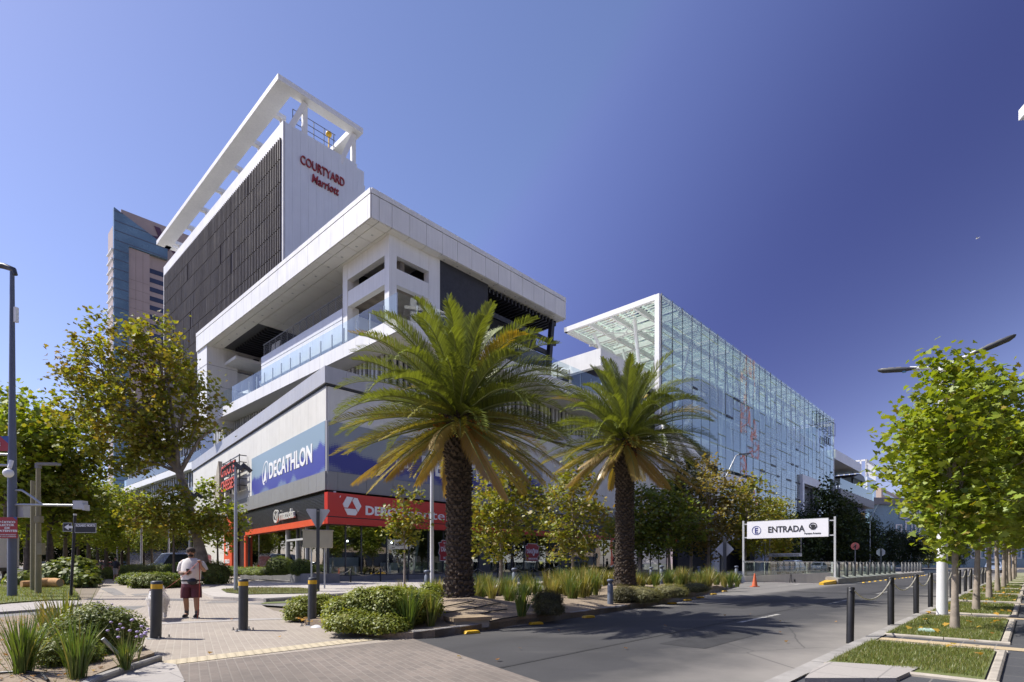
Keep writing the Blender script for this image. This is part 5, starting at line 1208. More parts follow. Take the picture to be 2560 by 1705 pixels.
for i in range(17):
    p = onG((21.97 + 2.17 * i) if i < 10 else 46 + (i - 10) * 2.0, -24.38, .40)
    if gb0 is None:
        o = thing('bollard', None, 'bollard', (0, 0, 0), 0, 'round grey bollards on the ramp barrier'); gb0 = o
        mb = MB(); mb.lathe([(.11, 0), (.11, .97), (.09, .98), (.001, .98)], 14); mb.build('post', MT['dark_grey'], o); mb = MB(); mb.prism([(-.13, .86), (-.05, .93), (-.18, 1.06), (-.2, 1.0)], (0, -.02, 0), X, Z, Y, .04); mb.build('hook', MT['black'], o)
    else: o = copy_tree(gb0)
    o.location = p; o.rotation_euler = (0, 0, TH)
    o['label'] = 'round grey bollard nearest the entrance gantry post' if i == 0 else ('round grey bollard in the row on the ramp barrier' if i < 10 else 'round grey bollard in the farther row down the road')
tc = thing('traffic_cone', 'worn orange traffic cone standing at the left foot of the garage gantry', 'cone', gp(1735, 1349), 0)
mb = MB(); mb.box((-.19, -.19, 0), (.19, .19, .04)); mb.lathe([(.15, .04), (.035, .72), (.03, .74), (.001, .74)], 16); mb.build('body', MT['cone'], tc)
mb = MB(); mb.lathe([(.095, .36), (.062, .55)], 16); mb.build('band', MT['light_grey'], tc)
# road signs
def signpost(label, p, h, rz, cat='sign', post=MT['charcoal'], name='road_sign', r=.04):
    o = thing(name, label, cat, p, rz); mb = MB(); mb.box((-r, -r * .7, 0), (r, r * .7, h)); mb.build('post', post, o); return o
ys = signpost('back of a triangular yield sign on a black post in front of the shop', onray(731, 24.5, .1), 3.62, R(20), r=.07)
mb = MB(); mb.prism([(-.50, 3.56), (0, 2.66), (.50, 3.56), (.46, 3.62), (-.46, 3.62)], (0, .06, 0), X, Z, Y, .012); mb.build('plate', MT['light_grey'], ys)
mb = MB(); mb.box((-.05, -.07, 3.5), (.05, .05, 3.56)); mb.build('clamp', MT['mid_grey'], ys)
db = thing('meter_box', 'beige metal service cabinet raised on two thin posts behind the yield sign', 'cabinet', onray(731, 26.5, .1), R(12))
mb = MB(); mb.box((-.66, -.2, 1.95), (.66, .2, 2.75)); mb.build('cabinet', paint('cabinet_beige', (.42, .38, .28), .6, 0, .1), db); mb = MB(); mb.box((-.70, -.24, 2.75), (.70, .24, 2.80)); mb.build('roof', MT['stone'], db)
for x in (-.30, .30):
    mb = MB(); mb.bar((x, 0, 0), (x, 0, 1.95), .07); mb.build('leg', MT['light_grey'], db)
ds = signpost('grey back of a diamond road sign left of the garage gantry', onray(1666, 39.5, .1), 3.05, R(-18), post=MT['dark_grey'], r=.11)
mb = MB(); mb.prism([(0, 1.55), (.62, 2.2), (0, 2.85), (-.62, 2.2)], (0, .1, 0), X, Z, Y, .015); mb.build('plate', MT['light_grey'], ds)
rg = signpost('round red no entry style sign on a thin pole beyond the ramp', onray(1966, 62, .1), 3.4, R(-25), post=MT['mid_grey'], r=.05)
mb = MB(); mb.prism([(.42 * math.cos(a * .2617), 3.1 + .42 * math.sin(a * .2617)) for a in range(24)], (0, .07, 0), X, Z, Y, .015); mb.build('disc', paint('sign_pink', (.62, .16, .14), .5), rg)
mb = MB(); mb.bar((-.2, -.08, 2.95), (.1, -.08, 3.25), .07); mb.bar((.02, -.08, 2.85), (.0, -.08, 3.2), .07); mb.build('arrow', MT['black'], rg)
og = signpost('grey back of an octagonal stop sign beyond the ramp', onray(2025, 66, .1), 3.0, R(-28), post=MT['charcoal'], r=.09)
mb = MB(); mb.prism([(.47 * math.cos(R(22.5 + 45 * a)), 2.5 + .47 * math.sin(R(22.5 + 45 * a))) for a in range(8)], (0, .1, 0), X, Z, Y, .015); mb.build('plate', MT['light_grey'], og)
# lamps
lp = thing('street_lamp', 'tall white double armed street lamp rising through the near kerbside tree', 'lamp', rk(5.55, .5), TH); lp.location.z = G(*lp.location[:2]) + .11
mb = MB(); mb.lathe([(.115, 0), (.105, 1.5), (.075, 5.85)], 18); mb.build('mast', MT['pole_white'], lp)
mb = MB(); mb.tube([(0, -.62, 6.03), (0, 0, 5.8), (0, .62, 5.95)], .045, 10); mb.build('arms', MT['pole_white'], lp)
for sgn in (-1, 1):
    z0, z1 = (6.03, 6.22) if sgn < 0 else (5.95, 6.06)
    hd = MB(); pts = [(0, sgn * .45, z0 - .03), (0, sgn * .62, z0), (0, sgn * 1.25, z1), (0, sgn * 1.33, z1 + .01)]
    n = 10
    for a, b in ((pts[1], pts[2]),):
        a = Vector(a); b = Vector(b); d = (b - a).normalized(); up = X.cross(d) * (-sgn)
        prof = [(-.12, 0), (-.10, .06), (0, .085), (.10, .06), (.12, 0), (.08, -.02), (-.08, -.02)]
        rings = [[(a.lerp(b, u)) + X * x * w + up * z * w for x, z in prof] for u, w in ((-.25, .35), (0, .7), (.3, 1), (.85, 1), (1, .6), (1.05, .15))]
        V = [q for r in rings for q in r]; m = len(prof)
        hd.add(V, [(i * m + k, i * m + (k + 1) % m, (i + 1) * m + (k + 1) % m, (i + 1) * m + k) for i in range(len(rings) - 1) for k in range(m)], True); hd.add(rings[0], [tuple(range(m - 1, -1, -1))]); hd.add(rings[-1], [tuple(range(m))])
        ho = hd.build('lamp_head', MT['dark_grey'], lp)
        e = MB()
        for u in (.35, .6): c = a.lerp(b, u) - up * .022; e.obox(c, d * .055, X * .07, up * .006)
        e.build('lens', MT['stone'], ho)
        if sgn > 0: e = MB(); c = a.lerp(b, .15) + up * .09; e.lathe([(.045, 0), (.045, .09), (.001, .1)], 10, c); e.build('photocell', paint('cell_blue', (.12, .32, .62), .4), ho)
l2 = thing('street_lamp', 'grey street lamp with one upswept arm behind the trees near the garage gantry', 'lamp', onray(1660, 50, 0), 0)
mb = MB(); mb.lathe([(.11, 0), (.08, 8.2)], 12); mb.tube([(0, 0, 8.1), (.3, 0, 9.0), (1.25, 0, 11.0), (1.5, 0, 11.1)], [.07, .06, .055, .05], 8); mb.build('mast', MT['galv'], l2); mb = MB(); mb.obox((2.0, 0, 11.16), (.55, 0, .06), (0, .14, 0), (0, 0, .05)); mb.build('lamp_head', MT['mid_grey'], l2)
l2b = copy_tree(l2); l2b.location = onray(2000, 92, 0); l2b['label'] = 'grey street lamp with one upswept arm before the dark far trees'
l3 = thing('street_lamp', 'slim grey pole carrying floodlights in front of the side banner', 'lamp', onray(542, 24.5, .1), R(15))
mb = MB(); mb.lathe([(.085, 0), (.06, 5.6)], 12); mb.build('mast', MT['galv'], l3)
for i, (dx, dy) in enumerate(((-.35, .1), (.15, -.1), (.42, .15))):
    mb = MB(); mb.obox((dx, dy, 5.48), (.16 * (1 if dx > 0 else -1), 0, -.14), (0, .17, 0), (.06, 0, .07)); mb.box((min(0, dx), -.02, 5.40), (max(0, dx), .02, 5.44)); mb.build('floodlight', MT['dark_grey'], l3)
l3b = copy_tree(l3); l3b.location = onray(437, 36, 0); l3b.scale = (1.15, 1.15, 1.05); l3b['label'] = 'slim grey pole carrying floodlights behind the leaning plane tree'
l4 = thing('street_lamp', 'tall plain silver pole rising between the young tree and the near palm', 'lamp', onray(993, 22.5, .1), 0)
mb = MB(); mb.lathe([(.085, 0), (.06, 7.5)], 14); mb.build('mast', MT['pole_white'], l4); mb = MB(); mb.obox((.4, 0, 7.5), (.5, 0, .05), (0, .12, 0), (0, 0, .05)); mb.build('lamp_head', MT['mid_grey'], l4)
for u, d in ((325, 52), (388, 58), (270, 80)):
    o = thing('street_lamp', {325: 'thin grey walkway pole farther left behind the low hedge', 388: 'thin grey walkway pole behind the hedge, right of the other', 270: 'thin grey pole far down the shaded walkway'}[u], 'lamp', onray(u * 2354 / 2354, d, 0), 0)
    mb = MB(); mb.lathe([(.10, 0), (.08, 7)], 10); mb.build('mast', MT['galv'], o); mb = MB(); mb.box((-.5, -.1, 7), (.5, .1, 7.12)); mb.build('lamp_head', MT['mid_grey'], o)
# big surveillance mast at far left
sm_ = thing('camera_mast', 'tall slate blue mast with camera arms and a red notice at far left', 'mast', gp(28, 1370, .09), 0); D = sm_.location.y; px = D * K / F
def zz(v): return CZ + (HOR - v * K) / F * D - sm_.location.z
def xx(u): return (u - 28) * px
mb = MB(); mb.lathe([(.15, 0), (.14, 4.5), (.10, zz(900)), (.07, zz(625))], 8); mb.build('mast', MT['pole_blue'], sm_)
mb = MB(); mb.tube([(xx(36), 0, zz(632)), (xx(32), 0, zz(620)), (xx(10), 0, zz(612)), (xx(-30), 0, zz(606))], [.07, .09, .11, .09], 8); mb.build('lamp_arm', MT['charcoal'], sm_)
mb = MB(); mb.obox((xx(40), -.05, zz(725)), (.05, 0, 0), (0, .06, 0), (0, 0, .28)); mb.build('radio_unit', MT['white_paint'], sm_)
mb = MB(); mb.tube([(xx(30), 0, zz(1160)), (xx(185), 0, zz(1162))], .045, 8); mb.tube([(xx(32), 0, zz(1127)), (xx(50), 0, zz(1127)), (xx(75), 0, zz(1143)), (xx(95), 0, zz(1158))], .04, 8); mb.tube([(0, 0, zz(1045)), (xx(-60), 0, zz(1043))], .045, 8); mb.tube([(0, 0, zz(1070)), (xx(-60), 0, zz(1068))], .045, 8); mb.build_each('arm', MT['galv'], sm_)
mb = MB(); mb.box((xx(170), -.06, zz(1170)), (xx(192), .22, zz(1151))); mb.box((xx(192), -.06, zz(1173)), (xx(196), .22, zz(1160))); mb.build('reader_camera', MT['light_grey'], sm_)
mb = MB(); mb.tube([(xx(32), -.1, zz(1060)), (xx(33), -.2, zz(1078))], .07, 10); mb.ball((xx(33), -.25, zz(1090)), .17, 12); mb.build('dome_camera', MT['white_paint'], sm_)
mb = MB(); mb.box((xx(14), .1, zz(1188)), (xx(48), .4, zz(1160))); mb.build('control_box', MT['light_grey'], sm_)
mb = MB(); mb.box((xx(8), -.22, zz(1238)), (xx(51), -.19, zz(1190))); np_ = mb.build('notice_plate', MT['sign_red'], sm_)
for i, tx in enumerate(('PÓRTICO', 'LECTOR', 'DE', 'PATENTES')):
    wd = [.60, .53, .19, .74][i]; text('lettering', tx, (xx(29.5) - wd / 2, -.23, zz(1203.5 + i * 6.6)), X, Z, .105, MT['white_letter'], np_, fit=wd, bold=.004, depth=.01)
for i, tx in enumerate(('MUNICIPALIDAD', 'DE LAS CONDES')): text('lettering', tx, (xx(29.5) - .33, -.23, zz(1231 + i * 4)), X, Z, .05, MT['white_letter'], np_, fit=.66, bold=.001, depth=.01)
mb = MB(); mb.prism([(xx(42), zz(1190)), (xx(51), zz(1190)), (xx(51), zz(1197))], (0, -.225, 0), X, Z, Y, .004); mb.prism([(xx(8), zz(1233)), (xx(8), zz(1238)), (xx(12), zz(1238))], (0, -.225, 0), X, Z, Y, .004); mb.build_each('corner_mark', MT['sign_blue'], np_)
mb = MB(); mb.box((xx(-70), -.1, zz(1038)), (xx(26), -.06, zz(1004))); bn = mb.build('banner_plate', MT['sign_red'], sm_)
mb = MB(); mb.prism([(xx(6), zz(1004)), (xx(26), zz(1004)), (xx(26), zz(1022))], (0, -.105, 0), X, Z, Y, .004); mb.build('corner_mark', MT['sign_blue'], bn); text('lettering', 'CONDES', (xx(-44), -.11, zz(1027)), X, Z, .2, MT['white_letter'], bn, fit=xx(7) - xx(-44), bold=.008, depth=.01)
for i, (u, v, top, lab) in enumerate(((88, 1364, 1068, 'olive lamp post with a flat lamp head on the grass verge'), (75, 1357, 1105, 'plain olive post standing just behind the lamp post on the verge'))):
    p = gp(u, v, .09); D2 = p.y; o = thing('lamp_post', lab, 'lamp', p, 0); h = CZ + (HOR - top * K) / F * D2 - p.z
    mb = MB(); mb.lathe([(.115 if i == 0 else .095, 0), (.075, h)], 8); mb.build('post', MT['pole_olive'], o)
    if i == 0: mb = MB(); mb.obox((.42, 0, h + .02), (.42, 0, .0), (0, .12, 0), (0, 0, .045)); mb.box((-.08, -.08, h - .15), (.08, .08, h + .05)); mb.build('lamp_head', MT['mid_grey'], o); mb = MB(); mb.box((-.02, -.1, h * .30), (.22, .1, h * .39)); mb.box((-.1, -.1, h * .55), (.14, .1, h * .60)); mb.build_each('fuse_box', MT['pole_olive'], o)
ss_ = thing('street_name_sign', 'black leaning post with a white arrow plate and a street name plate', 'sign', gp(163, 1371, .06), 0); D3 = ss_.location.y; p3 = D3 * K / F
def zq(v): return CZ + (HOR - v * K) / F * D3 - ss_.location.z
mb = MB(); mb.tube([(0, 0, 0), (9.5 * p3, 0, zq(1185))], .05, 8); mb.build('post', MT['black'], ss_); mb = MB(); mb.tube([(9.6 * p3, 0, zq(1185)), (9.8 * p3, 0, zq(1181))], .055, 8); mb.build('cap', MT['light_grey'], ss_)
for nm, u0, u1, vt, vb in (('arrow_plate', -15, 5.5, 1202, 1222), ('name_plate', 12, 61, 1203, 1225)):
    mb = MB(); mb.box((u0 * p3, -.07, zq(vb)), (u1 * p3, -.055, zq(vt))); pl_ = mb.build(nm, MT['light_grey'], ss_)
    mb = MB(); mb.box((u0 * p3 + .02, -.078, zq(vb) + .02), (u1 * p3 - .02, -.071, zq(vt) - .02)); mb.build('face', MT['black'], pl_)
    if nm == 'arrow_plate':
        zc = zq(1212); a = u0 * p3 + .06; mb = MB(); mb.prism([(a, zc), (a + .17, zc + .11), (a + .17, zc + .045), (a + .32, zc + .045), (a + .32, zc - .045), (a + .17, zc - .045), (a + .17, zc - .11)], (0, -.086, 0), X, Z, Y, .006); mb.build('arrow', MT['white_letter'], pl_)
    else: text('lettering', 'ROSARIO NORTE', (u0 * p3 + .06, -.085, zq(1211)), X, Z, .13, MT['white_letter'], pl_, fit=.72, bold=.004, depth=.008)
# island bollard lights
il0 = None
ilp = [(1401, 1390, 'slate blue bollard light at the island kerb in front of the second palm'), (484, 0, '')]
pts = [(onray(1403, 16.0, .10), 'slate blue bollard light at the island kerb in front of the second palm', .76), (onray(1285, 24.6, .1), 'grey bollard light among the iris left of the island centre', 1.0), (onray(1183, 22.6, .1), 'grey bollard light behind the near palm among the iris', 1.0),
       (onray(1521, 31.0, .1), 'slate blue bollard light right of the second palm', 1.05), (onray(1497, 33.5, .1), 'grey bollard light close to the right side of the second palm trunk', .95), (onray(1607, 38, .1), 'grey bollard light in the iris near the far tip of the island', .95), (onray(1693, 36, .1), 'slate blue bollard light next to the garage gantry', 1.0), (onray(982, 20.2, .1), 'grey bollard light behind the clipped shrubs', .95)]
for i, (p, lab, h) in enumerate(pts):
    if il0 is None:
        o = thing('bollard_light', None, 'bollard', (0, 0, 0), 0, 'bollard lights in the island planting'); il0 = o
        mb = MB(); mb.lathe([(.115, 0), (.11, .80), (.075, .84), (.07, .86)], 14); mb.build('post', paint('slate', (.12, .14, .18), .45, 0, .15, 3), o)
        mb = MB(); mb.lathe([(.07, .86), (.085, .89), (.085, .92), (.115, .93), (.13, .95), (.13, 1.0), (.08, 1.03), (.001, 1.035)], 14); mb.build('cap', MT['pole_blue'], o)
    else: o = copy_tree(il0)
    o.location = p; o.scale = (h, h, h); o['label'] = lab
lt = thing('spotlight_box', 'brown slanted metal spotlight box on the soil beside the near palm', 'spotlight', gpi(1140, 1371), R(25))
mb = MB(); mb.prism([(-.13, -.1), (.13, -.1), (.13, .42), (-.13, .30)], (0, -.11, 0), X, Z, Y, .22); mb.build('housing', MT['rust_post'], lt); mb = MB(); mb.add([(-.12, -.10, .31), (.12, -.10, .425), (.12, .10, .425), (-.12, .10, .31)], [(0, 1, 2, 3)]); mb.build('lens', MT['light_grey'], lt)
l5 = copy_tree(lt); l5.location = onray(1462, 27.8, .25); l5['label'] = 'brown slanted metal spotlight box right of the second palm trunk'; l5.scale = (.8, .8, .8)
hc = thing('valve_cover', 'flat concrete slab lid lying on the island soil near the kerb', 'lid', gpi(1075, 1428), TH - .3)
mb = MB(); mb.box((-.42, -.26, .03), (.42, .26, .10)); mb.build('lid', MT['wood'], hc); mb = MB(); mb.box((-.38, -.22, -.12), (.38, .22, .03)); mb.build('frame', MT['kerb'], hc)
gl = thing('valve_cover', 'pale green plastic lid lying flat in the nearest lawn cell', 'lid', rk(1.62, .66), TH); gl.location.z = G(*gl.location[:2]) + .14
mb = MB(); mb.box((-.16, -.12, 0), (.16, .12, .035)); mb.build('lid', paint('pale_green', (.45, .62, .52), .5), gl); mb = MB(); mb.box((-.03, -.03, .035), (.03, .03, .04)); mb.build('catch', MT['mid_grey'], gl)
# drip hoses over the soil
for i, pts in enumerate((((1010, 1400), (1060, 1390), (1090, 1378)), ((1020, 1412), (1085, 1402), (1125, 1393), (1150, 1388)), ((1085, 1420), (1130, 1408), (1165, 1403)), ((1125, 1432), (1160, 1424), (1190, 1420)))):
    mb = MB(); mb.tube([gpi(*q) + Z * .03 for q in pts], .014, 6); tag(mb.build('drip_hose', MT['black']), ['black drip hose highest on the mound under the near palm', 'black drip hose second below the near palm', 'black drip hose crossing the middle of the bare soil', 'black drip hose closest to the kerb'][i], 'hose', 'drip hoses on the island soil')
# leaning steel tube in the near bed
tb = MB(); a = gpb(305, 1527) + Z * -.05; b = pv(236, 1468, a.y - .25); tb.tube([a, b], .022, 8); tag(tb.build('steel_tube', MT['galv']), 'thin grey steel tube leaning out of the near planting bed', 'tube')
hs_ = MB(); hs_.tube([gpb(-20, 1552) + Z * .02, gpb(50, 1549) + Z * .03, gpb(95, 1553) + Z * .03, gpb(110, 1568) + Z * .02], .016, 6); tag(hs_.build('drip_hose', MT['black']), 'black drip hose curling in the near planting bed', 'hose')
# planters along the side window
pt = thing('planter', 'long low grey stone planter under the side shop window', 'planter', ML(*(LE(-1.2, 1.5)[:2]), 0), ang)
mb = MB(); mb.box((2.3, -1.5, 0), (17.5, -.2, .62)); mb.box((-1.3, -1.3, 0), (2.3, .5, .68)); mb.build('wall', MT['mid_grey'], pt)
pt.location += Vector((0, 0, .1)); 
mb = MB(); mb.box((2.4, -1.35, .62), (17.4, -.3, .66)); mb.box((-1.15, -1.15, .68), (2.2, .35, .70)); mb.build('soil', MT['earth'], pt)
# ================================================================ VEGETATION
MAPLE = np.array([(0, -.5), (.16, -.34), (.46, -.36), (.36, -.12), (.52, .10), (.24, .12), (.20, .30), (0, .55), (-.20, .30), (-.24, .12), (-.52, .10), (-.36, -.12), (-.46, -.36), (-.16, -.34)])
MAPLE_S = np.array([(0, -.5), (.45, -.3), (.34, .02), (.42, .22), (.12, .22), (0, .55), (-.12, .22), (-.42, .22), (-.34, .02), (-.45, -.3)])
OVAL = np.array([(0, -.5), (.22, -.2), (.25, .1), (0, .5), (-.25, .1), (-.22, -.2)])
def leaf_mesh(name, P, size, cols, shape, rg, up=0.5, smin=.6, fold=.22, dirs=None):
    """one n-gon per leaf at points P, random facing biased upwards; colour per leaf in attribute Col"""
    n = len(P); k = len(shape)
    nrm = rg.normal(size=(n, 3)); nrm /= np.linalg.norm(nrm, axis=1)[:, None] + 1e-9
    nrm[:, 2] = np.abs(nrm[:, 2]) + up; nrm /= np.linalg.norm(nrm, axis=1)[:, None]
    if dirs is not None:
        nrm = nrm * .7 + dirs * .6; nrm /= np.linalg.norm(nrm, axis=1)[:, None]
    t = rg.normal(size=(n, 3)); t[:, 2] -= .5; t -= nrm * (t * nrm).sum(1)[:, None]; t /= np.linalg.norm(t, axis=1)[:, None] + 1e-9
    b = np.cross(nrm, t); s = size * rg.uniform(smin, 1.15, n)
    sx, sy = shape[:, 0], shape[:, 1]
    V = P[:, None, :] + (b[:, None, :] * sx[None, :, None] + t[:, None, :] * sy[None, :, None] + nrm[:, None, :] * (np.abs(sx) * fold - sy * sy * .15)[None, :, None]) * s[:, None, None]
    return poly_mesh(name, V, cols)
def poly_mesh(name, V, cols):
    """V (n,k,3): n separate k-gons"""
    n, k, _ = V.shape; me = bpy.data.meshes.new(name)
    me.vertices.add(n * k); me.vertices.foreach_set('co', V.reshape(-1).astype(np.float32))
    me.loops.add(n * k); me.loops.foreach_set('vertex_index', np.arange(n * k, dtype=np.int32))
    me.polygons.add(n); me.polygons.foreach_set('loop_start', np.arange(n, dtype=np.int32) * k)
    me.polygons.foreach_set('loop_total', np.full(n, k, dtype=np.int32))
    me.update(calc_edges=True)
    at = me.color_attributes.new('Col', 'FLOAT_COLOR', 'POINT')
    C = cols if cols.ndim == 3 else np.repeat(cols[:, None, :], k, axis=1)
    rgba = np.ones((n * k, 4), dtype=np.float32); rgba[:, :3] = C.reshape(-1, 3); at.data.foreach_set('color', rgba.reshape(-1))
    return me
def leafcols(n, rg, pal, wts, jit=.18):
    idx = rg.choice(len(pal), size=n, p=np.array(wts) / sum(wts)); c = np.array(pal)[idx]
    return np.clip(c * rg.uniform(1 - jit, 1 + jit, (n, 1)) * rg.uniform(.92, 1.08, (n, 3)), 0, 1)
GREEN = [(.20, .275, .022), (.27, .335, .028), (.14, .195, .02), (.34, .33, .03), (.33, .17, .025)]
PAL = dict(fresh=(GREEN, (3, 4, 1.5, .8, .15)), olive=([(.16, .19, .020), (.235, .24, .025), (.105, .125, .018), (.27, .20, .025), (.18, .10, .022)], (3, 3, 2, 1.3, .7)),
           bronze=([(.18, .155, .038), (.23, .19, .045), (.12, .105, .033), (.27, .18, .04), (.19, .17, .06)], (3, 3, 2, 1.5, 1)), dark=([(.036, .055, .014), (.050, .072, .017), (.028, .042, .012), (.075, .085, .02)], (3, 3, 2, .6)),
           mid=([(.115, .155, .022), (.165, .20, .026), (.08, .11, .018), (.22, .20, .03), (.19, .11, .025)], (3, 3, 2, 1, .3)))
def crown_points(blobs, ncl, per, rg, sig, shell=(.55, 1.0)):
    vol = np.array([b[3] * b[4] * b[5] for b in blobs]) ** .8; pick = rg.choice(len(blobs), size=ncl, p=vol / vol.sum())
    d = rg.normal(size=(ncl, 3)); d /= np.linalg.norm(d, axis=1)[:, None]
    r = rg.uniform(shell[0] ** 2, shell[1] ** 2, ncl) ** .5
    B = np.array(blobs); C = B[pick, :3] + d * r[:, None] * B[pick, 3:6]
    per_n = np.maximum(3, rg.poisson(per, ncl)); ci = np.repeat(np.arange(ncl), per_n)
    P = C[ci] + rg.normal(size=(len(ci), 3)) * sig * np.array([1, 1, .75])
    return P, C, d[ci], ci
for _k, _f in (('olive', 1.18), ('bronze', 1.25), ('mid', 1.22)): PAL[_k] = ([tuple(min(1, c * _f) for c in q) for q in PAL[_k][0]], PAL[_k][1])
def tree_parts(seed, trunk, rad, blobs, ncl, per, leaf, pal, sig, bark, shape=MAPLE_S, limbs=None, twigs=60, shell=(.55, 1.0), gapn=0):
    rg = np.random.default_rng(seed); r2 = random.Random(seed)
    P, C, D, ci = crown_points(blobs, ncl, per, rg, sig, shell)
    for _ in range(gapn):                                   # carve gaps where sky shows through
        b = blobs[r2.randrange(len(blobs))]; c = np.array([b[0] + r2.uniform(-.9, .9) * b[3], b[1] + r2.uniform(-.9, .9) * b[4], b[2] + r2.uniform(-.9, .9) * b[5]])
        k = (np.linalg.norm(P - c, axis=1) > r2.uniform(.18, .32) * min(b[3], b[5]) + sig * .6); P, D, ci = P[k], D[k], ci[k]
    pc, wt = PAL[pal]; clus = leafcols(ncl, rg, pc, wt, .10)
    lc = leafcols(len(P), rg, pc, wt); cols = np.clip(.5 * lc + .5 * clus[ci], 0, 1)
    lm = leaf_mesh('crown', P, leaf, cols, shape, rg)
    mb = MB(); T = [Vector(p) for p in trunk]
    # wavy trunk with a flared foot
    mb.tube(T, rad, 10)
    top = T[-1]
    if limbs is None: limbs = [(b[0], b[1], b[2]) for b in blobs]
    base_i = max(1, len(T) // 2)
    ends = []
    for lx, ly, lz in limbs:
        e = Vector((lx, ly, lz)); j = r2.randrange(base_i, len(T)); s = T[j]
        if e.z < s.z: s = T[base_i]
        m = s.lerp(e, .5) + Vector((r2.uniform(-.2, .2), r2.uniform(-.2, .2), .12 * (e - s).length)); rr = rad[min(j, len(rad) - 1)] * .6
        mb.tube([s, m, e], [rr, rr * .65, rr * .25], 6, False); ends.append((m, e, rr * .35))
    for _ in range(twigs):
        c = Vector(C[r2.randrange(len(C))]); m, e, rr = min(ends, key=lambda q: (q[1] - c).length); s = m.lerp(e, r2.uniform(.2, 1))
        mb.tube([s, s.lerp(c, .5) + Vector((0, 0, .06 * (c - s).length)), c], [rr * .8, rr * .5, rr * .2], 4, False)
    return lm, mb, bark
def make_tree(name, label, loc, args, group=None, rz=0, scale=1.0, cat='tree'):
    lm, mb, bark = tree_parts(*args); o = thing(name, label, cat, loc, rz, group); o.scale = (scale,) * 3
    link_mesh('crown', lm, MT['leaf'], o); mb.build('trunk', bark, o); return o
def blob_column(h0, h1, r, n, rg, wob=.35):
    B = []
    for i in range(n):
        u = (i + .5) / n; rr = r * (math.sin(math.pi * (u * .80 + .14)) ** .75); a = rg.uniform(0, 6.28); q = rr * wob
        B.append((q * math.cos(a), q * math.sin(a), h0 + (h1 - h0) * u, rr, rr, (h1 - h0) / n * .95))
    return B
def trunk_line(h, r0, r1, rg, n=7, lean=0.0):
    return [(lean * u * h + .03 * math.sin(5 * u + rg.random()) * u, .03 * math.cos(4 * u), u * h) for u in [i / (n - 1) for i in range(n)]], [r0 * (1.35 if i == 0 else 1) * (1 - i / (n - 1)) + r1 * i / (n - 1) for i in range(n)]
# ---- big leaning plane tree at left
r1 = random.Random(31); D = 34.0; bp = onray(464, D, .0); k_ = K / F * D
def lt_(u, v, dy=0.0): return ((u - 464) * k_, dy, (HOR - v * K) / F * D + CZ - bp.z)
tk = [lt_(470, 1330), lt_(462, 1275), lt_(450, 1240, .2), lt_(436, 1195, .2), lt_(424, 1140, .3), lt_(404, 1085, .4), lt_(380, 1050, .5), lt_(345, 1000, .5), lt_(318, 930, .6), lt_(310, 850, .6)]
rd = [.40, .36, .27, .25, .24, .22, .20, .17, .12, .06]
def bl_(u, v, ru, rv, dy=0, rd_=None): x, y, z = lt_(u, v, dy); return (x, y, z, ru * k_, (rd_ or ru) * k_, rv * k_)
blobs = [bl_(245, 770, 48, 48), bl_(345, 770, 52, 50, .5), bl_(385, 790, 40, 50, -.5), bl_(200, 835, 62, 48, 1), bl_(175, 900, 52, 52), bl_(255, 860, 75, 65, -1), bl_(345, 860, 75, 70, .8), bl_(420, 870, 48, 60, -.6), bl_(475, 925, 38, 42), bl_(490, 968, 30, 22, .6),
         bl_(235, 950, 85, 70, .5), bl_(330, 950, 88, 75, -1), bl_(415, 960, 50, 60, 1), bl_(210, 1010, 60, 48, 0), bl_(285, 1030, 80, 50, .6), bl_(360, 1025, 62, 45, -.4), bl_(300, 1065, 50, 30), bl_(400, 1010, 45, 40), bl_(150, 955, 35, 40), bl_(455, 880, 30, 40)]
make_tree('plane_tree', 'big leaning plane tree with a bronze green crown in front of the louvred hotel', bp,
          (31, tk, rd, blobs, 640, 15, .29, 'olive', .34, MT['bark_mottle'], MAPLE, None, 170, (.45, 1.05), 60))
# ---- near kerbside trees at right
def street_tree(seed, h0, h1, r, ncl, per, leaf, pal, lean=.03, rtr=.064, nb=9, sig=.17, twigs=70, gap=10):
    rg = random.Random(seed); tl, rr = trunk_line(h1 * .9, rtr, .02, rg, 9, lean)
    B = blob_column(h0, h1, r, nb, rg); B = [(b[0] + lean * b[2], b[1], b[2], b[3], b[4], b[5]) for b in B]
    for _ in range(8): a = rg.uniform(0, 6.28); z = rg.uniform(h0 + .1 * (h1 - h0), h1 - .25 * (h1 - h0)); B.append((r * .85 * math.cos(a), r * .85 * math.sin(a), z, r * .34, r * .34, r * .38))
    return (seed, tl, rr, B, ncl, per, leaf, pal, sig, MT['bark_pale'], MAPLE, None, twigs, (.3, 1.0), gap)
p = rk(2.44, 1.0); p.z = G(p.x, p.y) + .13
make_tree('street_tree', 'young bright green plane tree in the nearest lawn cell beside the white lamp mast', p, street_tree(5, 1.55, 5.15, .96, 620, 8, .14, 'fresh', -.012), 'plane trees along the right kerb')
tA = None
spots = [(7.9, 1.0, 1.2), (14.0, 1.0, 1.3), (20.0, .95, 1.35), (25.5, 1.0, 1.4), (31.5, 1.0, 1.45), (37.5, 1.0, 1.5), (44, 1.0, 1.5), (52, 1.0, 1.6)]
for i, (a, c, s) in enumerate(spots):
    p = rk(a, c); p.z = G(p.x, p.y) + .13
    if tA is None: tA = o = make_tree('street_tree', None, p, street_tree(8, 1.55, 5.2, 1.25, 520, 9, .17, 'fresh', .01, .058), 'plane trees along the right kerb', scale=s)
    else: o = copy_tree(tA); o.location = p; o.scale = (s,) * 3; o.rotation_euler = (0, 0, 1.7 * i)
    o['label'] = ['darker plane tree with a twisted trunk in the second lawn cell', 'plane tree in the third lawn cell of the right pavement'][i] if i < 2 else 'farther plane tree in the row of lawn cells along the right pavement'
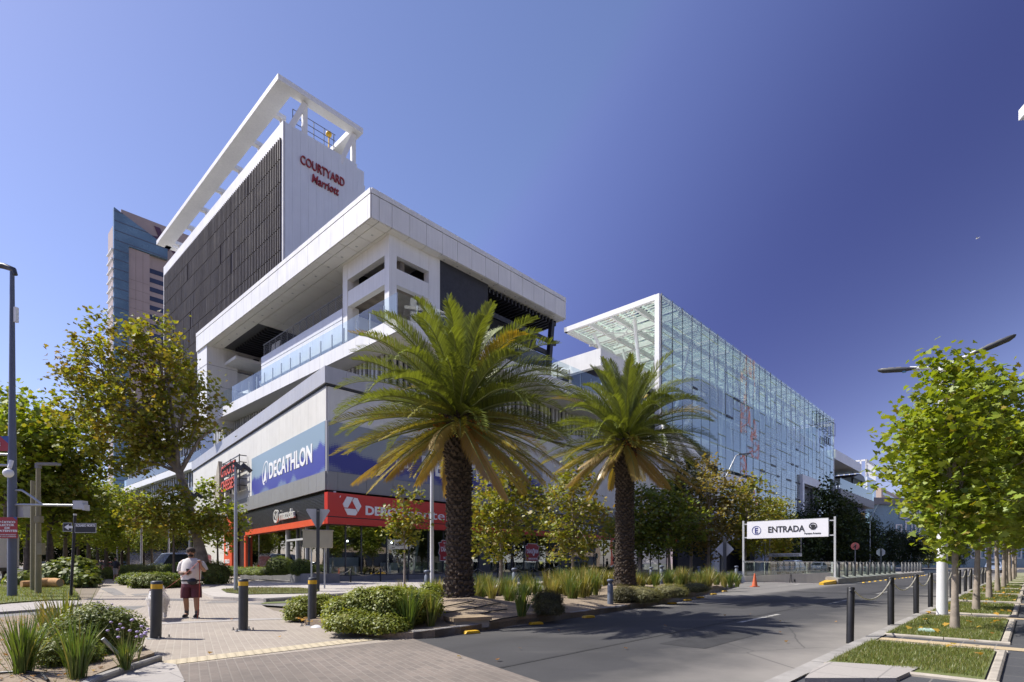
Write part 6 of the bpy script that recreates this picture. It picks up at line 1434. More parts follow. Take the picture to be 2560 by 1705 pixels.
for i in range(12):
    p = rk(-8 + 6.3 * i, 10.5); p.z = G(p.x, p.y); o = copy_tree(tA); o.location = p; o.scale = (1.9,) * 3; o.rotation_euler = (0, 0, 1.3 * i); o['group'] = 'plane trees across the street'; o['label'] = 'plane tree across the street at right, mirrored in the shop windows'
# ---- young trees before the shopfront
make_tree('young_tree', 'small young tree with thin yellowing leaves in front of the red shop sign', onray(929, 21.5, .1), (12, *trunk_line(4.1, .045, .012, random.Random(2), 7, .005), [(-.3, 0, 3.95, .35, .35, .45), (.25, .1, 3.7, .55, .5, .5), (-.15, 0, 3.1, .85, .8, .5), (.35, 0, 2.75, .85, .8, .45), (-.3, .1, 2.55, .7, .7, .35), (.1, 0, 2.2, .55, .55, .25), (.0, 0, 1.75, .25, .2, .25)], 150, 7, .15, 'olive', .13, MT['bark_pale'], MAPLE, None, 40, (.3, 1), 10))
yt = [(1151, 25.5, 3.0, 2.05, 5.9, 'olive', 'pale trunked young tree just right of the near palm', 41), (1316, 29.5, 3.3, 1.9, 6.6, 'olive', 'pale trunked young tree between the two palms', 42)]
for u, d, z, r, h, pal, lab, sd_ in yt:
    rg = random.Random(sd_); tl, rr = trunk_line(h * .92, .10, .02, rg, 8, .01); B = blob_column(1.35, h, r, 10, rg, .3)
    for _ in range(9): a = rg.uniform(0, 6.28); B.append((r * .9 * math.cos(a), r * .9 * math.sin(a), rg.uniform(2.2, h * .75), .6, .6, .5))
    make_tree('young_tree', lab, onray(u, d, .1), (sd_, tl, rr, B, 420, 9, .20, pal, .22, MT['bark_pale'], MAPLE, None, 70, (.25, 1), 22), 'trees along the shopfront')
mt = [(1470, 41, 'mid', 6.9, 2.3, 'dark green tree right behind the second palm trunk'), (1540, 42, 'mid', 7.6, 2.4, 'thin leaning green tree before the glazed shopfront'), (1588, 50, 'dark', 10.5, 2.3, 'dark narrow tree behind the pale shop wall sign'), (1628, 46, 'bronze', 10.0, 3.0, 'bronze leaved conical tree beside the grey lamp arm'), (1712, 47, 'olive', 8.6, 3.0, 'yellow green round tree just left of the garage gantry'), (1770, 54, 'olive', 8.0, 2.4, 'yellow green tree behind the left end of the gantry sign')]
for i, (u, d, pal, h, r, lab) in enumerate(mt):
    rg = random.Random(60 + i); tl, rr = trunk_line(h * .9, .14, .03, rg, 8, .02 if i != 1 else -.05); B = blob_column(1.9, h, r, 9, rg, .3)
    for _ in range(8): a = rg.uniform(0, 6.28); B.append((r * .85 * math.cos(a), r * .85 * math.sin(a), rg.uniform(2.5, h * .7), .8, .8, .7))
    make_tree('tree', lab, onray(u, d, .1), (60 + i, tl, rr, B, 420, 9, .27, pal, .30, MT['bark_pale'], MAPLE_S, None, 50, (.3, 1), 18), 'trees along the shopfront')
# ---- dark trees down the street, beyond the gantry
dk = None
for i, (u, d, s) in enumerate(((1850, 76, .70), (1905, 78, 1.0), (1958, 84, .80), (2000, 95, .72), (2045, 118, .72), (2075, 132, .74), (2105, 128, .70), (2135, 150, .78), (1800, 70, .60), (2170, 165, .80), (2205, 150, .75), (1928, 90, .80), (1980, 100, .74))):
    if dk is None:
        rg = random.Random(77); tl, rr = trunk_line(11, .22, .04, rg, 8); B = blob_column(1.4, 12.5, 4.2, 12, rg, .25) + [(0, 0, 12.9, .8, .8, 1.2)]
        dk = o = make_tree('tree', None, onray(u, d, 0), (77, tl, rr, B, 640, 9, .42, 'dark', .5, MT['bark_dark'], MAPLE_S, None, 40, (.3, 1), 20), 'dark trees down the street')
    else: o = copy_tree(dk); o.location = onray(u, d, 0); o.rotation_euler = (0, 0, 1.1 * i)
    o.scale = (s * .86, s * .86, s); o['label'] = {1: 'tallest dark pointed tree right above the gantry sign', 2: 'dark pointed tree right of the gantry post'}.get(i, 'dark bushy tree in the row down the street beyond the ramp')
    if i == 9: o['label'] = 'dark bushy tree at the far end of the street'
for i, (u, d, s) in enumerate(((-30, 105, 1.0), (25, 112, .9), (70, 120, 1.0), (110, 128, 1.1), (150, 125, 1.0), (190, 135, 1.1), (225, 130, 1.0), (262, 124, 1.1), (295, 118, .95), (325, 112, .9), (10, 92, .8))):
    o = copy_tree(dk); o.location = onray(u, d, 0); o.rotation_euler = (0, 0, 1.9 * i + .5); o.scale = (s * 1.15, s * 1.15, s * .9); o['group'] = 'dark trees closing the walkway'; o['label'] = 'dark low crowned tree closing the far end of the shaded walkway'
# ---- trees lining the walkway at left and behind
avs = [(20, 40, 1.25), (66, 46, 1.12), (112, 42, .95), (-70, 46, 1.3), (150, 56, .95), (205, 64, 1.0), (245, 72, 1.05), (180, 88, 1.15), (120, 74, 1.2), (60, 80, 1.3), (295, 66, .78), (350, 60, .62), (10, 68, 1.2), (280, 92, 1.0), (330, 84, .9), (225, 105, 1.2), (-40, 64, 1.3), (400, 72, .72), (90, 105, 1.5)]
av = {}
for i, (u, d, s) in enumerate(avs):
    key = i % 3
    if key not in av:
        rg = random.Random(90 + key); tl, rr = trunk_line(7.5, .26, .08, rg, 8, .02 * (key - 1))
        B = [(rg.uniform(-2.6, 2.6), rg.uniform(-2.6, 2.6), rg.uniform(4.0, 10.2), rg.uniform(1.3, 2.3), rg.uniform(1.3, 2.3), rg.uniform(1.0, 1.6)) for _ in range(16)] + [(0, 0, 7, 3.2, 3.2, 2.4), (0, 0, 10.2, 1.6, 1.6, 1.4)]
        av[key] = o = make_tree('plane_tree', None, onray(u, d, 0), (90 + key, tl, rr, B, 620, 10, .34, ['fresh', 'fresh', 'mid'][key], .42, MT['bark_dark'], MAPLE_S, None, 60, (.4, 1), 18), 'plane trees lining the walkway')
    else: o = copy_tree(av[key]); o.location = onray(u, d, 0); o.rotation_euler = (0, 0, 2.1 * i)
    o.scale = (s,) * 3
    o['label'] = {0: 'plane tree behind the slate blue mast at far left', 2: 'shorter plane tree right behind the olive lamp posts', 11: 'small yellow green tree just left of the leaning plane tree', 17: 'low tree behind the leaning trunk near the pale side wall'}.get(i, 'plane tree of the shaded rows lining the walkway')
# young tree with a straight trunk beside the walkway
make_tree('young_tree', 'slender straight young tree left of the leaning trunk, behind the man', onray(399, 33, 0), (14, *trunk_line(5.6, .085, .02, random.Random(4), 8, .0), [(-.5, 0, 4.6, 1.6, 1.5, .9), (.9, 0, 4.3, 1.5, 1.5, .9), (-1.2, 0, 3.7, 1.5, 1.4, .7), (.4, 0, 3.4, 1.8, 1.6, .6), (2.0, 0, 3.7, 1.2, 1.2, .8), (.2, 0, 5.4, 1.2, 1.2, .7), (-2.2, 0, 4.1, 1.0, 1.0, .6)], 330, 10, .22, 'olive', .26, MT['bark_dark'], MAPLE, None, 60, (.3, 1), 16))
make_tree('young_tree', 'leafy tree in front of the pale side wall, right of the leaning trunk', onray(500, 37, 0), (15, *trunk_line(5.4, .08, .02, random.Random(6), 8, .0), [(-.6, 0, 5.2, 1.3, 1.2, .9), (.5, 0, 4.6, 1.3, 1.2, .9), (-1.0, 0, 4.0, 1.3, 1.3, .8), (.9, 0, 3.6, 1.1, 1.1, .8), (-.2, 0, 3.0, 1.3, 1.2, .6), (.9, 0, 2.6, .7, .7, .5), (-.8, 0, 6.2, .8, .8, .6)], 260, 9, .24, 'fresh', .24, MT['bark_dark'], MAPLE, None, 50, (.3, 1), 14))

# ---------------------------------------------------------------- palms
def palm(label, loc, th, seed, nf, flen, rtr, rz):
    o = thing('palm_tree', label, 'palm', loc, rz); rg = np.random.default_rng(seed); r2 = random.Random(seed)
    # trunk: flared foot, slim neck below the crown boss, covered by cut leaf bases
    prof = []; n = 26
    for i in range(n):
        u = i / (n - 1); r = rtr * (1 + .30 * math.exp(-u * 13) - .10 * math.sin(math.pi * min(u * 1.15, 1)) + (.22 * max(0, (u - .72) / .28) ** 1.5)); prof.append((r, u * th))
    mb = MB(); mb.lathe(prof, 22); mb.build('trunk', MT['palm_bark'], o)
    mb = MB(); rows = int(th / .09)
    for j in range(rows):
        u = (j + .5) / rows; z = u * th; r = np.interp(z, [q[1] for q in prof], [q[0] for q in prof]); cnt = 15
        for i in range(cnt):
            if r2.random() < .06: continue
            a = 2 * math.pi * (i + .5 * (j % 2) + r2.uniform(-.12, .12)) / cnt; nx, ny = math.cos(a), math.sin(a); tx, ty = -ny, nx
            w_ = .074 * r2.uniform(.7, 1.15); h_ = .047 * r2.uniform(.6, 1.3); pr = .045 * r2.uniform(.5, 1.5) * (1.5 if u > .75 else 1)
            zz_ = z + r2.uniform(-.03, .03)
            c = Vector((nx * r, ny * r, zz_)); T_ = Vector((tx, ty, 0)); N_ = Vector((nx, ny, 0)); tilt = .5
            top = c + N_ * pr + Z * pr * tilt
            V = [c - T_ * w_ - Z * h_ - N_ * .02, c + T_ * w_ - Z * h_ - N_ * .02, c + T_ * w_ * .75 + Z * h_ - N_ * .02, c - T_ * w_ * .75 + Z * h_ - N_ * .02,
                 top - T_ * w_ * .55 - Z * h_ * .35, top + T_ * w_ * .55 - Z * h_ * .35, top + T_ * w_ * .4 + Z * h_ * .55, top - T_ * w_ * .4 + Z * h_ * .55]
            mb.add(V, [(4, 5, 6, 7), (0, 1, 5, 4), (1, 2, 6, 5), (2, 3, 7, 6), (3, 0, 4, 7)])
    mb.build('leaf_bases', MT['palm_chip'], o)
    # fronds
    Q = []; QC = []; ra = MB(); dry = MB()
    crown = Vector((0, 0, th + .05))
    for f in range(nf):
        u = (f + .5) / nf                                       # 0 youngest (upright) .. 1 oldest (hanging)
        az = f * 2.39996 + r2.uniform(-.15, .15)
        el = R(86) - u ** .95 * R(122) + r2.uniform(-.10, .10); L = flen * (1.0 - .22 * abs(u - .45)) * r2.uniform(.88, 1.08)
        if u < .12: L *= .86
        droop = (.34 + .70 * math.sin(math.pi * min(u * 1.25, 1.0))) * r2.uniform(.7, 1.3)
        n = 16; pos = crown + Vector((math.cos(az) * .17, math.sin(az) * .17, -.36 * u)); pts = [pos.copy()]; e = el
        side = r2.uniform(-.25, .25)
        for i in range(n):
            v = i / n; e2 = e - droop * (v ** 1.9) * (1.15 if el > -.2 else .8); e2 = max(e2, R(-86)); a2 = az + side * v * v
            pos = pos + Vector((math.cos(e2) * math.cos(a2), math.cos(e2) * math.sin(a2), math.sin(e2))) * (L / n); pts.append(pos.copy())
        ra.tube(pts, [.030 * (1 - .85 * i / n) for i in range(n + 1)], 5, False)
        age = min(1, max(0, (u - .66) / .36)) * r2.uniform(.5, 1.3); yl = r2.random() < .06
        nl = 84; twist = r2.uniform(-.25, .25)
        for i in range(nl):
            v = .10 + .90 * i / (nl - 1); x = v * n; k = min(int(x), n - 1); p = pts[k].lerp(pts[k + 1], x - k); d = (pts[k + 1] - pts[k]).normalized()
            sd0 = d.cross(Z); sd0 = sd0.normalized() if sd0.length > .05 else Vector((-math.sin(az), math.cos(az), 0)); up = sd0.cross(d).normalized()
            ll = .132 * flen * (math.sin(math.pi * (v * .82 + .10)) ** .6) * r2.uniform(.85, 1.1)
            if v > .93: ll *= .7
            for sg in (-1, 1):
                lift = .52 + r2.uniform(-.16, .16) + twist * sg
                ld = (sd0 * sg * .66 + d * (.62 + .30 * v) + up * lift * (.9 if age < .5 else .25)).normalized()
                if age > .7: ld = (ld + Vector((0, 0, -.5))).normalized()
                wv = ld.cross(up).normalized() * .0112; tip = p + ld * ll + Vector((0, 0, -.10 * ll - .12 * ll * age)); md = p + ld * ll * .55 + up * .012
                Q.append((p - wv * .55, md - wv, tip, md + wv, p + wv * .55))
                g = np.array((.138, .172, .030)) * r2.uniform(.65, 1.4)
                if v > .55 and r2.random() < .3: g = g * 1.2
                if yl or age > .12: 
                    q = min(1, (age * 1.2 if not yl else .75) * (.35 + .85 * v) * r2.uniform(.6, 1.3)); g = g * (1 - q) + np.array((.40, .27, .03)) * q
                if age > .62: q = min(1, (age - .62) * 2.2 * r2.uniform(.5, 1.2)); g = g * (1 - q) + np.array((.30, .20, .10)) * q
                QC.append(np.clip(g, 0, 1))
    V = np.array([[tuple(p) for p in q] for q in Q], dtype=np.float32); link_mesh('crown', poly_mesh('crown', V, np.array(QC)), MT['frond'], o)
    ra.build('frond_ribs', MT['rachis'], o)
    fr = MB()
    for i in range(7):
        a = r2.uniform(3.2, 6.0); c = crown + Vector((math.cos(a) * .45, math.sin(a) * .45, -.35 - r2.random() * .35))
        for _ in range(26): q = c + Vector((r2.gauss(0, .13), r2.gauss(0, .13), r2.gauss(0, .16))); fr.bar(crown + Vector((0, 0, -.2)), q, .008); fr.ball(q, .022, 4)
    fr.build('fruit_stalks', MT['fruit'], o)
    return o
def palmspot(u, v, y): p = onray(u, y); p.z = CZ + (HOR - v * K) / F * y - .05; return p
PALM1, PALM2 = palmspot(1055, 1372, 13.6), palmspot(1436, 1345, 20.7)
palm('thick trunked date palm standing nearest, on bare soil at the island kerb', PALM1, 365 / F * PALM1.y + CZ - PALM1.z + .15, 3, 132, 3.05, .31, .3)
palm('second date palm farther along the island, in front of the glass hall', PALM2, 311 / F * PALM2.y + CZ - PALM2.z + .15, 9, 122, 3.3, .345, 1.4)

# ---------------------------------------------------------------- grass-like clumps, shrubs, lawns
def clump_mesh(seed, n, h, spread, wid, pal):
    rg = random.Random(seed); Q = []; C = []
    for i in range(n):
        a = rg.uniform(0, 6.283); b = rg.uniform(0, spread * .22); x, y = b * math.cos(a), b * math.sin(a); az = a + rg.uniform(-.6, .6); lean = abs(rg.gauss(.28, .2)) * spread / .5; hh = h * rg.uniform(.55, 1.1)
        bend = rg.uniform(.1, .9); tw = az + 1.57 + rg.uniform(-.7, .7); w0 = wid * rg.uniform(.6, 1.2); sx, sy = math.cos(tw) * w0, math.sin(tw) * w0
        P = []
        for v in (0, .35, .7, 1): rr = lean * hh * (v ** (1 + bend)); P.append((x + rr * math.cos(az), y + rr * math.sin(az), hh * (v - .25 * bend * lean * v * v)))
        L = [(p[0] - sx * w_, p[1] - sy * w_, p[2]) for p, w_ in zip(P, (.6, 1, .8))]; Rr = [(p[0] + sx * w_, p[1] + sy * w_, p[2]) for p, w_ in zip(P, (.6, 1, .8))]
        c = np.array(pal[rg.choices(range(len(pal)), [4, 3, 1.6][:len(pal)])[0]]) * rg.uniform(.75, 1.25)
        for k in range(2): Q.append((L[k], Rr[k], Rr[k + 1], L[k + 1])); C.append(c)
        Q.append((L[2], Rr[2], P[3], P[3])); C.append(c * 1.05)
    return poly_mesh('leaves', np.array(Q, dtype=np.float32), np.clip(np.array(C), 0, 1))
IRIS = [(.12, .165, .03), (.19, .21, .045), (.30, .25, .08)]; IRIS_Y = [(.22, .235, .05), (.30, .28, .075), (.38, .30, .12)]; IRIS_G = [(.085, .15, .025), (.13, .19, .034), (.22, .21, .05)]
cm = [clump_mesh(200 + i, 120, .85, .42, .011, IRIS) for i in range(3)] + [clump_mesh(210 + i, 130, .8, .45, .010, IRIS_Y) for i in range(3)] + [clump_mesh(220 + i, 150, .80, .46, .0095, IRIS_G) for i in range(3)]
for m_ in cm: m_.materials.append(MT['blade'])
def clump(kind, loc, s, rz, label, group, name='iris_clump', cat='plant'):
    o = bpy.data.objects.new(name, cm[kind]); COL.objects.link(o); o.location = loc; o.scale = (s,) * 3; o.rotation_euler = (0, 0, rz); return tag(o, label, cat, group)
near = [(52, 1548, 6, .98, 'upright iris clump at the left edge of the near planting bed'), (176, 1556, 6, .90, 'iris clump in front of the round bush in the near planting bed'), (150, 1490, 0, 1.12, 'tall loose iris clump behind the round bush in the near planting bed'), (108, 1478, 3, .9, 'thin drooping iris clump at the back left of the near planting bed'), (288, 1533, 6, .5, 'low grassy clump at the foot of the leaning steel tube')]
for i, (u, v, k, s, lab) in enumerate(near): clump(k, gpb(u, v) - Z * .04, s, i * 1.3, lab, 'iris clumps in the near bed')
pu = paint('purple_flower', (.42, .33, .56), .6, 0, .2)
for i, (u, v, h) in enumerate(((238, 1470, .5), (248, 1476, .42), (262, 1480, .38), (300, 1525, .42), (318, 1520, .36), (286, 1510, .45), (230, 1462, .55))):
    p = gpb(u, v); mb = MB(); r2 = random.Random(i)
    for k in range(7):
        q = p + Vector((r2.gauss(0, .09), r2.gauss(0, .09), h * r2.uniform(.8, 1.15))); mb.bar(p, q, .006)
    st_ = mb.build('stems', MT['rachis']); fl = MB(); r2 = random.Random(i)
    t_ = thing('flower_tuft', 'lilac flower tuft beside the round bush in the near planting bed' if i not in (3, 4, 5) else 'lilac flower tuft beside the leaning steel tube', 'flower', (0, 0, 0), 0, 'lilac flowers in the near bed'); st_.parent = t_
    for k in range(7):
        q = p + Vector((r2.gauss(0, .09), r2.gauss(0, .09), h * r2.uniform(.8, 1.15)))
        fl = MB(); fl.ball(q, .022, 5, (1, 1, .7)); fl.build('flower_head', pu, t_)
def bush(label, c, blobs, ncl, per, leaf, pal, sig=.05, group=None, shape=OVAL, core=True, name='shrub', cat='shrub', up=.6):
    rg = np.random.default_rng(abs(hash(label)) % 9999 if False else len(label) * 37 + int(c[0] * 10) % 97 + 100)
    o = thing(name, label, cat, c, 0, group); ncl = int(ncl * 1.7); leaf *= 1.3; P, C, D, ci = crown_points(blobs, ncl, per, rg, sig, (.84, 1.0)); k = P[:, 2] > .0; P, D, ci = P[k], D[k], ci[k]
    pc, wt = pal; cl = leafcols(ncl, rg, pc, wt, .15); cols = np.clip(.45 * leafcols(len(P), rg, pc, wt) + .55 * cl[ci], 0, 1)
    link_mesh('leaves', leaf_mesh('leaves', P, leaf, cols, shape, rg, up, dirs=D), MT['leaf'], o)
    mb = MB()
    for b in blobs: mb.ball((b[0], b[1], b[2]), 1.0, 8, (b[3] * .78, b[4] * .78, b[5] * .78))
    mb.build('branches', paint('bush_core_' + str(len(bpy.data.materials)), tuple(q_ * .35 for q_ in pc[-1]), .9), o); return o  # solid balls filling the foliage interior, in darkened leaf colour
BOX = ([(.20, .245, .030), (.265, .30, .038), (.13, .175, .026), (.33, .34, .05)], (3, 3, 2, 1.2)); BOXD = ([(.145, .195, .028), (.195, .24, .038), (.095, .135, .025), (.26, .28, .045)], (3, 3, 2, 1)); HEDGE = ([(.145, .205, .025), (.20, .26, .034), (.10, .14, .022)], (3, 3, 2)); SANT = ([(.21, .215, .09), (.26, .255, .105), (.16, .16, .07), (.31, .29, .12)], (3, 3, 2, 1)); SANTD = ([(.115, .11, .05), (.15, .14, .06), (.085, .08, .04), (.19, .18, .07)], (3, 3, 2, 1))
# clipped shrub mass at the island tip
c = gp(860, 1450, .1); k2 = K / F * c.y
def bb_(u, v, ru, rv, y=0.0, ry=None): return ((u - 860) * k2, y, (1450 - v) * k2, ru * k2, (ry or ru * 1.0) * k2, rv * k2)
bush('wide yellow green clipped shrub mass at the island tip beside the third banded bollard', c, [bb_(775, 1415, 45, 40, .35), bb_(820, 1400, 55, 46, .5), bb_(875, 1398, 58, 48, .45), bb_(930, 1402, 50, 42, .6), bb_(965, 1400, 38, 36, .9), bb_(810, 1430, 62, 28, -.05, 48), bb_(880, 1436, 62, 26, -.15, 44), bb_(905, 1380, 48, 26, 1.0), bb_(845, 1380, 45, 24, 1.0), bb_(960, 1372, 34, 22, 1.4)], 2600, 8, .048, BOX, .04)
c2 = gp(702, 1424, .05)
bush('smaller rounded shrub left of the third banded bollard at the island tip', c2, [(-.05, .1, .22, .42, .4, .32), (.3, .25, .25, .4, .4, .32), (-.25, .05, .12, .25, .3, .2), (.5, .3, .12, .3, .3, .2)], 720, 8, .048, BOX, .04)
c3 = gpb(195, 1500); k3 = K / F * c3.y
bush('round dark green bush in the middle of the near planting bed', c3, [(.0, .15, .34, .42, .42, .36), (.28, .25, .30, .36, .36, .32), (-.25, -.1, .2, .34, .34, .26), (-.42, -.25, .12, .25, .25, .2), (.1, -.05, .2, .4, .35, .28)], 950, 7, .038, BOXD, .035)
c4 = gpb(132, 1528)
bush('low dark bush at the front left of the round bush in the near planting bed', c4, [(0, 0, .15, .30, .28, .2), (.2, .1, .12, .25, .25, .18)], 300, 7, .035, BOXD, .035)
# island iris and grey cushion shrubs
icl = [(940, 1446, 6, 1.0, 'dense dark iris clump at the front right of the clipped shrubs'), (990, 1440, 0, .82, 'loose iris clump right of the clipped shrubs beside bare soil'), (1199, 1415, 6, .98, 'dark upright iris clump alone on the soil near the kerb')]
for i, (u, v, k, s, lab) in enumerate(icl): clump(k, gpi(u, v) - Z * .02, s, i * .9, lab, 'iris clumps on the island')
rgi = random.Random(17); cnt = 0
for (u0, u1, d0, d1, n_, sc_) in ((765, 800, 15.5, 16.5, 6, .55), (900, 1010, 14.6, 18.5, 18, .85), (1080, 1180, 15.2, 18.5, 10, .85), (1085, 1180, 19.5, 23, 18, .95), (1190, 1380, 17.0, 25, 48, 1.0), (1240, 1400, 16.2, 19.5, 16, 1.0), (1330, 1460, 22.0, 27, 20, 1.0), (1330, 1480, 21.6, 24, 14, .9), (1465, 1700, 22.5, 35.5, 56, 1.0), (1500, 1690, 20.8, 27, 26, .9)):
    for _ in range(n_):
        u = rgi.uniform(u0, u1); d = rgi.uniform(d0, d1); p = onray(u, d); s, t = st(p)
        if t > -17.5 and d > 18: continue
        if abs(u - 1055) < 50 and d < 14.5: continue
        if abs(u - 1436) < 40 and d < PALM2.y + .8: continue
        if t < -24.2 + (0.9 if s < 14 else .0) + max(0, (s - 10)) * .20: continue
        p.z = GI(p.x, p.y) - .02
        clump(rgi.choice([0, 1, 2, 3, 4, 5, 6, 7, 8]), p, sc_ * rgi.choice((.5, .62, .75, .85, .95, 1.05, 1.15)), rgi.uniform(0, 6), 'yellow green iris clump in the massed planting behind and between the palms', 'iris clumps on the island'); cnt += 1
def cush(label, u, v, r, h, pal, n): 
    p = gpi(u, v); bush(label, p, [(0, 0, h * .45, r, r * .8, h * .55), (r * .45, .1, h * .38, r * .6, r * .6, h * .45), (-r * .4, 0, h * .35, r * .6, r * .6, h * .42)], n, 8, .055, pal, .035, 'cushion shrubs on the island', np.array([(0, -.5), (.10, 0), (0, .5), (-.10, 0)]))
cush('dark brownish cushion shrub, largest on the island soil', 1258, 1402, .36, .48, SANTD, 460); cush('dull green cushion shrub in front of the dark brownish one', 1262, 1414, .32, .32, SANTD, 280)
cush('dark cushion shrub right of the slate blue bollard light', 1432, 1386, .42, .55, SANTD, 360); cush('pale silvery cushion shrub in front of the second palm', 1475, 1385, .62, .50, SANT, 460); cush('pale cushion shrub right of the spotlight box', 1165, 1365, .45, .5, SANT, 300); cush('low grey green cushion shrub farther right along the kerb', 1540, 1374, .6, .45, SANT, 360)
cush('small grey green cushion shrub near the far island tip', 1600, 1362, .55, .4, SANT, 260)
# hedges: planter, walkway, behind the man
pz = ML(*(LE(6.8, 1.5 + .0)[:2]), .72)
def along_e(k, off, z=.7): return ML(*(LE(k, off)[:2]), z)
bush('larger round clipped box ball in the planter under the side window', along_e(2.3, 2.3, .65), [(0, 0, .62, .86, .80, .66), (.3, .1, .5, .6, .6, .5)], 1100, 7, .05, HEDGE, .035, 'clipped plants in the planter', name='box_ball'); bush('smaller round clipped box ball at the right end of the planter', along_e(-.35, 1.85, .65), [(0, 0, .52, .80, .7, .55), (.35, 0, .45, .5, .5, .45)], 900, 7, .05, HEDGE, .035, 'clipped plants in the planter', name='box_ball')
p0 = along_e(4.2, 2.3, .6); BL = []
for i in range(16): q = along_e(4.4 + i * .82, 2.25, .6) - p0; BL.append((q.x, q.y, .22 + .05 * math.sin(i * 1.9), .62, .62, .32 + .05 * math.sin(i * 2.3)))
bush('long low clipped hedge filling the planter under the side window', p0, BL, 1500, 7, .06, HEDGE, .05, 'clipped plants in the planter', name='hedge', cat='hedge')
for i, (u, d, r, h, lab) in enumerate(((318, 33, 1.0, .75, 'pale clipped round bush at the walkway edge, leftmost'), (350, 29, 1.0, .85, 'dark shaded round bush at the walkway edge'), (378, 30, 1.0, .8, 'grassy bush beside the straight young trunk'), (437, 42, 1.8, 1.5, 'tall pale hedge block behind the man, in front of the parked van'), (493, 34, .8, 1.5, 'dark upright bush at the right of the leaning trunk'), (300, 46, 2.2, 1.2, 'dark hedge far behind the round bushes'), (345, 46, 2.4, 1.3, 'dark hedge in front of the parked van, left part'))):
    bush(lab, onray(u, d, 0), [(0, 0, h * .45, r, r * .8, h * .55), (r * .5, .2, h * .4, r * .7, r * .6, h * .5), (-r * .5, 0, h * .4, r * .7, r * .6, h * .5)], int(420 * max(r, .8)), 7, .085, HEDGE if i in (0, 2, 3) else BOXD, .06, 'bushes beside the walkway')
o = bush('cut leafy branches piled behind the olive posts', onray(120, 31, .05), [(-1.5, 0, .3, .8, .7, .4), (0, .4, .55, 1.0, .9, .65), (1.2, .3, .45, .9, .8, .5), (2.0, -.2, .25, .6, .6, .35), (.4, 1.0, .9, 1.1, .9, .6)], 420, 7, .20, BOXD, .14, None, MAPLE_S, name='branch_pile', cat='branches')
for i, (u, v, l, r, a, lab) in enumerate(((110, 1334, .9, .22, .6, 'sawn log with bright orange bark in front of the branch pile'), (124, 1334, .75, .22, -.2, 'shorter sawn log at the right of the branch pile'), (70, 1330, .7, .16, 1.0, 'sawn log half hidden behind the slate blue mast'))):
    p = onray(u, 27.5, .12); lg = thing('log', lab, 'log', p, a, 'sawn logs on the verge'); mb = MB(); mb.tube([(-l / 2, 0, r), (0, .03, r * 1.05), (l / 2, 0, r)], [r, r * 1.05, r * .9], 12); mb.build('bark', MT['timber_cut'], lg); mb = MB(); mb.tube([(l / 2, 0, r), (l / 2 + .012, 0, r)], [r * .82, r * .82], 12); mb.build('cut_face', MT['wood'], lg)
st0 = bush('clipped dark hedge along the shop windows behind the second palm', ML(27, -1.2, .1), [(AV * s).to_tuple()[:2] + (.5, 1.0, .7, .5) for s in range(-5, 7, 1)], 900, 6, .09, ([(.03, .045, .012), (.04, .06, .016)], (1, 1)), .06, name='hedge', cat='hedge')
# strips of lawn blades as ground cover
def grass(name, poly_fn, n, h, wid, pal, seed, hz):
    rg = np.random.default_rng(seed); pts = poly_fn(rg, n); n = len(pts); z = np.array([hz(x, y) for x, y in pts]); a = rg.uniform(0, 6.28, n); hh = h * rg.uniform(.5, 1.2, n); lean = rg.uniform(.1, .7, n) * hh; b = rg.uniform(0, 6.28, n)
    P = np.column_stack([pts, z]); S = np.column_stack([np.cos(a), np.sin(a), np.zeros(n)]) * wid; T = P + np.column_stack([np.cos(b) * lean, np.sin(b) * lean, hh])
    V = np.stack([P - S, P + S, T], axis=1); cols = leafcols(n, rg, pal, (3, 3, 2, 1.2), .25); o = link_mesh(name, poly_mesh(name, V, cols), MT['blade']); o['kind'] = 'stuff'; return tag(o, None, None)
LG = [(.15, .185, .035), (.20, .23, .045), (.11, .145, .03), (.30, .26, .11)]
def cellfn(a0, a1, c0, c1):
    def f(rg, n): a = rg.uniform(a0, a1, n); c = rg.uniform(c0, c1, n); return np.column_stack([RK0.x + AV.x * a - BV.x * c, RK0.y + AV.y * a - BV.y * c])
    return f
for i in range(-1, 5):
    a0, a1 = (i * PITCH + .75, (i + 1) * PITCH - .45) if i >= 0 else (-2.9, -.45)
    tag(grass('lawn_grass', cellfn(a0, a1, .17, 1.64), [12000, 16000, 8000, 5000, 3000, 2500][i + 1], .055 if i < 2 else .075, .004 + .002 * max(i, 0), LG, 300 + i, lambda x, y: G(x, y) + .13), 'short mown grass in a lawn cell of the right pavement', 'grass')
def polyfn(poly):
    P = np.array([(p[0], p[1]) for p in poly]); 
    def f(rg, n):
        lo, hi = P.min(0), P.max(0); q = rg.uniform(lo, hi, (n * 3, 2)); ins = np.zeros(len(q), bool)
        for (x0, y0), (x1, y1) in zip(P, np.roll(P, -1, 0)):
            c = (y0 > q[:, 1]) != (y1 > q[:, 1]); xi = (x1 - x0) * (q[:, 1] - y0) / (y1 - y0 + 1e-12) + x0; ins ^= c & (q[:, 0] < xi)
        return q[ins][:n]
    return f
tag(grass('verge_grass', polyfn(vg[:7] + [gp(60, 1338), gp(-60, 1350)]), 14000, .10, .010, [(.20, .25, .035), (.25, .29, .045), (.15, .19, .03), (.33, .28, .10)], 320, lambda x, y: G(x, y) + .08), 'bright verge grass round the left posts', 'grass')
tag(grass('strip_grass', polyfn(gs), 5000, .07, .008, [(.15, .16, .05), (.19, .18, .07), (.22, .18, .10), (.28, .22, .13)], 321, lambda x, y: G(x, y) + .12), 'dry grass strip in front of the mall planter', 'grass')
tag(grass('bed_weeds', polyfn(bed[:11]), 2600, .05, .005, LG, 322, lambda x, y: G(x, y) + .07), 'sparse weeds over the near planting bed', 'grass')
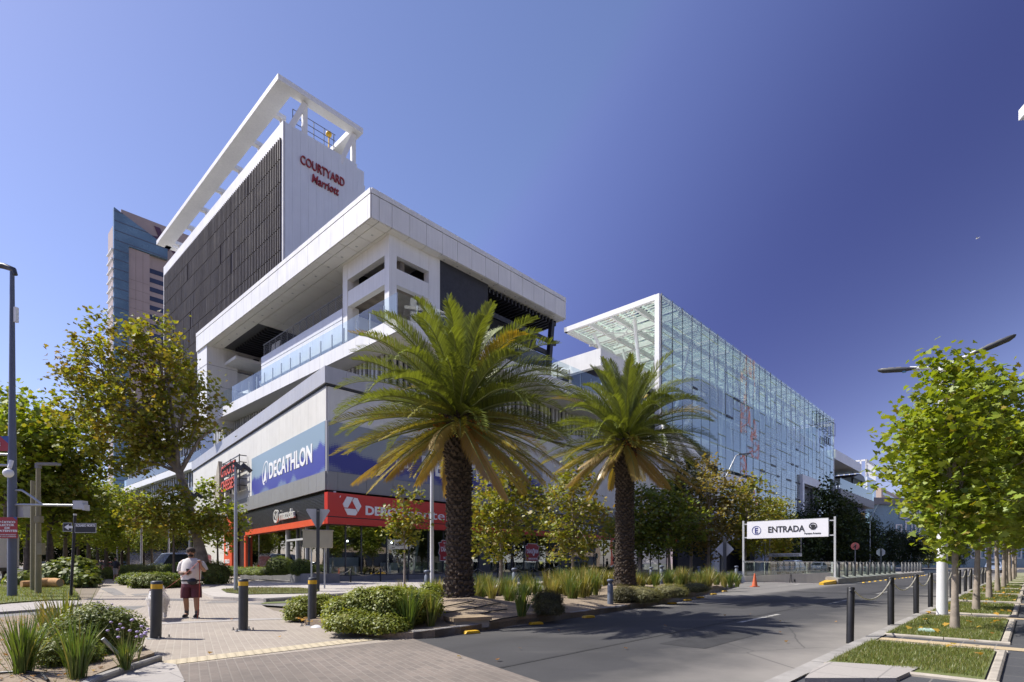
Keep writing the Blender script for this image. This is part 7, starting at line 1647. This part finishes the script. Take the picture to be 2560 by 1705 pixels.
# fallen leaves
def litter(name, label, fn, n, size, seed, hz, pal=((.30, .17, .07), (.36, .22, .09), (.22, .12, .06), (.42, .27, .06))):
    rg = np.random.default_rng(seed); p = fn(rg, n); P = np.column_stack([p, [hz(x, y) + .018 for x, y in p]]); me = leaf_mesh(name, P, size, leafcols(len(P), rg, list(pal), (3, 3, 2, 1)), MAPLE_S, rg, 2.0, fold=.5); o = link_mesh(name, me, MT['leaf']); o['kind'] = 'stuff'; tag(o, label, 'leaves')
litter('leaf_litter', 'dry leaves under the clipped shrubs at the island tip', polyfn([gp(660, 1425), gp(700, 1441), gp(790, 1454), gp(880, 1466), gp(935, 1466), gp(930, 1452), gp(820, 1440), gp(720, 1428)]), 170, .10, 330, lambda x, y: G(x, y) + .10)
litter('leaf_litter', 'dry leaves over the near planting bed', polyfn(bed[:11]), 380, .065, 331, lambda x, y: G(x, y) + .09)
litter('leaf_litter', 'yellow leaves scattered over the right lawn cells', cellfn(-2, 25, .2, 1.7), 60, .12, 332, lambda x, y: G(x, y) + .17, ((.50, .27, .04), (.55, .34, .06), (.40, .2, .05), (.5, .3, .1)))
litter('leaf_litter', 'few dry leaves blown over the road and paving', polyfn([(-8, 8), (3, 7), (9, 14), (4, 16), (-6, 19)]), 26, .09, 333, lambda x, y: G(x, y) + .01)
# ================================================================ PEOPLE, DOG, VEHICLES
def skin_mesh(name, verts, edges, radii, mat, parent=None, sub=2, root=0):
    """one continuous body grown from a joint skeleton"""
    me = bpy.data.meshes.new(name); me.from_pydata(verts, edges, []); o = link_mesh(name, me, mat, parent)
    md = o.modifiers.new('skin', 'SKIN'); md.use_smooth_shade = True; md.branch_smoothing = .35
    sv = me.skin_vertices[0] if me.skin_vertices else None
    if sv is None:
        bpy.context.view_layer.update(); sv = me.skin_vertices[0]
    for i, r in enumerate(radii): sv.data[i].radius = (r, r) if not isinstance(r, tuple) else r; sv.data[i].use_root = (i == root)
    s = o.modifiers.new('sub', 'SUBSURF'); s.levels = sub; s.render_levels = sub
    return o
class Sk:
    def __init__(s): s.v = []; s.e = []; s.r = []
    def chain(s, pts, rad, start=None):
        prev = start
        for p, r in zip(pts, rad):
            s.v.append(tuple(p)); s.r.append(r); i = len(s.v) - 1
            if prev is not None: s.e.append((prev, i))
            prev = i
        return prev
def hand(sk, wrist, fwd, side, up, idx, curl=.6, scale=1.0, flip=1):
    """palm vertex chain plus five separate fingers"""
    f = Vector(fwd).normalized(); s = Vector(side).normalized(); u = Vector(up).normalized(); w = Vector(wrist)
    palm = sk.chain([w + f * .045 * scale, w + f * .085 * scale], [(.030 * scale, .017 * scale), (.034 * scale, .016 * scale)], idx)
    base = w + f * .09 * scale
    for k, (off, L) in enumerate(((-.030, .068), (-.010, .078), (.010, .073), (.028, .058))):
        p = base + s * off * scale; d = f.copy(); pts = []
        for j, q in enumerate((.42, .33, .25)):
            a = curl * (j + .6) * .8; dd = (f * math.cos(a) - u * math.sin(a)).normalized(); p = p + dd * L * q * 1.15 * scale; pts.append(p.copy())
        sk.chain(pts, [.0095 * scale, .0088 * scale, .0075 * scale], palm)
    t0 = w + f * .035 * scale - s * .034 * scale * flip
    sk.chain([t0, t0 + (f * .5 - s * .6 * flip - u * .4).normalized() * .034 * scale, t0 + (f * .9 - s * .5 * flip - u * .7).normalized() * .062 * scale], [.012 * scale, .0105 * scale, .008 * scale], palm - 1)
def head(mb_skin, c, r, yaw, o, hair_mat, skin_mat, beard=True, cap=None, band=None):
    """face features on a child mesh of the body"""
    ca, sa = math.cos(yaw), math.sin(yaw)
    def P(x, y, z): return Vector((c[0] + (x * ca - y * sa) * r, c[1] + (x * sa + y * ca) * r, c[2] + z * r))     # -y is forward
    mb = MB(); mb.prism([(0, 0)] * 0 or [(-.12, -.15), (.12, -.15), (.05, .22), (-.05, .22)], P(0, -.88, .0), Vector((ca, sa, 0)) * r, Z * r, Vector((sa, -ca, 0)) * r, .22); mb.ball(P(.80, .05, .0), r * .18, 6, (.5, 1, 1.4)); mb.ball(P(-.80, .05, .0), r * .18, 6, (.5, 1, 1.4)); mb.build('nose_and_ears', skin_mat, o)
    mb = MB()
    for sx in (-.30, .30): mb.ball(P(sx, -.80, .12), r * .065, 6, (1.3, .6, .6)); mb.bar(P(sx - .14, -.82, .27), P(sx + .14, -.82, .28), r * .045)
    mb.bar(P(-.17, -.84, -.42), P(.17, -.84, -.42), r * .045); mb.build('eyes_and_brows', MT['hair'], o)
    if beard:
        mb = MB(); mb.ball(P(0, -.30, -.66), r * .62, 10, (1.0, .86, .55)); mb.bar(P(-.24, -.80, -.30), P(.24, -.80, -.30), r * .07); mb.build('beard', MT['hair'], o)
    mb = MB(); mb.ball(P(0, .10, .36), r * .94, 12, (.90, 1.0, .82)); mb.build('hair', hair_mat, o)
    if cap:
        mb = MB(); mb.ball(P(0, .05, .52), r * .98, 12, (.93, 1.02, .74)); mb.build('cap', cap, o)
        mb = MB()
        mb.lathe([(r * .95, 0), (r * .97, r * .34)], 18, P(0, .05, .26)); mb.build('headband', MT['black'], o)
def stand_person(label, loc, rz, h, kind, shirt, pants, group=None, skin=None):
    """a small, plainly dressed walker for the distance"""
    o = thing('person', label, 'person', loc, rz, group); s = h / 1.75; sk = Sk(); st_ = .16
    sk.chain([(0, 0, .93 * s)], [.125 * s]); i = sk.chain([(0, 0, 1.12 * s), (0, 0, 1.32 * s), (0, 0, 1.46 * s)], [(.15 * s, .10 * s), (.17 * s, .11 * s), (.10 * s, .08 * s)], 0)
    sk.chain([(0, 0, 1.53 * s), (0, -.02 * s, 1.60 * s), (0, -.02 * s, 1.68 * s), (0, 0, 1.74 * s)], [.05 * s, (.078 * s, .09 * s), (.08 * s, .095 * s), .05 * s], i)
    for sg in (-1, 1):
        sk.chain([(sg * .17 * s, 0, 1.40 * s), (sg * .24 * s, .03 * s, 1.13 * s), (sg * .25 * s, -.06 * s * sg, .90 * s), (sg * .25 * s, -.08 * s * sg, .80 * s)], [.055 * s, .043 * s, .033 * s, .03 * s], i - 1)
        sk.chain([(sg * .09 * s, 0, .84 * s), (sg * .10 * s, -st_ * sg * .4 * s, .48 * s), (sg * .10 * s, st_ * .3 * sg * s, .09 * s), (sg * .10 * s, (st_ * .3 * sg - .13) * s, .045 * s)], [.088 * s, .06 * s, .042 * s, .04 * s], 0)
    skin_mesh('body', sk.v, sk.e, sk.r, skin or MT['skin'], o, 1)
    mb = MB(); mb.lathe([(.17 * s, .90 * s), (.175 * s, 1.1 * s), (.205 * s, 1.34 * s), (.15 * s, 1.45 * s), (.07 * s, 1.50 * s)], 14)
    mb.v = [(x, y * .74, z) for x, y, z in mb.v]
    for sg in (-1, 1): mb.tube([(sg * .15 * s, 0, 1.42 * s), (sg * .22 * s, .02 * s, 1.26 * s), (sg * .245 * s, .03 * s, 1.13 * s)], [.08 * s, .07 * s, .062 * s], 8)
    mb.build('shirt', shirt, o)
    mb = MB(); e = .50 if kind == 'shorts' else .10
    mb.lathe([(.11 * s, .80 * s), (.165 * s, .86 * s), (.16 * s, .95 * s)], 12)
    for sg in (-1, 1): mb.tube([(sg * .085 * s, 0, .90 * s), (sg * .10 * s, -st_ * sg * .38 * s, .50 * s)] + ([(sg * .10 * s, st_ * .28 * sg * s, .10 * s)] if kind != 'shorts' else []), [.105 * s, .082 * s] + ([.062 * s] if kind != 'shorts' else []), 8)
    mb.build('trousers', pants, o)
    mb = MB(); mb.ball((0, .015 * s, 1.70 * s), .098 * s, 8, (.92, 1.05, .9)); mb.build('hair', MT['hair'] if 'grey' not in label else MT['light_grey'], o)
    return o
# ---- the man with the dog
mp = gp(440, 1421); H_ = 1.72
man = thing('person', 'bearded man in a pale tee and maroon shorts holding a phone and red leashes', 'person', mp, R(8))
man['category'] = 'person'
sk = Sk()
# pelvis root
sk.chain([(0, 0, .92)], [(.165, .125)])
c = sk.chain([(0, -.02, 1.06), (0, -.01, 1.22), (0, .0, 1.36), (0, .02, 1.44)], [(.185, .145), (.19, .135), (.18, .115), (.09, .075)], 0); ch_i = c - 1
nk = sk.chain([(0, .0, 1.49)], [.062], c)
sk.chain([(0, -.025, 1.545), (0, -.03, 1.605), (0, -.015, 1.665), (0, .0, 1.70)], [(.068, .078), (.078, .094), (.076, .092), .05], nk)
# his right arm (image left): hanging, forearm folded across the belly with the phone
a1 = sk.chain([(-.20, .01, 1.385), (-.255, .03, 1.22), (-.265, .02, 1.12), (-.14, -.17, 1.10), (-.055, -.215, 1.115)], [.072, .058, .052, .043, .033], ch_i)
# his left arm (image right): elbow out, fist raised to the chest with the leashes
a2 = sk.chain([(.20, .01, 1.385), (.275, .05, 1.24), (.295, .03, 1.15), (.285, -.12, 1.24), (.272, -.165, 1.31)], [.072, .058, .052, .042, .032], ch_i)
hand(sk, (-.055, -.215, 1.115), (1, -.25, .15), (0, .3, 1), (0, -1, 0), a1, .9, 1.0); hand(sk, (.272, -.165, 1.31), (-.15, -.3, 1), (-1, 0, -.1), (0, 1, .2), a2, 1.5, 1.0)
for sg, fy in ((-1, .03), (1, -.04)):
    sk.chain([(sg * .105, 0, .83), (sg * .125, -.02 + fy * .3, .50), (sg * .130, .02 + fy, .30), (sg * .132, .03 + fy, .10), (sg * .14, -.09 + fy, .045)], [.105, .066, .062, .042, .042], 0)
skin_mesh('body', sk.v, sk.e, sk.r, MT['skin'], man, 2)
head(None, (0, -.03, 1.605), .108, R(14), man, MT['hair'], MT['skin'], True, paint('cap_brown', (.045, .032, .026), .8))
# clothing
def ellipse_loft(mb, rings, n=20):
    V = []
    for cx, cy, z, rx, ry in rings: V += [(cx + rx * math.cos(2 * math.pi * k / n), cy + ry * math.sin(2 * math.pi * k / n), z) for k in range(n)]
    mb.add(V, [(i * n + k, i * n + (k + 1) % n, (i + 1) * n + (k + 1) % n, (i + 1) * n + k) for i in range(len(rings) - 1) for k in range(n)], True)
mb = MB(); ellipse_loft(mb, [(0, -.01, .845, .205, .165), (0, -.02, .92, .215, .178), (0, -.03, 1.05, .225, .185), (0, -.015, 1.2, .225, .165), (0, 0, 1.33, .228, .145), (0, .01, 1.41, .20, .12), (0, .015, 1.455, .13, .095), (0, .01, 1.475, .085, .08)])
mb.tube([(-.07, .01, 1.375), (-.155, .012, 1.365), (-.215, .018, 1.32), (-.25, .026, 1.23), (-.264, .028, 1.15)], [.06, .083, .086, .079, .080], 14, False); mb.tube([(.07, .01, 1.375), (.155, .012, 1.365), (.222, .022, 1.32), (.268, .038, 1.24), (.290, .042, 1.17)], [.06, .083, .086, .079, .080], 14, False)
tee = mb.build('tee_shirt', MT['tee'], man)
mb = MB()
for i in range(4): mb.box((.085, -.163 + i * .001, 1.29 - i * .028), (.085 + (.07 if i else .03), -.158, 1.303 - i * .028))
mb.build('chest_print', MT['mid_grey'], tee)
mb = MB(); ellipse_loft(mb, [(0, -.01, .90, .190, .155), (0, -.01, .85, .205, .165), (0, -.005, .76, .21, .165)])
for sg in (-1, 1): mb.tube([(sg * .095, -.005, .84), (sg * .118, -.01, .66), (sg * .128, -.012 + (.01 if sg < 0 else -.01), .50)], [.122, .122, .118], 14, False)
mb.build('shorts', MT['shorts'], man)
mb = MB(); ellipse_loft(mb, [(0, -.02, .905, .218, .182), (0, -.02, .945, .218, .184)]); mb.ball((.10, -.19, .90), .095, 10, (1.25, .5, .85)); mb.build('waist_bag', MT['black'], man)
for sg, fy in ((-1, .03), (1, -.04)):
    mb = MB(); mb.tube([(sg * .132, .03 + fy, .21), (sg * .132, .03 + fy, .07)], [.052, .046], 10); mb.build('sock', MT['dark_grey'], man)
    mb = MB(); mb.ball((sg * .137, -.045 + fy, .055), .05, 10, (.95, 2.5, 1.0)); sh = mb.build('shoe', MT['black'], man); mb = MB(); mb.box((sg * .137 - .045, -.16 + fy, .0), (sg * .137 + .045, .07 + fy, .025)); mb.build('sole', MT['light_grey'], sh)
mb = MB(); mb.tube([(-.262, .022, 1.12), (-.14, -.168, 1.10), (-.075, -.205, 1.112)], [.0535, .0455, .037], 12, False); mb.build('forearm_tattoo', MT['tattoo_skin'], man)
MM = Matrix.Translation(mp) @ Matrix.Rotation(R(8), 4, 'Z')
ph = thing('phone', 'dark phone in the right hand of the bearded man', 'phone', MM @ Vector((.035, -.265, 1.15)), R(20)); mb = MB(); mb.obox((0, 0, 0), (.036, 0, 0), (0, .006, .004), (0, -.045, .062)); mb.build('case', MT['black'], ph); mb = MB(); mb.obox((0, .007, .003), (.032, 0, 0), (0, .001, .0006), (0, -.041, .057)); mb.build('screen', MT['car_glass'], ph)
# ---- white fluffy dog half hidden by the nearest bollard
dp = gp(363, 1424.5); D_ = dp.y
dog = thing('dog', 'white fluffy dog on a red leash, half hidden behind the left banded bollard', 'dog', dp, R(24))
sk = Sk(); sk.chain([(0, .28, .47)], [.165])                       # pelvis; -y is forward
i1 = sk.chain([(0, .08, .50), (0, -.12, .50), (0, -.27, .50)], [.17, .185, .165], 0)
n1 = sk.chain([(0, -.38, .55), (0, -.47, .60), (0, -.53, .585), (0, -.60, .53), (0, -.66, .485)], [.125, .115, .105, .06, .035], i1)
for sg in (-1, 1):
    sk.chain([(sg * .09, -.25, .36), (sg * .095, -.27, .20), (sg * .095, -.25, .06), (sg * .095, -.29, .03)], [.085, .05, .04, .042], i1)
    sk.chain([(sg * .10, .28, .36), (sg * .105, .20, .26), (sg * .105, .32, .15), (sg * .105, .30, .05), (sg * .105, .26, .03)], [.11, .07, .042, .038, .042], 0)
    sk.chain([(sg * .075, -.475, .70), (sg * .085, -.47, .745)], [.035, .012], n1 - 3)
sk.chain([(0, .42, .55), (0, .50, .66), (0, .42, .76), (0, .28, .78)], [.06, .075, .085, .05], 0)
skin_mesh('body', sk.v, sk.e, sk.r, MT['dogfur'], dog, 2)
rg = np.random.default_rng(5); fb = []
for (cx, cy, cz_, rx, ry, rz_) in ((0, .28, .47, .19, .2, .19), (0, .05, .49, .195, .26, .20), (0, -.2, .49, .20, .2, .21), (0, -.40, .55, .15, .14, .16), (0, .44, .70, .09, .12, .14), (.1, .3, .33, .1, .12, .16), (-.1, .3, .33, .1, .12, .16), (0, -.3, .36, .14, .1, .14)): fb.append((cx, cy, cz_, rx, ry, rz_))
P, C_, Dd, ci = crown_points(fb, 900, 4, rg, .012, (.92, 1.0)); n = len(P); tip = P + Dd * .022 + np.array([0, .03, -.038]) * rg.uniform(.6, 1.5, (n, 1)); sdv = np.cross(Dd, rg.normal(size=(n, 3))); sdv /= np.linalg.norm(sdv, axis=1)[:, None]; sdv *= .007
link_mesh('fur', poly_mesh('fur', np.stack([P - sdv, P + sdv, tip], axis=1), np.clip(np.full((n, 3), .78) * rg.uniform(.85, 1.08, (n, 1)) * np.array([1, .975, .93]), 0, 1)), MT['dogfur'], dog)
mb = MB(); mb.ball((0, -.685, .485), .02, 8); mb.ball((.055, -.60, .60), .013, 6); mb.ball((-.055, -.60, .60), .013, 6); mb.build('nose_and_eyes', MT['black'], dog)
for sg in (-1, 1): mb = MB(); mb.prism([(-.035, 0), (.035, 0), (0, .085)], (sg * .075, -.50, .68), X, Vector((0, .0, 1)), Y, .02); mb.build('ear', paint('ear_pink' + str(sg), (.55, .38, .30), .8), dog)
MDg = Matrix.Translation(dp) @ Matrix.Rotation(R(24), 4, 'Z')
hp = MM @ Vector((.27, -.22, 1.40)); nkp = MDg @ Vector((0, -.44, .63)); mb = MB()
def ribbon(mb, pts, w_):
    for a, b in zip(pts, pts[1:]): mb.bar(a, b, w_, .006)
q = [hp.lerp(nkp, u) - Z * (.10 * 4 * u * (1 - u)) + Vector((0, -.06 * math.sin(math.pi * u), 0)) for u in [i / 12 for i in range(13)]]; ribbon(mb, q, .022); tag(mb.build('leash', MT['leash']), 'red leash slanting from the raised fist to the white dog', 'leash')
fl_ = MM @ Vector((.23, -.22, .02)); mb = MB(); q = [hp.lerp(fl_, u) + Vector((.05 * math.sin(3.14 * u), -.05 * math.sin(3.14 * u), 0)) for u in [i / 12 for i in range(13)]]; ribbon(mb, q, .026); tag(mb.build('leash', MT['leash']), 'second red leash hanging from the raised fist down to the shoe', 'leash')
# ---- walkers farther down the walkway
dk_ = MT['black']; 
stand_person('walker in dark top and pale shorts alone on the shaded walkway', onray(266, 40, 0), R(10), 1.72, 'shorts', dk_, MT['stone'])
for i, (u, d, col, lab) in enumerate(((171, 62, dk_, 'dark dressed standing figure at the left of the distant group'), (182, 63, MT['rust_post'], 'standing figure in a brown top in the distant group'), (190, 61, MT['sign_red'], 'standing figure in a red top in the distant group'), (203, 60, dk_, 'dark dressed standing figure beside the street name post'), (232, 62, dk_, 'dark dressed figure farther right of the distant group'))):
    stand_person(lab, onray(u, d, 0), R(40 * i), 1.7, 'long', col, dk_, 'people standing in the distance')
stand_person('passer by in dark clothes at the shop entrance behind the leaning thin tree', onG(34.6, -1.2, .1), R(30), 1.7, 'long', MT['dark_grey'], dk_)
# ---- vehicles
def car(label, loc, rz, col, kind='hatch', cat='car', L=4.3, Wd=1.76, Hh=1.5):
    o = thing('parked_car', label, cat, loc, rz, 'parked and passing cars'); w2 = Wd / 2
    if kind == 'van': side = [(-L / 2, .35), (-L / 2 + .02, .95), (-L / 2 + .5, 1.05), (-L / 2 + 1.1, Hh - .06), (-L / 2 + 1.6, Hh), (L / 2 - .3, Hh), (L / 2 - .02, Hh - .2), (L / 2, .4)]
    else: side = [(-L / 2, .38), (-L / 2 + .03, .70), (-L / 2 + .3, .82), (-L / 2 + 1.15, .93), (-L / 2 + 1.75, Hh - .04), (-L / 2 + 2.3, Hh), (L / 2 - .95, Hh - .05), (L / 2 - .35, .98), (L / 2 - .03, .9), (L / 2, .42)]
    bm = MB(); n = len(side)
    def w_at(z): return w2 if z < .9 else w2 - (z - .9) * .28
    A = [Vector((x, -w_at(z), z)) for x, z in side]; B = [Vector((x, w_at(z), z)) for x, z in side]
    bm.add(A + B, [tuple(range(n - 1, -1, -1)), tuple(range(n, 2 * n))] + [(i, (i + 1) % n, n + (i + 1) % n, n + i) for i in range(n)]); bm.build('body', col, o, .05)
    g = MB()
    xa, xb = (-L / 2 + 1.15, L / 2 - .6); 
    for sg in (-1, 1):
        zl, zh = .98, Hh - .13; V = [(xa + .25, sg * (w_at(zl) + .006), zl), (xb + .0, sg * (w_at(zl) + .006), zl), (xb - .35, sg * (w_at(zh) + .006), zh), (xa + .75, sg * (w_at(zh) + .006), zh)]; g.add(V, [(0, 1, 2, 3) if sg < 0 else (3, 2, 1, 0)])
    for p, q in ((side[3], side[4]), (side[-3], side[-4])) if kind != 'van' else ((side[2], side[3]), (side[-2], side[-3])):
        a = Vector((p[0], 0, p[1])); b = Vector((q[0], 0, q[1])); nn = Vector((-(b - a).z, 0, (b - a).x)).normalized(); nn = nn if nn.z > 0 or nn.x * (1 if p[0] > 0 else -1) > 0 else -nn
        a2, b2 = a.lerp(b, .1) + nn * .008, a.lerp(b, .9) + nn * .008; g.add([a2 + Y * (w_at(p[1]) - .12), a2 - Y * (w_at(p[1]) - .12), b2 - Y * (w_at(q[1]) - .12), b2 + Y * (w_at(q[1]) - .12)], [(0, 1, 2, 3)])
    g.build('windows', MT['car_glass'], o)
    for sx in (-1, 1):
        for sy in (-1, 1):
            x = sx * L * .31; mb = MB(); mb.tube([(x, sy * (w2 - .17), .31), (x, sy * (w2 + .015), .31)], [.31, .31], 18); wh = mb.build('wheel', MT['tyre'], o); mb = MB(); mb.tube([(x, sy * (w2 + .01), .31), (x, sy * (w2 + .025), .31)], [.19, .18], 12); mb.build('rim', MT['galv'], wh)
    for sy in (-1, 1):
        mb = MB(); mb.obox((-L / 2 + .05, sy * (w2 - .28), .72), (.05, 0, 0), (0, .2, 0), (0, 0, .07)); mb.build('headlight', MT['white_paint'], o); mb = MB(); mb.obox((L / 2 - .03, sy * (w2 - .2), .82), (.04, 0, 0), (0, .13, 0), (0, 0, .1)); mb.build('tail_light', MT['red'], o)
    mb = MB(); mb.box((-L / 2 - .01, -.26, .42), (-L / 2 + .03, .26, .54)); mb.build('number_plate', MT['light_grey'], o); return o
white_car = paint('car_white', (.70, .71, .73), .25, 0, .03); blue_car = paint('car_blue', (.30, .36, .48), .25, .3, .05); dark_car = paint('car_dark', (.035, .04, .05), .25, .2, .1); red_car = paint('car_red', (.35, .03, .03), .3)
car('light car with bright headlights coming along the lane behind the ramp glass', onG(45, -14.8), TH, blue_car, 'hatch', Hh=1.62, L=4.5)
car('pale blue grey van parked behind the hedge and the straight young trunk', onray(415, 52, .2), R(5), blue_car, 'van', 'van', L=5.0, Wd=1.9, Hh=2.05)
for i, (u, d, c_, rz, lab) in enumerate(((140, 72, white_car, 1.1, 'white car far down the left avenue'), (197, 84, white_car, 1.0, 'white car behind the distant group of people'), (246, 76, red_car, 1.4, 'dark red car with lit looking tail lights in the far shade'), (104, 60, dark_car, 1.1, 'dark car behind the olive posts on the left avenue'))):
    car(lab, onray(u, d, 0), rz + 1.0, c_)
for i, (a, c_, lab) in enumerate(((62, blue_car, 'blue grey car far up the road behind the right trees'), (74, dark_car, 'dark car far up the road at the right edge trees'))): car(lab, onG(a + 20, -29.6), TH, c_)
tk_ = thing('box_truck', 'white box truck seen from behind on the left avenue beside the mast', 'truck', onray(-8, 40, 0), R(30))
mb = MB(); mb.box((-2.2, -5.5, 1.0), (1.25, 0, 3.4)); mb.build('cargo_box', MT['white_paint'], tk_)
mb = MB(); mb.box((-2.2, -.0 , .95), (1.25, .06, 1.06)); mb.box((-2.1, -5.4, .75), (1.15, -.1, .98)); mb.build('chassis', MT['black'], tk_)
fr = MB()
for x in (-2.2, -.5, 1.2): fr.box((x - .03, -5.56, 1.0), (x + .05, -5.5, 3.4))
fr.box((-2.2, -5.56, 3.32), (1.25, -5.5, 3.42)); fr.box((-2.2, -5.56, 1.0), (1.25, -5.5, 1.1)); fr.build('door_frame', MT['light_grey'], tk_)
mb = MB(); mb.box((-2.0, -5.6, 1.02), (-1.5, -5.5, 1.10)); mb.box((.5, -5.6, 1.02), (1.1, -5.5, 1.10)); mb.build('reflectors', MT['red'], tk_)
for x in (-1.9, .95):
    for y in (-4.4, -.5 - .4): mb = MB(); mb.tube([(x - .14, y, .45), (x + .14, y, .45)], .45, 16); mb.build('wheel', MT['tyre'], tk_)
# ladder-like rubble border and rider things in the far right
yb = thing('hire_bike', 'yellow hire bicycle parked at the far right edge of the pavement', 'bicycle', rk(33, 3.5), TH + .6); yb.location.z = G(*yb.location[:2]) + .11
for x in (-.52, .52):
    mb = MB(); n = 20
    for k in range(n): a, b = 2 * math.pi * k / n, 2 * math.pi * (k + 1) / n; mb.bar((x + .33 * math.cos(a), 0, .34 + .33 * math.sin(a)), (x + .33 * math.cos(b), 0, .34 + .33 * math.sin(b)), .04)
    for k in range(6): a = math.pi * k / 6; mb.bar((x - .32 * math.cos(a), 0, .34 - .32 * math.sin(a)), (x + .32 * math.cos(a), 0, .34 + .32 * math.sin(a)), .006)
    mb.build('wheel', MT['tyre'], yb)
mb = MB(); mb.tube([(-.52, 0, .34), (-.1, 0, .32), (.2, 0, .9), (.30, 0, .78), (.52, 0, .34)], .026, 8); mb.tube([(-.1, 0, .32), (-.22, 0, .95)], .026, 8); mb.tube([(-.52, 0, .34), (-.18, 0, .75), (.28, 0, .82)], .026, 8); mb.build('frame', MT['yellow'], yb); mb = MB(); mb.box((-.34, -.08, .94), (-.10, .08, 1.0)); mb.build('saddle', MT['black'], yb); mb = MB(); mb.tube([(.3, 0, .78), (.25, 0, 1.05), (.25, -.28, 1.08)], .016, 6); mb.tube([(.25, 0, 1.05), (.25, .28, 1.08)], .016, 6); mb.build('handlebar', MT['black'], yb)

bd = thing('bird', 'tiny pale bird high in the deep blue sky at right', 'bird', pv(2247, 548, 70), R(30))
mb = MB(); mb.ball((0, 0, 0), .07, 8, (1, 2.4, .9)); mb.prism([(-.04, -.28), (.04, -.28), (.02, -.14), (-.02, -.14)], (0, 0, 0), X, Y, Z, .01); mb.build('body', MT['white_paint'], bd)
for sg in (-1, 1): mb = MB(); mb.add([(sg * .04, .07, .02), (sg * .04, -.07, .02), (sg * .25, -.05, .10), (sg * .42, -.10, .06), (sg * .25, .06, .11)], [(0, 1, 2, 4), (2, 3, 4)]); mb.build('wing', MT['white_paint'], bd)
